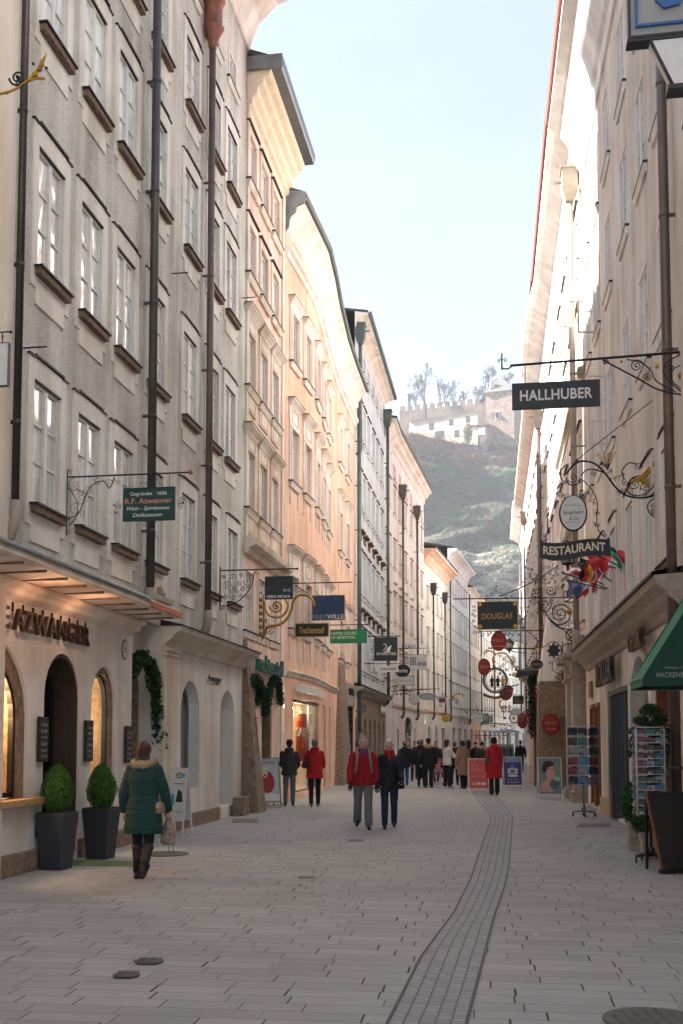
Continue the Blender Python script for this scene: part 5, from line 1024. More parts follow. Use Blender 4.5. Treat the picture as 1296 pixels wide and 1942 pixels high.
s=SG(838,1362,80,'round yellow sign over a shop door'); s.oval(846,1362,7,7,'yellow','blk',.05,[('Café',846,1361,3,8,'blk'),('Bar',846,1366,3,6,'blk')],rw=.5); s.iron(lines=[([(836,1354),(848,1354)],.6)],name='arm')
s=SG(866,1345,95,'white and grey double signboard on a wide lattice bracket'); s.board(896,1355,915,1369,'whitep','greyp',.04,[('SERICH',905,1362,4,16,'greyp')],fw=.4); s.iron(lines=[([(866,1344),(935,1349)],.5),([(866,1344),(866,1375)],.5)],sp=autoscroll(868,1347,894,1376,16,22,2,5)+autoscroll(896,1340,940,1352,10,23,2,4),r=.5)
s=SG(915,1353,96,'upright grey sign with rounded frame beside the white signboard'); s.board(915.5,1354,926.5,1373.5,'greyp','blk',.05,[('A',921,1361,6,6,'whitep'),('BAR',921,1368,3,7,'blk')],fw=.8); s.board(927,1357,935,1370,'greyp',None,.03,name='side_board')
# ---- right side
s=SG(1300,668,14.6,'wide dark HALLHUBER sign on two chains under a long iron arm')
s.iron(lines=[([(1310,667),(968,676)],2.6),([(972,676),(964,682),(953,680),(952,672)],1.6),([(952,684),(952,650)],1.4),([(1145,674),(1170,690),(1215,718),(1250,740),(1300,754)],1.8),([(1190,676),(1215,683),(1235,700),(1245,722),(1280,745)],1.3),([(1290,672),(1262,690),(1262,715),(1290,745)],1.4),([(1300,690),(1278,700),(1272,720),(1296,745)],1.1)],
 sp=[(947,665,5,0,1.2,.8),(958,665,5,180,-1.2,.8),(1151,680,6,0,1.3,1.2),(1209,690,13,0,1.8,1.2),(1229,715,9,180,-1.6,1.2),(1270,700,9,0,1.5,1.1)],balls=[(1181,680,3,1),(1247,694,4,1),(1292,714,7,1)])
a=MB()
for cx,x1 in ((997,998),(1111,1109)):
    n=7; y0=675 if cx<1000 else 672
    for k in range(n):
        c=s.q(cx,y0+4+(711-y0)*k/n); a.tube([(c[0]+(.9*s.k*math.cos(t) if k%2 else 0),(0 if k%2 else .9*s.k*math.cos(t)),c[1]+3.4*s.k*math.sin(t)) for t in [PI*j/5 for j in range(11)]],.45*s.k,4,0,False)
a.build('chains',[G['iron']],s.e)
s.board(971,714,1139,766,'navy',None,.03,[('HALLHUBER',1055.5,739.5,20.5,140,'whitep',dict(bold=.022,sp=1.05))])
s=SG(1250,900,17.1,'oval Spaghetti & Co sign with vine leaves over a curved black RESTAURANT board','restaurant_sign')
s.iron(r=1.35,lines=[([(1250,858),(1250,988)],1.6),([(1246,940),(1215,944),(1188,938),(1168,920),(1150,893),(1130,873),(1105,868),(1088,878),(1078,892)],1.9),([(1150,893),(1130,885),(1115,886),(1105,896)],1.3),([(1070,905),(1066,890),(1072,878),(1082,872)],1.3),([(1076,900),(1082,912),(1090,914),(1100,911),(1104,900)],1.3),([(1090,914),(1090,936)],1.2),
 ([(1245,866),(1240,880),(1248,905),(1240,935),(1225,945)],1.6),([(1222,900),(1200,905),(1190,925),(1200,938),(1220,938),(1238,925),(1245,905)],1.2),([(1185,905),(1182,890),(1195,875),(1210,878)],1.2),([(1243,944),(1228,958),(1232,975),(1244,985)],1.2),([(1105,868),(1098,865),(1245,751)],.9),
 ([(1072,905),(1055,925),(1045,950),(1041,980),(1040,1005),(1036,1014)],1.),([(1108,905),(1125,925),(1135,950),(1133,980),(1136,1005),(1146,1016)],1.),([(1090,998),(1090,1030)],.9)],
 sp=[(1090,900,10,200,1.5),(1076,909,5,0,1.3),(1104,908,5,180,-1.3),(1205,917,14,0,1.8,1.),(1188,913,7,90,1.4),(1225,925,10,180,-1.5),(1198,930,7,270,-1.4),(1240,963,8,0,1.4),(1236,972,6,180,1.3),(1245,863,5,180,1.3),(1036,1014,5,90,1.3),(1146,1016,5,90,-1.3),(1064,893,5,0,1.2),(1128,893,5,90,1.2),(1212,884,8,0,1.4)],
 balls=[(1098,866,2.5,0),(1243,752,2.5,0),(1062,916,3,2)])
a=MB(); 
for (cx,cy,r) in ((1062,930,6),(1119,931,6),(1053,949,7),(1128,948,7),(1043,972,5),(1133,970,5),(1132,995,7),(1042,1005,5),(1072,936,6),(1106,938,7),(1160,890,6),(1168,905,7),(1180,930,8),(1200,940,7),(1225,940,8),(1245,900,6)):
    c=s.q(cx,cy); a.leaves(lambda: (Vector((c[0]+random.gauss(0,r*.5)*s.k,random.uniform(-.03,.03),c[1]+random.gauss(0,r*.5)*s.k)),Vector((0,-1,0))),26,3.6*s.k,0,.8)
a.build('painted_vine',[G['leafg']],s.e)
a=MB()
P=[(1195,912),(1205,906),(1215,905),(1228,893),(1236,884),(1230,898),(1222,905),(1229,915),(1233,928),(1224,918),(1216,912),(1204,914)]
c=[s.q(*p) for p in P]; a.extr(c,-.03,.03,0); a.path2([s.q(1207,910),s.q(1220,899),s.q(1233,886)],2.6*s.k,0,-.01); a.path2([s.q(1222,902),s.q(1228,912),s.q(1230,925)],2.2*s.k,0,-.01); a.ball((s.q(1206,911)[0],0,s.q(1206,911)[1]),3.4*s.k,10,0)
for (x,y) in ((1177,900),(1184,896),(1192,926),(1216,927)): q=s.q(x,y); a.ball((q[0],0,q[1]),(3*s.k,1.2*s.k,2*s.k),8,0)
a.build('gilded_animal',[G['gold']],s.e)
a=MB()
for k in range(12):
    an=R(60+k*6); q=s.q(1155,888); L=(34+random.uniform(-6,8))*s.k; p=(q[0]+L*math.cos(an)*.8,random.uniform(-.05,.05),q[1]+L*math.sin(an)); a.tube([(q[0],0,q[1]),p],.5*s.k,4,0); a.ball(p,(.9*s.k,.9*s.k,3*s.k),6,0)
for _ in range(8): q=s.q(1155+random.uniform(-14,10),880+random.uniform(-14,8)); a.ball((q[0],-.02,q[1]),1.8*s.k,7,1)
a.build('wheat_and_flowers',[G['gold'],mat('painted_blue_flower','3d4f7a',.6)],s.e)
s.oval(1089,970,24,33,'whitep','navy',.05,[('PIZZERIA',1088,955,4.2,30,'greyp'),('Spaghetti',1089,969,7,40,'navy',dict(shear=.4)),('& Co',1090,981,7,18,'navy',dict(shear=.4)),('RESTAURANT',1088,989,3.8,30,'greyp')],rw=3.2,name='oval_board')
def rb(a,s,t):
    top=[];bot=[]
    for k in range(21):
        x=1026+130*k/20; w_=math.sin((k/20-.0)*PI*2)*3.2; top.append(s.q(x,1026+w_ if k not in(0,20) else (1020 if k==0 else 1020))); bot.append(s.q(x-2+4*k/20,1056+w_*1.2+(2 if 2<k<18 else 0)))
    return top,bot
top,bot=rb(None,s,0); a=MB(); n=len(top)
for k in range(n-1): a.hexa([(bot[k][0],-.03,bot[k][1]),(bot[k+1][0],-.03,bot[k+1][1]),(bot[k+1][0],.03,bot[k+1][1]),(bot[k][0],.03,bot[k][1]),(top[k][0],-.03,top[k][1]),(top[k+1][0],-.03,top[k+1][1]),(top[k+1][0],.03,top[k+1][1]),(top[k][0],.03,top[k][1])],0)
for L in (top,bot): a.tube([(x,-.035,z) for x,z in L],1.1*s.k,5,1)
c=s.q(1090,1040); a.text('RESTAURANT',c[0],c[1],16*s.k,-.032,2,118*s.k,.006,bold=.02,mapf=lambda x,y,z:(x,y,z-math.sin(((x-top[0][0])/(top[-1][0]-top[0][0]))*2*PI)*3.6*s.k)); a.build('restaurant_board',[G['blk'],G['navy'],mat('cream_lettering','e3d3b8',.6)],s.e)
# street lantern behind the board
def lantern(px,py,Y,sc_,label,arm=None):
    p=at(px,py,Y); E_=empty('street_lantern',p,0,label,'street lamp'); k=sc_*Y/FX
    a=MB(); a.lathe([(13*k,18*k),(26*k,10*k),(26*k,8*k),(22*k,7*k)],4,(0,0,0),0); a.lathe([(9*k,24*k),(12*k,19*k),(13*k,18*k)],4,(0,0,0),0); a.lathe([(0.5*k,30*k),(4*k,26*k),(9*k,24*k)],4,(0,0,0),0)
    for j in range(4): an=PI/2*j; a.tube([(22*k*math.cos(an),22*k*math.sin(an),7*k),(13*k*math.cos(an),13*k*math.sin(an),-24*k)],1.1*k,4,0)
    a.lathe([(14*k,-24*k),(14*k,-27*k),(4*k,-30*k),(3*k,-40*k),(.5*k,-42*k)],4,(0,0,0),0)
    if arm: a.tube([(0,0,-30*k)]+[((x-px)*Y/FX,0,(py-y)*Y/FX) for x,y in arm],1.6*k,5,0)
    a.build('lantern_frame',[G['iron']],E_); g=MB(); g.lathe([(12*k,-24*k),(21*k,7*k)],4); g.build('lantern_glass',[mat('milky_glass','c9c6bd',.3,coat=.5)],E_)
lantern(1077,1048,24.5,.85,'black street lantern hanging behind the RESTAURANT board',[(1077,1105),(1100,1125)])
lantern(966,1222,42,.42,'small street lantern between the big gold-lettered sign and the red ovals',[(1000,1240)])
lantern(965,1310,60,.4,'tiny distant lantern behind the ring-shaped sign')
# flags
def flag(c,Y,stripes,label,pole,vert=False,seed=1,dY=.5):
    # c: four photo corners (tl,tr,br,bl)
    p0=at(*pole[0],Y); E_=empty('flag',p0,0,label,'flag','flags above the shop cornice'); a=MB(); a.tube([Vector((0,0,0)),at(*pole[1],Y-dY)-p0],.014,6); a.ball(at(*pole[1],Y-dY)-p0,.03,8); a.build('flagpole',[G['iron']],E_)
    C=[at(x,y,Y-dY*.6) for x,y in c]; a=MB(); ns=len(stripes); rnd=random.Random(seed); ph=rnd.uniform(0,6)
    def fn(i,j):
        p=C[0].lerp(C[1],i).lerp(C[3].lerp(C[2],i),j); return p+Vector((.03*math.sin(j*9+ph),.09*math.sin(i*10+ph+j*3)+.06*math.sin(j*8+i*2),.03*math.sin(i*8+ph)))-p0
    for k in range(ns):
        if vert: a.quadgrid(lambda i,j,k=k: fn((k+i)/ns,j),6,12,k)
        else: a.quadgrid(lambda i,j,k=k: fn(i,(k+j)/ns),16,3,k)
    ms=[G['flag_'+x] for x in stripes]; a.build('cloth',ms,E_)
for n_,c_ in (('red','dc4a50'),('white','f2f0ee'),('green','2f8f5c'),('blue','4a5f92'),('yellow','ecc046'),('black','2a2a2c'),('slate','7f88ab')): G['flag_'+n_]=mat('flag_cloth_'+n_,c_,.8,bump=.3,bs=12)
flag([(1157,1037),(1178,1046),(1201,1088),(1172,1080)],21,['green','white','red'],'green, white and red flag, rightmost of the flags',[(1212,1090),(1150,1030)],True,1)
flag([(1112,1052),(1160,1050),(1152,1084),(1128,1080)],21.5,['red','red','red'],'plain red flag just below the RESTAURANT board',[(1205,1088),(1118,1046)],False,2)
flag([(1100,1062),(1128,1068),(1122,1106),(1098,1096)],22,['black','red','yellow'],'black, red and yellow flag in the middle of the bunch',[(1200,1086),(1102,1060)],True,3)
flag([(1118,1070),(1156,1066),(1150,1100),(1110,1103)],23,['red','white']*4,'red and white striped flag behind the middle of the bunch',[(1190,1128),(1116,1068)],True,4)
flag([(1070,1088),(1100,1072),(1104,1094),(1066,1100)],23.5,['white','red','white'],'white flag with a red band, left of the bunch',[(1180,1126),(1068,1086)],False,5)
flag([(1078,1098),(1112,1106),(1102,1126),(1076,1132)],24,['slate','slate','slate'],'slate-blue flag at the lower left of the bunch',[(1175,1124),(1076,1100)],False,6)
flag([(1100,1112),(1122,1104),(1114,1130),(1092,1134)],24.5,['white','red'],'white and red flag, lowest of the bunch',[(1172,1122),(1110,1102)],False,7)
flag([(1118,1100),(1130,1104),(1134,1128),(1124,1120)],24.2,['red','white','red'],'small red and white flag hanging right of the lowest one',[(1170,1120),(1122,1098)],True,8)
# DOUGLAS
s=SG(1098,1133,30.6,'black and gold DOUGLAS board on an elaborate double scroll bracket','hanging_sign')
def corners(a,s,t,mats):
    for (x,y) in ((913,1143),(979,1143),(913,1186),(979,1186)): c=s.q(x,y); a.disc(c,4*s.k,4*s.k,-t-.015,-t,12,1)
s.iron(lines=[([(862,1131),(1100,1133)],1.1),([(1098,1128),(1098,1229)],1.3),([(1090,1140),(1098,1140)],1),([(910,1195),(1030,1195)],1.0),([(1000,1195),(1020,1215),(1010,1232)],.8),([(950,1128),(1010,1103),(1062,1070)],1.1),([(1040,1170),(1060,1188),(1078,1205),(1085,1225)],1.1),([(925,1133),(925,1138)],.6),([(965,1133),(965,1138)],.6)],
 sp=autoscroll(1006,1108,1062,1172,22,31,4,10)+autoscroll(1036,1135,1096,1190,16,32,5,13)+autoscroll(1072,1188,1097,1230,9,33,3,7)+autoscroll(1000,1068,1062,1106,22,34,2.5,5)+autoscroll(896,1142,908,1205,10,35,3,5.5)+autoscroll(984,1145,996,1195,9,36,3,5)+autoscroll(908,1194,990,1206,16,37,2.5,5)+[(944,1118,5,90,1.5),(935,1124,5,0,1.5),(953,1124,5,180,-1.5),(926,1127,4,0,-1.4),(962,1127,4,180,1.4),(915,1129,3.5,0,1.3),(973,1129,3.5,180,-1.3)],balls=[(944,1108,2,0),(1080,1160,6,1),(1030,1190,3,1),(870,1131,1.6,2)],r=.85)
s.iron(sp=[(1063,1163,24,200,2.2,1.3),(1033,1147,14,20,-1.8,1.2),(1084,1206,13,90,1.7,1.2),(1022,1122,11,180,1.6,1.1),(1046,1118,10,0,-1.6,1.1),(1076,1128,11,270,1.5,1.1)],lines=[([(1098,1140),(1085,1142),(1070,1140)],1.1),([(1045,1175),(1060,1190),(1082,1196),(1096,1215)],1.2),([(1020,1140),(1035,1160),(1045,1175)],1.1)],name='main_scrolls')
s.board(908,1138,984,1192,'blk','gold',.03,[('DOUGLAS',945,1166,11,58,'goldp')],fw=.7,extra=corners)
G['maroon']=G['red']
s=SG(930,1228,36,'red oval sign with a gold arrow, hanging below the big gold-lettered board'); s.oval(946,1216,14,18,'red','red',.03,[('MOZART',946,1215,5,22,'goldp'),('* *',946,1204,5,8,'goldp')],extra=lambda a,s,t,m:(a.tube([(s.q(936,1226)[0],-t-.01,s.q(936,1226)[1]),(s.q(954,1226)[0],-t-.01,s.q(954,1226)[1])],.6*s.k,4,2),a.extr([s.q(953,1224),s.q(957,1226),s.q(953,1228)],-t-.015,-t,2))); s.iron(lines=[([(946,1193),(946,1199)],.5),([(926,1229),(1014,1231)],1.2)],name='arm')
s=SG(918,1250,37,'red oval sign without an arrow, lower left of the one with the arrow'); s.oval(918.5,1265,11,15.5,'red','red',.03,[('MOZART',918.5,1265,4.5,18,'goldp')]); s.iron(lines=[([(918,1237),(918,1250)],.4),([(918,1237),(926,1233),(940,1240)],1.3,1)],name='arm')
s=SG(1045,1340,36.4,'large wine-red oval sign fixed to the rough stone corner',rz=-4); s.oval(1045,1373,16,20,'red','red',.03,[('MOZART',1045,1371,5.5,22,'goldp'),('~',1045,1362,4,12,'goldp'),('AUFGANG',1045,1382,3.4,17,'goldp',dict(bold=.02))],rw=1.2)
# gear sign
s=SG(1068,1230,33,'black gear-shaped sign on a wall bracket beside the white corner')
a=MB(); c=s.q(1051,1234); P=[]
for k in range(64):
    an=2*PI*k/64; r=(13.5 if math.cos(8*an)>0 else 10)*s.k; P.append((c[0]+r*math.cos(an)*.95,c[1]+r*math.sin(an)*1.1))
a.extr(P,-.03,.03,0); a.build('board',[G['blk']],s.e)
s.iron(lines=[([(1067,1222),(1067,1295)],1.1),([(1067,1240),(1075,1240)],1),([(1067,1291),(1076,1291)],1),([(1038,1222),(1046,1217),(1058,1219),(1065,1232),(1062,1246),(1050,1254),(1048,1270),(1058,1277),(1066,1280)],.9),([(1024,1231),(1036,1225),(1042,1219)],1.2,1)],sp=[(1060,1267,6,180,1.7),(1044,1257,3,0,1.3),(1024,1226,7,0,1,.9)],balls=[(1067,1219,2,1),(1054,1219,1.6,1)])
s=SG(1018,1240,34.5,'small black oval DOUGLAS sign with gold rim'); s.oval(1018,1260,11.5,9,'blk','goldp',.03,[('DOUGLAS',1018,1260,4.6,18,'goldp')],rw=.7); s.iron(lines=[([(1018,1232),(1018,1252)],.6)],sp=[(1014,1240,4,0,1.2),(1023,1240,4,180,-1.2),(1014,1247,3.5,0,-1.2),(1023,1247,3.5,180,1.2),(1018,1209,8,0,1.02,.6)],balls=[(1019,1226,3.5,1),(1018,1210,2,2)],name='bracket')
# ring sign
s=SG(985,1250,44,'green ring-shaped guild sign with two dark figures and one gilded figure inside')
a=MB(); c=s.q(940,1290); a.ring(c,22*s.k,23*s.k,2.2*s.k,40,0); a.ring(c,18.5*s.k,19.5*s.k,.6*s.k,40,0)
for k in range(30): an=2*PI*k/30; a.ball((c[0]+22*s.k*math.cos(an),-.05,c[1]+23*s.k*math.sin(an)),1.1*s.k,5,4)
a.tube([(c[0],0,c[1]-22*s.k),(c[0],0,c[1]+26*s.k)],.8*s.k,5,1)
def fig(x,y,m):
    q=s.q(x,y); a.lathe([(.5*s.k,0),(3*s.k,.5*s.k),(2.4*s.k,8*s.k),(3.2*s.k,15*s.k),(1*s.k,17*s.k)],8,(q[0],0,q[1]),m); a.ball((q[0],0,q[1]+19*s.k),1.9*s.k,8,m); a.tube([(q[0]-3*s.k,0,q[1]+14*s.k),(q[0]-3.5*s.k,-.05,q[1]+8*s.k)],.8*s.k,5,m); a.tube([(q[0]+3*s.k,0,q[1]+14*s.k),(q[0]+4*s.k,-.05,q[1]+9*s.k)],.8*s.k,5,m)
fig(934,1302,1); fig(945,1302,1); fig(954,1302,2); q=s.q(940,1303); a.box(q[0]-10*s.k,q[0]+16*s.k,-.06,.06,q[1]-.6*s.k,q[1],1)
P=[s.q(x,y) for x,y in ((919,1314),(928,1319),(940,1321),(955,1318),(964,1311),(966,1316),(955,1323),(940,1326),(926,1323),(917,1319))]; a.extr(P,-.05,.05,0); q=s.q(941,1322); a.text('ZAUNER',q[0],q[1]-.5*s.k,3*s.k,-.055,2,16*s.k,.004)
a.build('ring_board',[G['leafg'],G['blk'],G['goldp'],G['red'],G['greyp']],s.e)
s.iron(lines=[([(938,1262),(936,1250),(942,1240),(958,1238),(966,1246),(975,1262),(985,1275),(990,1282)],1.5,1),([(985,1225),(985,1290)],1.2),([(920,1240),(930,1233),(942,1240)],1.2,1)],sp=autoscroll(945,1240,985,1285,18,41,2.5,6)+[(972,1255,6,0,1.4,1.1,1),(980,1268,5,90,-1.4,1.1,1),(975,1280,5,0,1.4,1.1,1)],balls=[(938,1254,3,1),(938,1262,3.4,1),(984,1222,2,1)])
s=SG(980,1316,50,'wine-red round sign half hidden behind the green ring'); s.oval(960,1316,11,11.5,'red','red',.04,[('*',965,1312,5,5,'goldp'),('CAFE',957,1318,3.5,10,'goldp')])
s=SG(992,1312,52,'black sign with yellow lettering near the white pillar'); s.board(973,1320,993,1335,'blk','navy',.03,[('Jack',981,1324.5,4,9,'yellow'),('Wolfskin',983.5,1330,4,15,'yellow')],fw=.4); s.iron(lines=[([(972,1318),(994,1318)],.6),([(968,1302),(985,1298)],1.2)],name='arm')
s=SG(992,1345,56,'pale oval lamp-like sign with dark edge'); s.oval(979.5,1350,10.5,5.5,'whitep','blk',.08); s.iron(lines=[([(960,1342),(994,1342)],.5)],sp=autoscroll(950,1336,972,1352,8,51,2,4),name='bracket',m='gold')
s=SG(992,1355,57,'brown round sign with cream stripes, partly hidden by the white pillar'); s.oval(991,1367,9,14,'red','copt',.05,extra=lambda a,s,t,m:[a.path2([s.q(984+2.5*k,1370),s.q(985+2.5*k,1360),s.q(989+2*k,1356)],.5*s.k,1,-t-.01) for k in range(4)])
s=SG(975,1362,60,'golden wheel-shaped guild sign left of the brown striped one'); a=MB(); c=s.q(975,1362); a.ring(c,8*s.k,9*s.k,1.1*s.k,24,0)
for k in range(6): an=PI*k/6; a.tube([(c[0]-8*s.k*math.cos(an),0,c[1]-9*s.k*math.sin(an)),(c[0]+8*s.k*math.cos(an),0,c[1]+9*s.k*math.sin(an))],.4*s.k,4,0)
a.build('wheel',[G['gold']],s.e)
s=SG(955,1340,62,'large hanging key sign in black iron','key_sign'); s.iron(lines=[([(955,1343),(955,1364)],.6)],sp=[(955,1340,3.4,0,1.02,.6),(951.5,1343.5,2.4,0,1.02,.5),(958.5,1343.5,2.4,0,1.02,.5)],name='key'); a=MB(); q=s.q(957,1362); a.box(q[0]-1*s.k,q[0]+2.5*s.k,-.02,.02,q[1]-2*s.k,q[1]+2*s.k); a.build('key_bit',[G['iron']],s.e)
s=SG(950,1336,70,'golden crescent moon guild sign','crescent_sign'); a=MB(); a.path2([s.q(951,1327),s.q(948,1333),s.q(949,1340),s.q(954,1344)],1.6*s.k,0); a.build('crescent',[G['gold']],s.e)
for k,(x0,y0,x1,y1,Y,n) in enumerate(((915,1386,985,1392,85,10),(930,1372,985,1380,72,9),(900,1395,960,1400,95,8))):
    s=SG(x1,y0,Y,['thin scrolled iron arm crossing above the parasol','thin scrolled iron arm just above the lowest ones','farthest and lowest thin iron arm across the street'][k],'iron_arm','bracket'); s.iron(lines=[([(x0,y0),(x1,y0)],.5)],sp=autoscroll(x0,y0,x1,y1+6,n,60+k,2,4),r=.5)
# foreground lamp box, top right
p=at(1192,75,8.2); k=8.2/FX; E_=empty('lantern_sign',p,R(-9),'big grey box sign with blue frame hanging in the top right corner of the photo','shop sign')
a=MB(); a.box(0,1.1,0,.1,0,1.1,0); rect_ring(a,.02,1.08,.02,1.08,.02,-.015,.01,1); rect_ring(a,.075,1.03,.105,1.0,.02,-.03,-.005,2); a.box(-.01,1.11,-.01,.11,-.025,0,1); a.extr([(.21,.3),(.28,.22),(.4,.24),(.62,.6),(.5,.6)],-.03,-.005,2); a.build('box',[mat('lamp_box','9a9a98',.6,var=.15,vs=3),G['navy'],G['bluep']],E_)
a=MB(); a.loft([[(.17,.0,-.03),(.9,.0,-.03),(.9,.1,-.03),(.17,.1,-.03)],[(.34,.0,-.42),(.73,.0,-.42),(.73,.1,-.42),(.34,.1,-.42)]],0,False); 
for x0,x1,y in ((.17,.34,(.0,.0)),(.9,.73,(.0,.0))): a.tube([(x0,y[0],-.02),(x1,y[1],-.42)],.014,5,1)
a.box(.3,.77,-.02,.12,-.46,-.42,1); a.lathe([(.05,-.46),(.06,-.5),(.02,-.55)],10,(.53,.05,0),1); a.build('lantern',[G['whitep'],G['navy']],E_)
a=MB(); a.tube([(.5,.05,1.1),(.5,.05,1.5)],.02,6); a.tube([(.2,.05,1.5),(2.3,.05,1.5)],.025,6); a.build('arm',[G['iron']],E_)
# foreground left bracket and white sign
s=SG(0,178,9.2,'gilded and black iron bracket tip with a cone at the left edge, high up','gilded_bracket','bracket',rz=-5)
s.iron(lines=[([(-60,182),(0,178),(30,170),(55,155),(75,150),(90,152)],2.6,1),([(55,155),(70,140),(80,128)],3.2,1)],sp=[(35,147,17,180,1.8,2.4),(40,155,10,0,-1.5,2.0)],balls=[(70,143,6,1),(66,120,3,0),(93,130,3,0),(14,176,4,1)])
a=MB(); 
for k in range(7): q=s.q(78+2.2*k,133-5.2*k); a.ball((q[0],0,q[1]),((6-.75*k)*s.k,(6-.75*k)*s.k,3*s.k),8)
a.build('cone',[G['gold']],s.e)
s=SG(0,650,11.5,'white rounded sign cut by the left edge of the photo'); s.board(-60,652,20,737,'whitep','navy',.02,[('&',-3,690,10,9,'greyp'),('Wolf',-22,697,12,40,'greyp'),('Markt',-20,720,9,44,'greyp')],fw=.8); s.iron(lines=[([(-60,631),(22,629)],1.6),([(5,632),(5,650)],1.4),([(-40,632),(-40,650)],1.4)],sp=[(5,640,4,0,1.2)],balls=[(22,630,3,0)])
# menu boards on the wall
for k,(u,z) in enumerate(((1.06,1.7),(2.62,1.68),(4.28,1.62))):
    p=LF.P(u,z,.02); E_=empty('menu_board',p,LF.rz(0),['chalk menu board left of the arched shop door','chalk menu board between the shop door and the narrow arched window','chalk menu board beside the fir garland'][k],'menu board','chalk boards on the white shop wall')
    a=MB(); a.box(-.14,.14,-.03,.0,-.3,.3,1); a.box(-.12,.12,-.034,-.03,-.28,.28,0)
    for j,(t_,h) in enumerate((('Crepes',.05),('Bandnudeln',.05),('mit Pilzen',.03),('Salate',.055),('Suppe',.04),('5,90',.035))): a.text(t_,0,.2-.085*j,h,-.035,2,.18,.001,shear=.2)
    a.build('board',[mat('chalkboard','2e2a28',.7,var=.3,vs=9),G['wood'] if 0 else G['silltop'],G['greyp']],E_)
a=MB(); p=gp(40,1600); a.box(-.03,.03,-.012,0,-.08,.08,0); a.text('P',0,0,.05,-.013,1,.03,.001); tag(a.build('small_plate',[G['blue'],G['whitep']],None,LF.P(.95,.5,.015),LF.rz(0)),'small dark blue plate low on the white wall near the left edge','sign')
# ---------------------------------------------------------------- street things
def frustum(mb,x0,x1,z0,z1,m=0,y=None):
    mb.loft([[(-x0,-x0,z0),(x0,-x0,z0),(x0,x0,z0),(-x0,x0,z0)],[(-x1,-x1,z1),(x1,-x1,z1),(x1,x1,z1),(-x1,x1,z1)]],m,False)
G['box1']=mat('box_leaf','3f6b26',.6,spec=.3); G['box2']=mat('box_leaf_light','5d8a38',.6,spec=.3); G['box3']=mat('box_leaf_dark','24421a',.7,spec=.3); G['soil']=mat('soil','2b211a',.95,bump=.5,bs=20)
G['planter']=mat('planter_charcoal','34373c',.6,var=.2,vs=6)
for k,(px,py,hh,rx) in enumerate(((107,1648,.74,.21),(191,1628,.72,.2))):
    p=gp(px,py); E_=empty('planter',p,R(-14),['dark tapered planter with a box ball, nearer to the camera','dark tapered planter with a box ball, farther one beside the shop door'][k],'planter','planters beside the shop door')
    a=MB(); frustum(a,.15,.21,0,hh); rect_ring(a,-.175,.175,0,0,.04,0,0,0) if 0 else None; a.build('pot',[G['planter']],E_,bev=.012); a=MB(); frustum(a,.185,.19,hh,hh+.01); a.build('earth',[G['soil']],E_)
    a=MB(); rz_=.31
    def fn():
        t=random.uniform(-1,1); z=t*rz_; prof=math.sqrt(max(0,1-t*t))*(1-.28*max(0,t))*1.03; an=random.uniform(0,2*PI); bump=1+.07*math.sin(an*7+t*9)+.06*math.sin(an*3-t*6+k)+(.12 if random.random()<.03 else 0); r=rx*prof*bump*(1-.25*random.random()**2)
        return Vector((r*math.cos(an),r*math.sin(an),hh+.28+z*(1 if t<0 else 1.12))),Vector((math.cos(an)*prof,math.sin(an)*prof,t))
    a.leaves(fn,9000,.026,(0,0,1,2),.7); a.lathe([(.05,-.26),(rx*.72,-.15),(rx*.78,0),(rx*.6,.16),(.03,.27)],12,(0,0,hh+.28),2); a.build('box_ball',[G['box1'],G['box2'],G['box3']],E_)
a=MB(); A=[gp(125,1641),gp(262,1644),gp(250,1634),gp(140,1632)]; a.add([v+Vector((0,0,.012)) for v in A]+[v+Vector((0,0,.001)) for v in A],[(0,1,2,3),(0,1,5,4),(1,2,6,5),(2,3,7,6),(3,0,4,7)]); c=gp(190,1638); tag(a.build('door_mat',[mat('green_mat','6c7f52',.95,var=.25,vs=20,bump=.5,bs=200)]),'flat green mat lying behind the woman in the green coat','door mat')
for k,(px,py,r) in enumerate(((240,1851,.095),(283,1825,.11),(312,1620,.36),(1243,1938,.31))):
    p=gp(px,py); a=MB(); a.lathe([(r,.004),(r,.012),(r*.9,.014)],28,(0,0,0),0); a.lathe([(r*.88,.006),(r*.88,.013)],28,(0,0,0),1)
    for j in range(7): x=-r*.7+r*1.4*j/6; a.box(x-.008,x+.008,-math.sqrt(max(.01,(r*.8)**2-x*x)),math.sqrt(max(.01,(r*.8)**2-x*x)),.012,.018,0)
    tag(a.build('manhole_cover',[mat('cast_iron','6a6866',.6,.5,var=.4,vs=12),mat('cover_fill','7c7772',.9,var=.2,vs=9)],None,p),['smallest round iron cover in the left foreground','small round iron cover just behind the smallest one','wide iron cover beside the boots of the woman in green','big iron cover at the bottom right corner'][k],'manhole cover','iron covers in the paving')
for k,(x0,x1,y0,y1) in enumerate(((1095,1160,1562,1568),(440,490,1553,1560),(565,598,1663,1666),(660,690,1593,1596))):
    A=[gp(x0,y1),gp(x1,y1),gp(x1-3,y0),gp(x0+3,y0)]; a=MB(); a.add([v+Vector((0,0,.010)) for v in A]+[v for v in A],[(0,1,2,3),(0,1,5,4),(1,2,6,5),(2,3,7,6),(3,0,4,7)]); tag(a.build('access_plate',[mat('plate_grey','77726e',.8,var=.2,vs=9)]),['grey access plate in front of the wooden doors on the right','grey access plate by the stone block of the white shop','narrow metal slot plate in the middle of the paving','thin metal plate left of the walking couple'][k],'access plate')
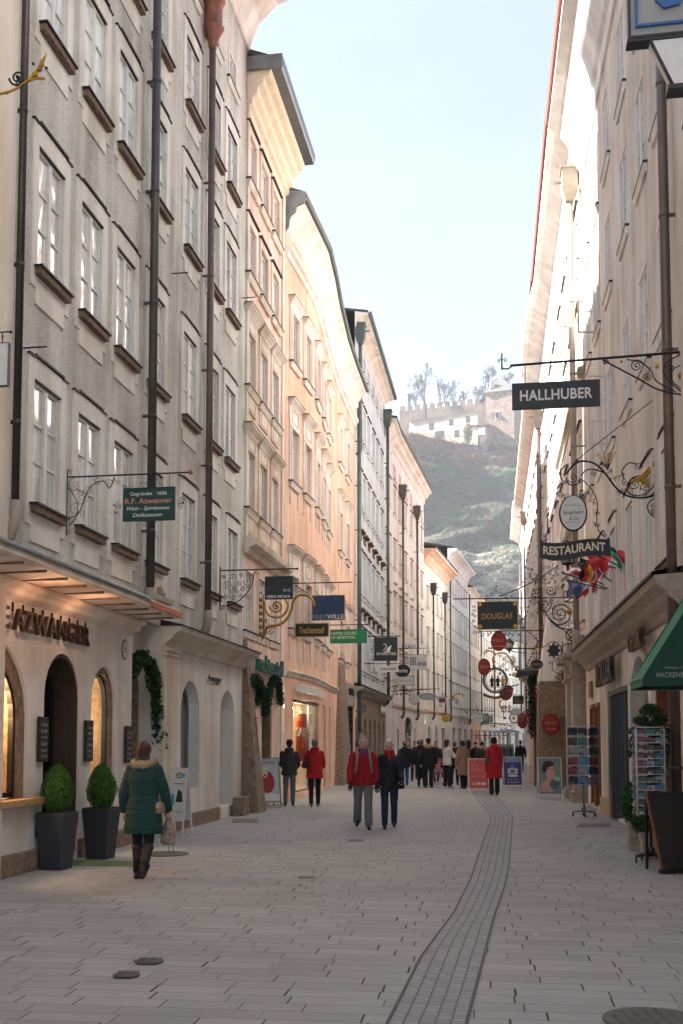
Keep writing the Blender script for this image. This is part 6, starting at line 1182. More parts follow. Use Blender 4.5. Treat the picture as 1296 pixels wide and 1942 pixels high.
# A-frame boards
def aframe(px,py,wpx,hpx,label,fm,poster,rz=0,lean=.16,name='pavement_sign',legs=.1,mats=(),sidewall=False):
    p=gp(px,py); k=p.y/FX; W=wpx*k; H=hpx*k; E_=empty(name,p,R(rz),label,'pavement sign')
    for sgn in (-1,1):
        a=MB(); y0=sgn*lean*H*1.6 if sgn>0 else 0; top=lean*H; 
        def T(x,z,o,s=sgn):
            yb=0 if s<0 else 2*lean*H; return Vector((x,yb+(top-yb)*z/H+o*(1 if s>0 else -1),z))
        z0=legs*H; t=.022
        def q(x0,x1,za,zb,o0,o1,m): a.hexa([T(x0,za,o0),T(x1,za,o0),T(x1,za,o1),T(x0,za,o1),T(x0,zb,o0),T(x1,zb,o0),T(x1,zb,o1),T(x0,zb,o1)],m)
        q(-W/2,-W/2+t,0,H,-.01,.015,0); q(W/2-t,W/2,0,H,-.01,.015,0); q(-W/2+t,W/2-t,H-t,H,-.01,.015,0); q(-W/2+t,W/2-t,z0,z0+t,-.01,.015,0)
        a.build('frame',[fm],E_)
        b=MB(); 
        def qb(x0,x1,za,zb,o0,o1,m): b.hexa([T(x0,za,o0),T(x1,za,o0),T(x1,za,o1),T(x0,za,o1),T(x0,zb,o0),T(x1,zb,o0),T(x1,zb,o1),T(x0,zb,o1)],m)
        qb(-W/2+t,W/2-t,z0+t,H-t,-.004,.004,0)
        if sgn<0: poster(b,lambda x,z: T((x-.5)*(W-2*t),z0+t+z*(H-2*t-z0),.005),W-2*t,H-2*t-z0)
        b.build('poster',list(mats),E_)
    return E_
def shape(b,T,pts,m,o=.002):
    V=[T(x,z) for x,z in pts]; V=[v+Vector((0,-o,0)) for v in V]; b.add(V,[list(range(len(V)))],m)
def ell(cx,cz,rx,rz_,n=24,a0=0,a1=360): return [(cx+rx*math.cos(R(a0+(a1-a0)*k/n)),cz+rz_*math.sin(R(a0+(a1-a0)*k/n))) for k in range(n)]
def ptext(b,T,W,H,st,x,z,h,w_,m,**k): b.text(st,0,0,h*H,0,m,w_*W,.0,mapf=lambda X,Y,Z: T(x+X/W,z+Z/H)+Vector((0,-.004,0)),**k)
def po_fish(b,T,W,H):
    shape(b,T,ell(.62,.87,.24,.06),1); shape(b,T,[(.82,.87),(.95,.93),(.92,.87),(.95,.81)],1); shape(b,T,ell(.58,.865,.16,.03),2,.004); shape(b,T,ell(.45,.88,.03,.015),3,.006)
    shape(b,T,[(.3,.70),(.9,.70),(.9,.715),(.3,.715)],3); shape(b,T,[(.5,.35),(.9,.35),(.82,.55),(.6,.6)],3); shape(b,T,[(.2,.3),(.45,.28),(.42,.5),(.25,.52)],1); ptext(b,T,W,H,'RESTAURANT NORDSEE',.55,.16,.03,.7,3)
aframe(328,1583,44,125,'white pavement sign with a colourful fish on it, beside the woman in green',G['whitep'],po_fish,-22,.14,mats=(G['whitep'],mat('fish_blue','3f9ab5',.5),G['yellow'],G['navy']),legs=.2)
def po_sheep(b,T,W,H):
    shape(b,T,ell(.42,.45,.36,.26),1); shape(b,T,ell(.35,.68,.13,.13),2,.004); shape(b,T,[(.12,.8),(.25,.78),(.24,.72)],2,.006); shape(b,T,[(.58,.8),(.45,.78),(.46,.72)],2,.006); shape(b,T,ell(.31,.7,.018,.018,8),3,.008); shape(b,T,ell(.41,.7,.018,.018,8),3,.008); shape(b,T,ell(.36,.61,.05,.03),3,.008)
    shape(b,T,[(.02,.02),(.98,.02),(.98,.14),(.6,.2),(.02,.12)],4); ptext(b,T,W,H,'WOLLSTUBE',.45,.9,.06,.75,1,bold=.02)
aframe(513,1531,46,93,'green-framed pavement sign with a red woolly sheep poster',G['green'],po_sheep,26,.2,mats=(mat('poster_sky','a9b6bd',.6),mat('poster_red','9e2f34',.7,var=.3,vs=30),mat('poster_cream','d6c8b0',.7),G['blk'],G['whitep']))
def po_red(b,T,W,H):
    shape(b,T,ell(.3,.72,.14,.1),1); shape(b,T,ell(.3,.72,.12,.085),0,.004); ptext(b,T,W,H,'MOZART',.5,.62,.06,.5,1); ptext(b,T,W,H,'Geburtshaus Führungen',.5,.42,.03,.7,1)
    for k in range(3): shape(b,T,ell(.25+.25*k,.16,.11,.045),2)
    shape(b,T,ell(.25,.16,.06,.03),3,.004)
aframe(909,1503,39,64,'pink-red pavement sign in a white frame, left of the woman in the red coat',G['whitep'],po_red,0,.16,mats=(mat('poster_coral','c25a58',.6,var=.1,vs=9),mat('poster_pale','e2a59c',.6),G['whitep'],G['wood']))
def po_pur(b,T,W,H):
    shape(b,T,[(.0,.82),(1,.82),(1,1),(0,1)],1); ptext(b,T,W,H,'INDIAN',.5,.94,.05,.4,2); ptext(b,T,W,H,'RESTAURANT',.5,.87,.05,.7,2); shape(b,T,[(.22,.42),(.78,.42),(.78,.6),(.22,.6)],2); shape(b,T,[(.3,.6),(.5,.76),(.7,.6)],1); shape(b,T,ell(.5,.5,.16,.06),3,.004); shape(b,T,ell(.5,.34,.3,.05),2); ptext(b,T,W,H,'im Hof 1. Stock',.5,.2,.04,.6,2); ptext(b,T,W,H,'TEL: 0662 84 29',.5,.1,.05,.7,2)
aframe(974,1496,36,60,'purple restaurant pavement sign with white frame, right of the woman in the red coat',G['whitep'],po_pur,2,.16,mats=(mat('poster_purple','3e3a78',.6),mat('poster_slate','6a7fa8',.6),mat('poster_white','c9ccd8',.6),mat('poster_dark','56618a',.6)))
def po_face(b,T,W,H):
    hair=[(.16,.62),(.18,.8),(.3,.9),(.5,.93),(.66,.88),(.72,.8),(.6,.78),(.42,.74),(.3,.58)]; face=[(.26,.7),(.34,.84),(.5,.88),(.64,.83),(.69,.7),(.7,.64),(.74,.58),(.7,.55),(.7,.5),(.66,.44),(.56,.4),(.46,.44),(.36,.5),(.28,.6)]
    shape(b,T,[(.05,.05),(.1,.28),(.25,.36),(.36,.42),(.34,.6),(.55,.42),(.54,.33),(.6,.2),(.58,.05)],1); shape(b,T,face,1,.004); shape(b,T,hair,2,.006)
    shape(b,T,[(.42,.7),(.5,.72),(.52,.7),(.46,.685)],2,.008); shape(b,T,[(.58,.7),(.65,.72),(.66,.7),(.62,.685)],2,.008); shape(b,T,[(.4,.745),(.52,.765),(.53,.755),(.42,.735)],2,.008); shape(b,T,[(.5,.53),(.6,.51),(.66,.54),(.6,.55)],4,.008); shape(b,T,[(.52,.528),(.6,.52),(.65,.54)],5,.01); shape(b,T,[(.56,.6),(.62,.58),(.64,.6),(.6,.61)],6,.008)
    shape(b,T,[(.68,.36),(.92,.36),(.92,.48),(.68,.48)],3,.006); shape(b,T,ell(.7,.26,.22,.13),7,.006); ptext(b,T,W,H,'-20 %',.7,.28,.075,.34,5,bold=.01); ptext(b,T,W,H,'auf alles',.7,.2,.03,.2,5); ptext(b,T,W,H,'BEAUTY LOUNGE',.5,.955,.025,.6,7)
aframe(1045,1515,45,78,'pavement sign with a smiling face and -20 % on it, in front of the stone corner',G['whitep'],po_face,0,.14,mats=(mat('poster_grey','7d8a8d',.6,var=.15,vs=3),mat('poster_skin','c9a08c',.6,var=.12,vs=5),mat('poster_hair','3b2a22',.6),mat('poster_mint','8fc2b4',.6),mat('poster_lip','a8544f',.6),G['whitep'],mat('poster_shade','a97c69',.6),mat('poster_slate2','55666b',.6)))
# menu stand black at right edge
p=gp(1258,1657); E_=empty('black_board',p,R(8),'large black board stand cut by the right edge of the photo','board'); a=MB(); a.hexa([(0,0,.05),(1.0,0,.05),(1.0,.03,.05),(0,.03,.05),(-.1,.22,1.02),(.9,.22,1.02),(.9,.25,1.02),(-.1,.25,1.02)],0); a.build('panel',[G['blk']],E_)
a=MB(); a.box(-.04,1.05,-.05,.06,0,.05); a.hexa([(-.02,-.01,.05),(.0,-.01,.05),(0,.03,.05),(-.02,.03,.05),(-.12,.21,1.03),(-.1,.21,1.03),(-.1,.25,1.03),(-.12,.25,1.03)],1); a.hexa([(0,.5,.0),(.03,.5,0),(.03,.53,0),(0,.53,0),(-.1,.25,1.0),(-.07,.25,1.0),(-.07,.28,1.0),(-.1,.28,1.0)],0); a.build('stand',[G['blk'],G['wood']],E_)
# postcard racks
PC=[mat('card_'+n_,c_,.5) for n_,c_ in (('blue','2c587f'),('teal','33707e'),('pink','7d4655'),('dark','262c36'),('white','8a9094'),('green','3f4f38'),('red','5d2c30'),('sky','567f9c'))]
def rack(px,py,x0,y0,x1,y1,label,nr,cols,rz,pole='zinc',basem='zinc',tower=0):
    p=gp(px,py); k=p.y/FX; E_=empty('postcard_rack',p,R(rz),label,'postcard rack','postcard racks on the right'); W=(x1-x0)*k*.72; z1=(py-y0)*k; z0=(py-y1)*k
    a=MB(); a.tube([(0,0,.1),(0,0,z1)],.018,8,0); a.build('pole',[G[pole]],E_)
    a=MB(); 
    for j in range(4):
        an=PI/2*j+.5; x,y=.24*math.cos(an),.24*math.sin(an); a.tube([(0,0,.11),(x,y,.1)],.022,6,0)
        a.tube([(x,y,.1),(x,y,.05)],.014,6,1); a.loft([[(x-.012,y+.035*math.cos(t),.035+.035*math.sin(t)) for t in [2*PI*i/12 for i in range(12)]],[(x+.012,y+.035*math.cos(t),.035+.035*math.sin(t)) for t in [2*PI*i/12 for i in range(12)]]],1)
    a.lathe([(.05,.09),(.05,.2),(.02,.22)],10,(0,0,0),0); a.build('caster_base',[G[basem],G['blk']],E_)
    a=MB(); dz=(z1-z0)/nr; cw=W/cols
    for s4 in range(4):
        M_=Matrix.Rotation(PI/2*s4,3,'Z')
        for i in range(nr):
            for j in range(cols):
                x=-W/2+cw*j; z=z0+dz*i; y=-W/2-.02; zz=z+dz*(.9+.15*random.random()); t=dz*.35; m=random.randrange(8)
                V=[(x+.006,y-.035,z+.01),(x+cw-.006,y-.035,z+.01),(x+cw-.006,y-.005-t*.3,zz-.1*dz),(x+.006,y-.005-t*.3,zz-.1*dz)]
                a.add([M_@Vector(v) for v in V]+[M_@Vector((v[0],v[1]+.012,v[2])) for v in V],[(0,1,2,3),(7,6,5,4),(0,3,7,4),(1,5,6,2),(3,2,6,7)],m)
                V=[(x+.02,y-.037,z+.2*dz),(x+cw*.7,y-.037,z+.2*dz),(x+cw*.6,y-.026,z+.5*dz),(x+.02,y-.026,z+.55*dz)]; a.add([M_@Vector(v) for v in V],[(0,1,2,3)],random.randrange(8))
    a.build('postcards',PC,E_)
    a=MB()
    for s4 in range(4):
        M_=Matrix.Rotation(PI/2*s4,3,'Z')
        for i in range(nr+1):
            z=z0+dz*i; a.tube([M_@Vector((-W/2,-W/2-.06,z+.02)),M_@Vector((W/2,-W/2-.06,z+.02))],.004,4)
        for x in (-W/2,W/2): a.tube([M_@Vector((x,-W/2-.01,z0-.02)),M_@Vector((x,-W/2-.01,z1))],.006,4)
    a.build('wire_frame',[G['whitep']],E_)
rack(1108,1548,1081,1380,1133,1490,'slim revolving postcard rack standing alone in front of the wooden doors',6,2,-38)
rack(1236,1636,1194,1385,1262,1546,'tall postcard rack crowded with blue cards behind the black board',11,3,-12,'blk','blk')
# stone pots
def leafy(px,py,Y,rx,rz_,n,size,mats,name,par,org,k=1): pass
for j,(px,py,w_,h_,cx,cy,rx,ry,lab) in enumerate(((1205,1613,28,54,1195,1522,14,42,'weathered pale stone pot with an upright leafy shrub'),(1237,1628,44,50,1222,1560,22,24,'weathered pale stone pot, nearer one, half behind the postcard rack'))):
    p=gp(px,py); k=p.y/FX; E_=empty('stone_pot',p,R(-6),lab,'plant pot','stone pots by the right wall'); W=w_*k/2; H=h_*k
    a=MB(); frustum(a,W*.8,W*.95,0,H*.82); frustum(a,W*1.08,W*1.12,H*.82,H); a.build('pot',[mat('weathered_pot','a8a296',.9,var=.4,vs=7,bump=.5,bs=30)],E_,bev=.012)
    a=MB(); C=Vector(((cx-px)*k,0,(py-cy)*k))
    def fn():
        d=Vector((random.gauss(0,1),random.gauss(0,1),random.gauss(0,1))).normalized(); r=random.random()**.45; return C+Vector((d.x*rx*k*r,d.y*rx*k*r,d.z*ry*k*r)),d
    a.leaves(fn,1100,.06,(0,1,2),.8)
    for _ in range(7): a.tube([(random.uniform(-.03,.03),random.uniform(-.03,.03),H*.9),C+Vector((random.uniform(-1,1)*rx*k*.6,random.uniform(-.08,.08),random.uniform(0,.8)*ry*k))],.006,4,3)
    a.build('shrub',[G['box1'],G['garland'][1],G['box3'],G['soil']],E_)
p=gp(1250,1622); E_=empty('potted_conifer',p,0,'small spreading conifer with a wide flat crown rising behind the postcard rack','potted tree'); k=p.y/FX
a=MB(); q=lambda x,y,d=0:(( x-1250)*k,d,(1622-y)*k)
a.tube([q(1250,1610),q(1252,1540,.02),q(1244,1480),q(1246,1430,.03),q(1240,1390)],[.04,.035,.03,.025,.02],7); 
for e in ((1212,1400),(1205,1430),(1262,1388),(1240,1350),(1225,1368),(1258,1365)): a.tube([q(1243,1420),q((1243+e[0])/2,(1405+e[1])/2),q(*e)],[.014,.01,.005],5)
a.build('trunk',[mat('conifer_bark','6b5a4a',.9,var=.4,vs=14)],E_)
a=MB(); CL=[(1240,1352,22,12),(1222,1370,16,10),(1258,1368,17,10),(1212,1390,14,9),(1207,1412,9,16),(1240,1378,20,10),(1268,1390,9,6),(1202,1432,6,8),(1238,1345,14,8),(1262,1400,14,8)]
def fn():
    c=random.choice(CL); d=Vector((random.gauss(0,1),random.gauss(0,1),random.gauss(0,1))).normalized(); r=random.random()**.4; C=Vector(q(c[0],c[1],random.uniform(-.05,.05))); return C+Vector((d.x*c[2]*k*r,d.y*.14*r,d.z*c[3]*k*r)),d
a.leaves(fn,7500,.035,(0,1,1,2),.8); a.build('crown',G['garland'],E_)
a=MB()
def fn():
    z=random.random(); cx=1250+8*math.sin(z*5); y=1395+110*z; d=Vector((random.gauss(0,1),random.gauss(0,1),0)).normalized(); r=random.random()**.5; return Vector(q(cx,y))+Vector((d.x*(17-6*z)*k*r,d.y*.09*r,0)),d
a.leaves(fn,2600,.06,(0,2,2),.6); a.build('hanging_greenery',G['garland'],E_)
a=MB(); frustum(a,.11,.15,0,.3); a.build('pot',[G['planter']],E_)
# green awning
A0_=RF.P(-1.,2.38,0); E_=empty('awning',A0_,0,'dark green fabric awning lettered HACKENBUCHNER at the right edge','awning')
def AW(u,z,o): return RF.P(u,z,o)-A0_
u1_,u2_=-1.0,.05; n1=AW(u2_,3.8,.03); n2=AW(u1_,3.8,.03); f1=AW(u2_,2.46,.87); f2=AW(u1_,2.46,.87); g1=f1-Vector((0,0,.1)); g2=f2-Vector((0,0,.1)); w1=AW(u2_,2.36,.03); w2_=AW(u1_,2.36,.03)
a=MB(); a.quadgrid(lambda i,j: n2.lerp(n1,i).lerp(f2.lerp(f1,i),j)+Vector((0,0,-.03*math.sin(PI*j))),8,8,0); a.add([f1,f2,g2,g1],[(0,1,2,3)],0); a.add([n2,f2,g2,w2_],[(0,1,2,3)],1); a.add([n1,f1,g1,w1],[(0,1,2,3)],1)
a.build('fabric',[mat('awning_green','1f7a58',.7,var=.15,vs=4),mat('awning_dark_green','0f3f31',.8,var=.15,vs=4)],E_)
dr=(w2_-g2).normalized(); a=MB()
a.text('HACKENBUCHNER',0,0,.062,0,0,.62,.002,mapf=lambda X,Y,Z: g2+dr*(.48+X)+Vector((0,-.012,Z+.14))); a.text('Moderation in der Getreidegasse',0,0,.028,0,0,.5,.002,shear=.3,mapf=lambda X,Y,Z: g2+dr*(.52+X)+Vector((0,-.012,Z+.23))); a.build('lettering',[G['greyp']],E_)
a=MB(); a.tube([f1,f2],.015,6); a.tube([n1,n2],.02,6); a.tube([w1,g1],.01,5); a.build('rods',[G['zinc']],E_)
# parasol, clothes rail
p=gp(963,1466); k=p.y/FX; E_=empty('parasol',p,0,'blue-grey patterned parasol in the distance above the crowd','parasol'); H=(1466-1383)*k
a=MB(); a.tube([(0,0,0),(0,0,H)],.03,6); a.build('pole',[G['zinc']],E_); a=MB(); r=27*k
for j in range(8):
    t0,t1=2*PI*j/8,2*PI*(j+1)/8; a.quadgrid(lambda i,h: Vector((r*h*((1-i)*math.cos(t0)+i*math.cos(t1)),r*h*((1-i)*math.sin(t0)+i*math.sin(t1)),H-(.28*h*h+.1*h)*1.1*r/1.0*.62)),4,5,0)
a.build('canopy',[mat('parasol_cloth','8f9bb0',.8,var=.45,vs=1.6,c2='4b5a7a')],E_)
p=gp(958,1462); k=p.y/FX; E_=empty('clothes_rail',p,0,'clothes rail hung with dark garments under the parasol','clothes rail'); a=MB(); H=(1462-1412)*k; W=16*k
a.tube([(-W,0,0),(-W,0,H)],.025,6); a.tube([(W,0,0),(W,0,H)],.025,6); a.tube([(-W,0,H),(W,0,H)],.025,6); a.build('rail',[G['zinc']],E_)
a=MB()
for j in range(16): x=-W*.95+W*1.9*j/15; a.loft([[(x-.02,-.2,H*.35),(x+.02,-.2,H*.35),(x+.02,.2,H*.35),(x-.02,.2,H*.35)],[(x-.03,-.24,H*.85),(x+.03,-.24,H*.85),(x+.03,.24,H*.85),(x-.03,.24,H*.85)],[(x-.01,-.04,H*.97),(x+.01,-.04,H*.97),(x+.01,.04,H*.97),(x-.01,.04,H*.97)]],j%3,False)
a.build('garments',[G['blk'],G['navy'],mat('garment_pale','8c8a90',.8)],E_)
b0=LF.P(12.35,1.2,.25); a=MB(); a.quadgrid(lambda i,j:(.03*math.sin(j*5),-.02+.1*i,1.0-1.5*j),3,10); E_=empty('red_banner',b0,0,'narrow bright red cloth hanging at the door behind the stone pier','banner'); a.build('cloth',[cmr:=mat('banner_red','b01522',.8,bump=.3,bs=15)],E_); a=MB(); a.tube([(-.02,-.12,1.02),(.02,.14,1.02)],.012,6); a.build('rod',[G['iron']],E_)
# litter
for k,(px,py) in enumerate(((912,1686),(38,1730),(1016,1775))):
    a=MB(); a.add([(-.02,-.015,.012),(.022,-.01,.018),(.015,.02,.012),(-.018,.012,.02)],[(0,1,2,3)]); a.add([(-.02,-.015,.01),(.022,-.01,.01),(.015,.02,.01),(-.018,.012,.01)],[(0,1,2,3)]); tag(a.build('paper_scrap',[G['whitep']],None,gp(px,py)),['tiny white scrap lying on the drain strip','tiny white scrap at the lower left of the paving','tiny white scrap right of the drain strip'][k],'litter')
# ---------------------------------------------------------------- people
def rebuild(mb,name,m,parent,vox,sm=4,disp=0):
    me=mb.mesh(name,[m]); ob=bpy.data.objects.new('t',me)
    r=ob.modifiers.new('r','REMESH'); r.mode='VOXEL'; r.voxel_size=vox; r.use_smooth_shade=True
    s=ob.modifiers.new('s','SMOOTH'); s.iterations=sm; s.factor=.5
    new=evalmesh(ob); new.name=name; me.clear_geometry()
    if disp:
        nv=len(new.vertices); co=[0.]*(3*nv); nr=[0.]*(3*nv); new.vertices.foreach_get('co',co); new.vertices.foreach_get('normal',nr)
        for i in range(0,3*nv,3):
            p=Vector(co[i:i+3]); k=noise.noise(Vector((p.x*9,p.y*9,p.z*5+p.x*6)))*disp+noise.noise(p*22)*disp*.4
            for j in (0,1,2): co[i+j]+=nr[i+j]*k
        new.vertices.foreach_set('co',co); new.update()
    if not new.materials: new.materials.append(m)
    new.polygons.foreach_set('use_smooth',[True]*len(new.polygons))
    o=bpy.data.objects.new(name,new); COL.objects.link(o); o.parent=parent; return o
SK=mat('skin','d6a78f',.55,var=.1,vs=20); _mc={}
def cm(c,r=.8,b=.25,bs=25,**k):
    key=(c,r,b,bs)
    if key not in _mc: _mc[key]=mat('cloth',c,r,var=.22,vs=7,bump=b,bs=bs,**k)
    return _mc[key]
def seglist(pts,rs,quilt=0,amp=.1,step=.02):
    P=[Vector(p) for p in pts]; out=[];R_=[];d=0
    for i in range(len(P)-1):
        L=(P[i+1]-P[i]).length; n=max(2,int(L/step))
        for k in range(n):
            t=k/n; out.append(P[i].lerp(P[i+1],t)); r=rs[i]*(1-t)+rs[i+1]*t
            if quilt: r*=1+amp*(abs(math.sin(PI*(d+L*t)/quilt))-.6)
            R_.append(r)
        d+=L
    out.append(P[-1]); R_.append(rs[-1]*.95); return out,R_
def hand(mb,w,d,up,side,k,curl=.5,n=6):
    # w wrist, d direction of the forearm, side = thumb side
    d=d.normalized(); f=up.normalized(); s_=d.cross(f).normalized()*side
    palm=w+d*.055*k; mb.limb(w,palm+d*.02*k,.022*k,.034*k,8); mb.ball(palm,(.036*k,.036*k,.036*k),8)
    for j,(L,off) in enumerate(((.068,-.026),(.076,-.009),(.072,.009),(.056,.025))):
        b=palm+d*.028*k+s_*(-off)*k; m_=b+(d*math.cos(curl*.5)+f*math.sin(curl*.5))*L*.5*k; e=m_+(d*math.cos(curl*1.4)+f*math.sin(curl*1.4))*L*.5*k; mb.limb(b,m_,.0105*k,.0095*k,n); mb.limb(m_,e,.0095*k,.0075*k,n)
    tb=w+d*.03*k+s_*.028*k; tm=tb+(d*.6+s_*.7+f*.25).normalized()*.035*k; te=tm+(d*.9+s_*.2+f*.4).normalized()*.032*k; mb.limb(tb,tm,.012*k,.0105*k,n); mb.limb(tm,te,.0105*k,.008*k,n)
def person(px,py,H,rz,label,sp,name='person',group=None):
    g=gp(px,py); E_=empty(name,g,R(rz),label,'person',group); k=H/1.7; vox=sp.get('vox',.011)*1.; bulk=sp.get('bulk',1.); F=sp.get('female',0)
    sw=(.092 if F else .104)*H; hx=.052*H
    legs=sp.get('legs',((.12,.05),(-.12,.15))); arms=sp.get('arms',((.1,.24,.25),(-.1,.24,.25)))
    # joints
    J=[];low=9
    for sgn,(a_,b_) in zip((-1,1),legs):
        hp=Vector((sgn*hx,0,.52*H)); kn=hp+Vector((sgn*.004,-math.sin(a_),-math.cos(a_)))*.245*H; an=kn+Vector((0,-math.sin(a_-b_),-math.cos(a_-b_)))*.235*H; J.append((hp,kn,an,a_-b_)); low=min(low,an.z)
    dz=.045*H-low; J=[(h+Vector((0,0,dz)),q+Vector((0,0,dz)),n+Vector((0,0,dz)),t) for h,q,n,t in J]; Z=lambda z: z*H+dz
    lean=sp.get('lean',.0)
    A=[]
    for sgn,(sw_,out_,be) in zip((-1,1),arms):
        sh=Vector((sgn*sw,.0,Z(.79))); d=Vector((sgn*math.sin(out_),-math.sin(sw_),-math.cos(sw_)*math.cos(out_))).normalized(); el=sh+d*.175*H
        d2=Vector((sgn*(math.sin(out_)*.3-sp.get('inw',0)),-math.sin(sw_+be),-math.cos(sw_+be))).normalized(); wr=el+d2*.145*H; A.append((sh,el,wr,d2))
    # body
    a=MB(); 
    a.loft([[(rx*H*math.cos(2*PI*j/14),ry*H*math.sin(2*PI*j/14),Z(z)) for j in range(14)] for z,rx,ry in ((.47,.05,.04),(.5,.09,.065),(.56,.088,.062),(.63,.075,.055),(.72,.09,.062),(.79,.1,.055),(.82,.07,.045),(.835,.03,.03))])
    hy=-.008*H; hc=Vector((0,hy,Z(.935))); a.limb((0,0,Z(.8)),(0,hy*.6,Z(.885)),.034*H,.031*H)
    a.ball(hc+Vector((0,.004,.006))*k,(.045*H,.056*H,.06*H),16); a.ball(hc+Vector((0,-.012*H,-.03*H)),(.034*H,.036*H,.036*H),12); a.ball(hc+Vector((0,-.03*H,-.045*H)),(.017*H,.014*H,.014*H),10)
    a.limb(hc+Vector((0,-.05*H,.004*H)),hc+Vector((0,-.060*H,-.014*H)),.006*H,.0095*H,8)
    for s_ in (-1,1): a.ball(hc+Vector((s_*.045*H,.0,-.005*H)),(.006*H,.013*H,.019*H),8)
    for (h,q,n,t) in J: a.limb(h,q,.046*H,.033*H); a.limb(q,n,.033*H,.022*H)
    for i,(sh,el,wr,d2) in enumerate(A): a.limb(sh,el,.03*H,.025*H); a.limb(el,wr,.025*H,.016*H); hand(a,wr,d2,Vector((0,-1,.1)) if True else 0,-1 if i==0 else 1,k,sp.get('curl',.6))
    rebuild(a,'body',SK,E_,min(vox,.010) if sp.get('near') else vox,2)
    if sp.get('face',1):
        a=MB(); 
        for s_ in (-1,1): a.ball(hc+Vector((s_*.017*H,-.0475*H,.004*H)),.0055*H,8,0); a.ball(hc+Vector((s_*.017*H,-.0525*H,.004*H)),(.0028*H,.0015*H,.0028*H),6,1); a.box(hc.x+s_*.017*H-.009*H,hc.x+s_*.017*H+.009*H,hc.y-.056*H,hc.y-.05*H,hc.z+.013*H,hc.z+.016*H,2)
        a.build('eyes',[G['whitep'],G['blk'],cm('7a6a60')],E_); a=MB(); a.ball(hc+Vector((0,-.051*H,-.03*H)),(.012*H,.003*H,.003*H),8); a.build('mouth',[cm('9a5a50',.5)],E_)
    if sp.get('glasses'):
        a=MB()
        for s_ in (-1,1):
            a.tube([hc+Vector((s_*.018*H+.011*H*math.cos(t),-.058*H,.003*H+.008*H*math.sin(t))) for t in [2*PI*i/12 for i in range(13)]],.0012*H,4); a.tube([hc+Vector((s_*.029*H,-.058*H,.004*H)),hc+Vector((s_*.046*H,-.005*H,.004*H))],.001*H,4)
        a.build('glasses',[G['blk']],E_)
    # hair / hat
    h=sp.get('hair'); 
    if h:
        a=MB(); a.ball(hc+Vector((0,.012*H,.014*H)),(.050*H,.056*H,.058*H),14); 
        a.ball(hc+Vector((0,.03*H,-.01*H)),(.046*H,.032*H,.045*H),12)
        if h[1]=='long':
            a.ball(hc+Vector((0,.02*H,.01*H)),(.056*H,.06*H,.06*H),14)
            a.limb(hc+Vector((-.015*H,.035*H,-.01*H)),hc+Vector((-.018*H,.04*H,-.085*H)),.036*H,.03*H); a.limb(hc+Vector((.015*H,.035*H,-.01*H)),hc+Vector((.018*H,.04*H,-.09*H)),.036*H,.028*H)
        if h[1]=='bob':
            for s_ in (-1,1): a.limb(hc+Vector((s_*.04*H,.01*H,.01*H)),hc+Vector((s_*.042*H,.012*H,-.035*H)),.018*H,.015*H)
            a.limb(hc+Vector((-.03*H,-.035*H,.05*H)),hc+Vector((.03*H,-.035*H,.05*H)),.014*H,.012*H)
        if h[1]=='short': a.limb(hc+Vector((-.025*H,-.03*H,.055*H)),hc+Vector((.025*H,-.03*H,.055*H)),.01*H,.009*H)
        rebuild(a,'hair',mat('hair',h[0],.6,var=.4,vs=40,bump=.6,bs=90,stretch=(1,1,.2)),E_,vox*.9,3,.003*k)
    if sp.get('hat'):
        a=MB(); a.loft([[( r*H*math.cos(2*PI*j/14),hy+.006*H+r*1.15*H*math.sin(2*PI*j/14),hc.z+z*H) for j in range(14)] for r,z in ((.052,-.0),(.055,.005),(.055,.022),(.05,.03),(.05,.045),(.038,.064),(.012,.074))]); rebuild(a,'hat',cm(sp['hat'],.9),E_,vox,2)
        if sp.get('pompom'): b=MB(); b.ball(hc+Vector((0,0,.08*H)),.018*H,8); b.build('pompom',[cm(sp['hat'],.9)],E_)
    # trousers
    a=MB(); tw_=sp.get('tw',1.); a.loft([[(rx*H*math.cos(2*PI*j/12),ry*H*math.sin(2*PI*j/12),Z(z)) for j in range(12)] for z,rx,ry in ((.46,.06,.05),(.49,.095,.072),(.54,.098,.072),(.6,.085,.06))])
    for (h_,q,n,t) in J:
        an=n+Vector((0,0,-.005*H if not sp.get('boots') else .0)); p_,r_=seglist([h_,q,an],[.057*H*tw_,.041*H*tw_,(.034 if not sp.get('wide') else .044)*H*tw_]); a.tube(p_,r_,12)
    if sp.get('trousers'): rebuild(a,'trousers',cm(sp['trousers'],.85,.5,14),E_,vox,3,.006*k)
    # shoes
    for (h_,q,n,t) in J:
        a=MB(); tip=Vector((0,-.105*H,-.028*H)); heel=Vector((0,.03*H,-.026*H)); rot=Matrix.Rotation(max(-.9,min(.9,t*.9 if t<0 else t*.3)),3,'X')
        a.limb(n+rot@heel,n+rot@tip,.021*H,.019*H,10); a.limb(n+rot@Vector((0,-.02*H,-.012*H)),n+rot@(tip*.8),.02*H,.016*H,10); a.limb(n+Vector((0,0,.02*H)),n+rot@Vector((0,.01*H,-.02*H)),.026*H,.024*H,10)
        if sp.get('boots'): a.limb(n,n.lerp(q,.82),.03*H,.041*H,12); a.tube([n.lerp(q,.74),n.lerp(q,.84)],.045*H,12)
        rebuild(a,'boot' if sp.get('boots') else 'shoe',sp['bootm'] if sp.get('bootm') else cm(sp.get('shoes','3a2a22'),.6),E_,vox*.9,2)
    # coat
    hem=sp.get('hem',.46); q_=sp.get('quilt',0)*k; a=MB(); fl=sp.get('flare',1.)
    prof=[(hem,.105*fl,.078*fl),(hem+.02,.108*fl,.08*fl),(.54,.102,.076),(.62,.092 if F else .1,.07),(.70,.1,.074),(.76,.1,.07),(.79,.09,.062),(.815,.065,.05),(.83,.045,.042),(.85,.038,.038)]
    prof=[p for p in prof if p[0]>=hem]; prof.sort()
    rings=[]; n=46
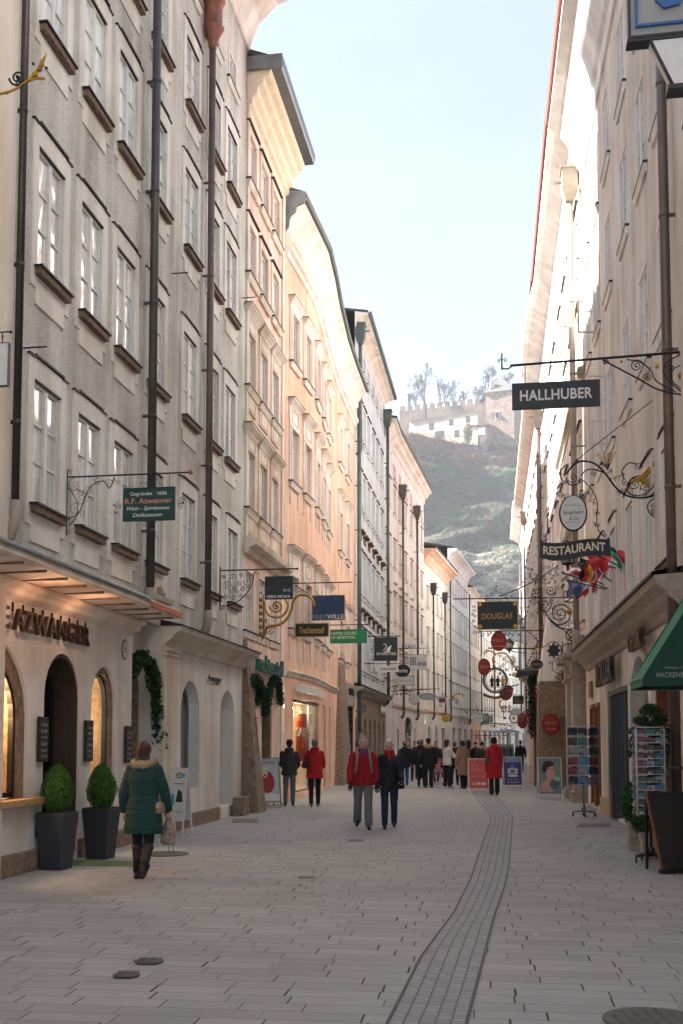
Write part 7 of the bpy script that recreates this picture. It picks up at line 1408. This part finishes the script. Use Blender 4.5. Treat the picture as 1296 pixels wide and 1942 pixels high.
    for i in range(n+1):
        z=prof[0][0]+(prof[-1][0]-prof[0][0])*i/n
        for j in range(len(prof)-1):
            if prof[j][0]<=z<=prof[j+1][0]+1e-9: t=(z-prof[j][0])/(prof[j+1][0]-prof[j][0]); rx=prof[j][1]*(1-t)+prof[j+1][1]*t; ry=prof[j][2]*(1-t)+prof[j+1][2]*t; break
        m_=bulk*(1+(.035*(abs(math.sin(PI*z*H/q_))-.6) if q_ and z<.8 else 0)); ly=-lean*max(0,z-.5)*H
        rings.append([(rx*H*m_*math.cos(2*PI*j/20),ly+ry*H*m_*math.sin(2*PI*j/20),Z(z)) for j in range(20)])
    a.loft(rings)
    for sh,el,wr,d2 in A:
        p_,r_=seglist([sh+Vector((-sh.x*.22,0,.008*H)),sh,el,wr+d2*.005],[.036*H*bulk,.041*H*bulk,.038*H*bulk,.032*H*bulk],q_*.8,.09); a.tube(p_,r_,12); a.ball(sh-Vector((0,0,.01*H)),.037*H*bulk,10)
    if sp.get('hood'): a.loft([[(.062*H*r*math.cos(t),.03*H+.05*H*r*math.sin(t)+(.02*H if r<1 else 0),Z(.825)+.0+zz*H) for t in [2*PI*j/14 for j in range(14)]] for r,zz in ((.9,-.03),(1.15,-.01),(1.2,.02),(1.0,.05),(.8,.055))])
    else: a.tube([(.045*H*math.cos(t),.005*H+.042*H*math.sin(t),Z(.85)) for t in [2*PI*j/14 for j in range(15)]],.014*H,8)
    rebuild(a,'coat',cm(sp['coat'],sp.get('rough',.75 if q_ else .88),.35,18),E_,vox,2 if q_ else 3,.005*k if q_ else .008*k)
    if sp.get('zip'):
        a=MB(); a.tube([(0,-(.08*bulk)*H*1.0,Z(hem+.01)),(0,-.082*bulk*H,Z(.55)),(0,-.076*bulk*H,Z(.7)),(0,-.06*bulk*H,Z(.82))],.004*H,5); a.build('zip',[cm(sp['zip'],.5)],E_)
    if sp.get('gloves'):
        a=MB()
        for i,(sh,el,wr,d2) in enumerate(A): hand(a,wr,d2,Vector((0,-1,.1)),-1 if i==0 else 1,k*1.18,.9,6)
        rebuild(a,'gloves',cm(sp['gloves'],.8),E_,vox*.8,1)
    if sp.get('scarf'):
        a=MB(); 
        for j in range(3): a.tube([((.05-.004*j)*H*math.cos(t),-.008*H+(.05-.004*j)*H*math.sin(t),Z(.835+.014*j)+.008*H*math.sin(t*2+j)) for t in [2*PI*i/14 for i in range(15)]],.017*H,8)
        a.limb((0,-.055*H,Z(.83)),(.01*H,-.078*H,Z(.77)),.024*H,.02*H); rebuild(a,'scarf',cm(sp['scarf'],.9,.6,30),E_,vox,2,.004)
    if sp.get('collar'):
        a=MB(); a.tube([(.064*H*math.cos(t),.012*H+.066*H*math.sin(t),Z(.845)-.012*H*math.sin(t)+.004*H*math.sin(5*t)) for t in [2*PI*j/20 for j in range(21)]],.03*H,10); o_=rebuild(a,'fur_collar',cm('b09a78',1,.9,60),E_,vox,1,.008)
        b=MB()
        def fn():
            t=random.uniform(0,2*PI); c=Vector((.064*H*math.cos(t),.012*H+.066*H*math.sin(t),Z(.845)-.012*H*math.sin(t))); d=Vector((random.gauss(0,1),random.gauss(0,1),random.gauss(0,1))).normalized(); return c+d*.03*H,d
        for _ in range(1600): p,d=fn(); s_=d.orthogonal().normalized()*.003; b.add([p-s_,p+s_,p+d*.02+Vector((random.gauss(0,.006),random.gauss(0,.006),-.006))],[(0,1,2)],0)
        b.build('fur',[cm('c4ae8c',1,0)],o_)
    for acc in sp.get('acc',()): acc(E_,H,Z,A,J,vox,k,bulk)
    return E_
def shoulderbag(c,side,z,w=.07,h=.09,back=1,strap='6b5b50',cross=0,m=None,tilt=0):
    def f(E_,H,Z,A,J,vox,k,bulk):
        x=side*.125*H; y=back*.05*H; a=MB(); a.loft([[(x+sx*w*.38*H*r,y+sy*w*.5*H*r*1.1,Z(z)+zz*h*H) for sx,sy in ((-1,-.7),(-.5,-1),(.5,-1),(1,-.7),(1,.7),(.5,1),(-.5,1),(-1,.7))] for r,zz in ((.55,-.55),(.95,-.45),(1.05,-.1),(.9,.3),(.6,.5))])
        b=rebuild(a,'bag',m or cm(c,.55,.4,20),E_,vox,2,.004); t=MB(); sx=-side if cross else side
        P=[(x,y*.6,Z(z+h*.4)),(side*.1*H*(.2 if cross else 1.15),back*.085*H*bulk,Z(.72)),(sx*.07*H,back*.05*H,Z(.822)),(sx*.07*H,-back*.02*H,Z(.826)),(side*.1*H*(.2 if cross else 1.1),-back*.082*H*bulk,Z(.72)),(x,-y*.3,Z(z+h*.4))]
        t.tube(P,.008*H,6); t.build('strap',[cm(strap,.6)],b)
    return f
def backpack(c,front=False):
    def f(E_,H,Z,A,J,vox,k,bulk):
        a=MB()
        if not front:
            a.loft([[(rx*H*math.cos(t),.115*H*bulk+ry*H*math.sin(t),Z(z)) for t in [2*PI*j/14 for j in range(14)]] for z,rx,ry in ((.56,.05,.03),(.58,.075,.045),(.68,.08,.05),(.77,.07,.045),(.81,.03,.02))]); b=rebuild(a,'backpack',cm(c,.7,.4,20),E_,vox,2,.004)
        else: a.ball((0,.12*H,Z(.7)),(.08*H,.05*H,.12*H),12); b=rebuild(a,'backpack',cm(c,.7,.4,20),E_,vox,2)
        t=MB()
        for s_ in (-1,1): t.tube([(s_*.062*H,.06*H*bulk,Z(.8)),(s_*.064*H,.0,Z(.838)),(s_*.068*H,-.062*H*bulk,Z(.79)),(s_*.076*H,-.086*H*bulk,Z(.70)),(s_*.092*H,-.05*H*bulk,Z(.6)),(s_*.09*H,.05*H,Z(.58))],.0135*H,6)
        t.build('straps',[cm('8f8578' if front else '2a2a2c',.7)],b)
    return f
# woman in the green coat
patm=mat('patterned_cloth','b49c8c',.7,var=.6,vs=26,c2='4a3a36'); bootm=mat('patchwork_boot','3a1f20',.6,var=.8,vs=14,c2='14181d')
def greenacc(E_,H,Z,A,J,vox,k,bulk):
    sh,el,wr,d2=A[0]; c=wr+d2*.09*k+Vector((0,0,-.03))
    a=MB(); a.loft([[(c.x+rx*math.cos(t),c.y+ry*math.sin(t),c.z+z) for t in [2*PI*j/12 for j in range(12)]] for z,rx,ry in ((-.3,.07,.05),(-.28,.10,.06),(-.15,.095,.06),(-.05,.06,.04),(.0,.03,.02))]); b=rebuild(a,'handbag',patm,E_,vox,2,.006)
    t=MB(); 
    for s_ in (-1,1): t.tube([(c.x+s_*.04,c.y,c.z-.02),(c.x+s_*.02,c.y,c.z+.03),(c.x,c.y,c.z+.04)],.005,5)
    t.tube([(c.x-.04,c.y-.03,c.z-.28),(c.x-.06,c.y-.03,c.z-.4),(c.x-.01,c.y-.03,c.z-.42),(c.x+.02,c.y-.03,c.z-.28)],.004,5); t.build('handle',[cm('3a2522',.6)],b)
person(271,1668,1.67,172,'woman with reddish-brown hair in a green quilted coat with fur collar, seen from behind',dict(near=1,vox=.009,female=1,hair=('4a2420','long'),coat='073a34',quilt=.085,hem=.33,flare=1.12,bulk=1.22,trousers='121316',tw=.95,boots=1,bootm=bootm,legs=((-.13,.42),(.13,.1)),arms=((.12,.3,.25),(-.03,.3,.35)),collar=1,hood=1,face=0,lean=-.0,rough=.75,gloves=None,
  acc=[shoulderbag('c9b8ad',-1,.52,.085,.085,.2,'a58e7e',m=patm),greenacc]))
def collar2(c):
    def f(E_,H,Z,A,J,vox,k,bulk):
        a=MB(); a.loft([[(r*H*math.cos(t),-.005*H+r*H*math.sin(t),Z(z)) for t in [2*PI*j/12 for j in range(12)]] for z,r in ((.8,.05),(.83,.045),(.855,.042),(.868,.04))]); a.ball((0,-.05*H,Z(.82)),(.03*H,.022*H,.03*H),10); rebuild(a,'inner_collar',cm(c,.7),E_,vox,2)
    return f
def jackettrim(c):
    def f(E_,H,Z,A,J,vox,k,bulk):
        for s_ in (-1,1):
            a=MB(); a.box(s_*.06*H-.03*H,s_*.06*H+.03*H,-.094*H*bulk,-.08*H*bulk,Z(.545),Z(.56)); a.build('pocket_flap',[cm(c,.8)],E_,bev=.004); a=MB(); a.box(s_*.055*H-.022*H,s_*.055*H+.022*H,-.086*H*bulk,-.07*H*bulk,Z(.715),Z(.73))
            a.build('pocket_flap',[cm(c,.8)],E_,bev=.004)
    return f
person(689,1572,1.77,4,'grey-haired man in a red jacket and grey trousers with glasses, walking towards the camera',dict(near=1,vox=.010,hair=('a5a3a0','short'),coat='a3111d',hem=.47,bulk=1.1,trousers='6f7272',tw=1.05,wide=1,shoes='38251c',legs=((-.18,.28),(.2,.08)),arms=((.16,.2,.35),(-.12,.2,.35)),glasses=1,gloves='1a1a1c',zip='5e0d14',acc=[collar2('1f4a86'),backpack('7a7266',True),jackettrim('8c0f19')]))
person(739,1571,1.70,-3,'white-haired woman in a black padded jacket and red scarf beside the man in red',dict(near=1,vox=.010,female=1,hair=('ebe9e5','bob'),coat='15181f',quilt=.07,hem=.46,bulk=1.1,trousers='1d2f45',shoes='3a241a',legs=((.08,.03),(-.1,.22)),arms=((.1,.15,.5),(.25,.2,.7)),scarf='a01520',gloves='1a1a1c',acc=[shoulderbag('101216',1,.5,.12,.1,-1.6,'101216',cross=1)]))
person(549,1528,1.70,176,'person in a dark grey-brown hooded jacket, black beanie and grey jeans, seen from behind',dict(near=1,vox=.011,hair=('1c1a1a','short'),hat='0e0f11',coat='3b3433',hem=.46,bulk=1.15,trousers='6a6f77',tw=.95,shoes='3c3431',legs=((.05,.05),(-.06,.1)),arms=((.25,.12,.9),(.25,.12,.9)),hood=1,face=0,inw=.35))
person(597,1530,1.72,184,'grey-haired person in a bright red hooded jacket with black bag, looking at the orange poster',dict(near=1,vox=.011,female=1,hair=('77746f','short'),coat='b5121e',hem=.42,bulk=1.2,trousers='101116',tw=.95,shoes='6a6663',legs=((.12,.05),(-.1,.15)),arms=((.3,.2,1.),(.3,.3,1.)),hood=1,face=0,acc=[shoulderbag('14141a',1,.63,.1,.12,1.7,'14141a')]))
person(938,1508,1.78,180,'woman in a knee-length red coat and dark hat, seen from behind by the purple sign',dict(near=1,vox=.012,female=1,hair=('20191a','bob'),hat='1f1719',coat='b3101f',hem=.29,flare=1.12,bulk=1.15,trousers='141416',wide=1,shoes='131315',legs=((.04,.03),(-.05,.08)),arms=((.05,.14,.2),(-.02,.14,.2)),hood=1,face=0,gloves='17171a',acc=[shoulderbag('4f4740',1,.62,.09,.13,.6,'3a342f')]))
# crowd
CR='people in the distant group'
crowd=[
(768,1490,1.66,178,'person in navy parka, pink knitted hat and blue jeans, seen from behind',dict(female=1,hat='c4606a',hair=('3a2a24','short'),coat='151b2a',hem=.42,bulk=1.25,trousers='1f5fa0',legs=((.15,.05),(-.12,.2)),hood=1,face=0)),
(800,1493,1.72,172,'person in black with a black backpack, left of the fur-hooded man',dict(hair=('6a5a50','short'),coat='15161a',hem=.45,bulk=1.15,trousers='17181c',legs=((.1,.05),(-.1,.15)),hood=1,face=0,acc=[backpack('1b1d22')])),
(813,1494,1.76,178,'tall man in a black cap and black coat with fur-edged hood behind the pushchair',dict(hat='121317',hair=('2a221e','short'),coat='121418',hem=.42,bulk=1.2,trousers='131417',wide=1,face=0,collar=1,legs=((.06,.05),(-.06,.1)))),
(787,1482,1.68,-10,'dark-clothed walker between the navy parka and the black backpack',dict(hair=('1d1715','short'),coat='1b1c20',hem=.42,bulk=1.1,trousers='2a2624',legs=((.3,.1),(-.25,.3)))),
(795,1478,1.7,170,'dark-coated person mostly hidden behind the black backpack',dict(hair=('5a4a40','short'),coat='23211f',hem=.4,bulk=1.1,trousers='1c1c1f',face=0)),
(828,1484,1.66,10,'person in a dark jacket facing the camera behind the pushchair',dict(hair=('4a3a30','bob'),female=1,coat='1f2126',hem=.45,bulk=1.15,trousers='22242a')),
(849,1495,1.72,115,'woman in a white padded jacket and black trousers with dark hair, side view',dict(female=1,hair=('17110f','long'),coat='d6d2ca',quilt=.1,hem=.47,bulk=1.15,trousers='15161a',wide=1,shoes='d8d4cc',arms=((.6,.1,1.1),(.6,.1,1.1)),legs=((.05,.03),(-.04,.05)))),
(863,1489,1.64,160,'person in black with a blue-grey hat between the white jacket and the beige coat',dict(hat='5a6672',hair=('3a2a24','short'),coat='15161b',hem=.44,bulk=1.1,trousers='16171b',face=0)),
(879,1496,1.68,-165,'woman in a long beige quilted coat with dark hair, hands in pockets',dict(female=1,hair=('1c1412','bob'),coat='8a735c',quilt=.1,hem=.28,bulk=1.2,flare=1.05,trousers='131316',shoes='141416',face=0,hood=1)),
(889,1492,1.72,178,'slim dark figure just behind the beige quilted coat',dict(hair=('2a1d18','long'),female=1,coat='141519',hem=.4,trousers='15161a',face=0)),
(915,1493,1.62,0,'person in a black pompom hat half hidden by the coral sign',dict(hat='15161a',pompom=1,hair=('3a2a24','short'),coat='2c2a24',hem=.42,bulk=1.15,trousers='1c1c1f')),
(903,1474,1.62,8,'person with a grey cap farther back left of the pompom hat',dict(hat='4a5058',hair=('3a2a24','short'),coat='191a1e',hem=.42,bulk=1.1,trousers='1c1c1f')),
(876,1472,1.7,178,'small far-off dark figure behind the beige quilted coat',dict(hair=('241a16','short'),coat='2a2c33',hem=.42,trousers='1d1f25',face=0)),
(988,1466,1.7,175,'far-off figure in black next to the white pillar',dict(hair=('2a221e','short'),coat='17181c',hem=.4,trousers='1d1f25',face=0)),
]
for (x,y,H_,rz_,lab,sp_) in crowd:
    sp_['vox']=.018; person(x,y,H_,rz_,lab,sp_,group=CR)
# pushchair with child
p=gp(832,1492); k=p.y/FX; E_=empty('pushchair',p,R(-6),'pushchair with grey frame and pink hood in front of the tall man','pushchair')
a=MB()
for s_ in (-1,1):
    a.tube([(s_*.22,-.35,.1),(s_*.2,.0,.45),(s_*.2,.35,1.0)],.013,6); a.tube([(s_*.22,.35,.1),(s_*.2,0,.5)],.013,6); a.tube([(s_*.2,-.1,.35),(s_*.2,.12,.4)],.013,6)
a.tube([(-.2,.35,1.0),(.2,.35,1.0)],.016,6); a.tube([(-.22,-.35,.1),(.22,-.35,.1)],.01,6); a.tube([(-.22,.35,.1),(.22,.35,.1)],.01,6); a.build('frame',[G['zinc']],E_)
for x,y in ((-.22,-.35),(.22,-.35),(-.22,.35),(.22,.35)):
    a=MB(); a.loft([[(x+d,y+.09*math.cos(t),.09+.09*math.sin(t)) for t in [2*PI*i/16 for i in range(16)]] for d in (-.02,.02)]); a.build('wheel',[G['blk']],E_)
a=MB(); a.hexa([(-.19,-.2,.36),(.19,-.2,.36),(.19,.12,.32),(-.19,.12,.32),(-.19,-.2,.42),(.19,-.2,.42),(.19,.15,.4),(-.19,.15,.4)]); a.hexa([(-.19,.1,.36),(.19,.1,.36),(.19,.14,.36),(-.19,.14,.36),(-.19,.24,.85),(.19,.24,.85),(.19,.28,.85),(-.19,.28,.85)]); a.build('seat',[cm('a01f3c',.8)],E_,bev=.01)
a=MB(); a.quadgrid(lambda i,j:(-.2+.4*j,.26-.38*math.sin(i*1.3),.85+.2*math.sin(.4+i*2.0)-.1),8,4); a.build('hood',[cm('b23050',.8)],E_)
E_=empty('person',p+Vector((0,-.02,0)),R(-6),'small child in pink and blue-green sitting in the pushchair','person'); a=MB(); a.ball((0,.02,.78),(.075,.08,.09),10); a.limb((0,.08,.45),(0,.06,.66),.09,.08); 
for s_ in (-1,1): a.limb((s_*.06,.05,.46),(s_*.08,-.2,.46),.05,.045); a.limb((s_*.08,-.2,.46),(s_*.08,-.27,.2),.042,.03); a.limb((s_*.1,.06,.64),(s_*.13,-.04,.54),.035,.03); a.limb((s_*.13,-.04,.54),(s_*.07,-.14,.52),.028,.02); a.limb((s_*.07,-.14,.52),(s_*.06,-.17,.51),.02,.016)
rebuild(a,'body',SK,E_,.014,2); a=MB(); a.limb((0,.08,.47),(0,.05,.66),.11,.1); 
for s_ in (-1,1): a.limb((s_*.1,.06,.65),(s_*.13,-.04,.55),.045,.042); a.limb((s_*.13,-.04,.55),(s_*.08,-.12,.53),.04,.034)
rebuild(a,'jacket',cm('c98a96',.8),E_,.014,2); a=MB(); a.ball((0,.03,.81),(.082,.085,.085),10); rebuild(a,'hat',cm('d8c8c4',.9),E_,.014,2); a=MB(); a.limb((0,0,.47),(0,-.15,.46),.13,.12); rebuild(a,'blanket',cm('4a6a72',.9),E_,.016,2)
bpy.data.scenes.remove(TMP)
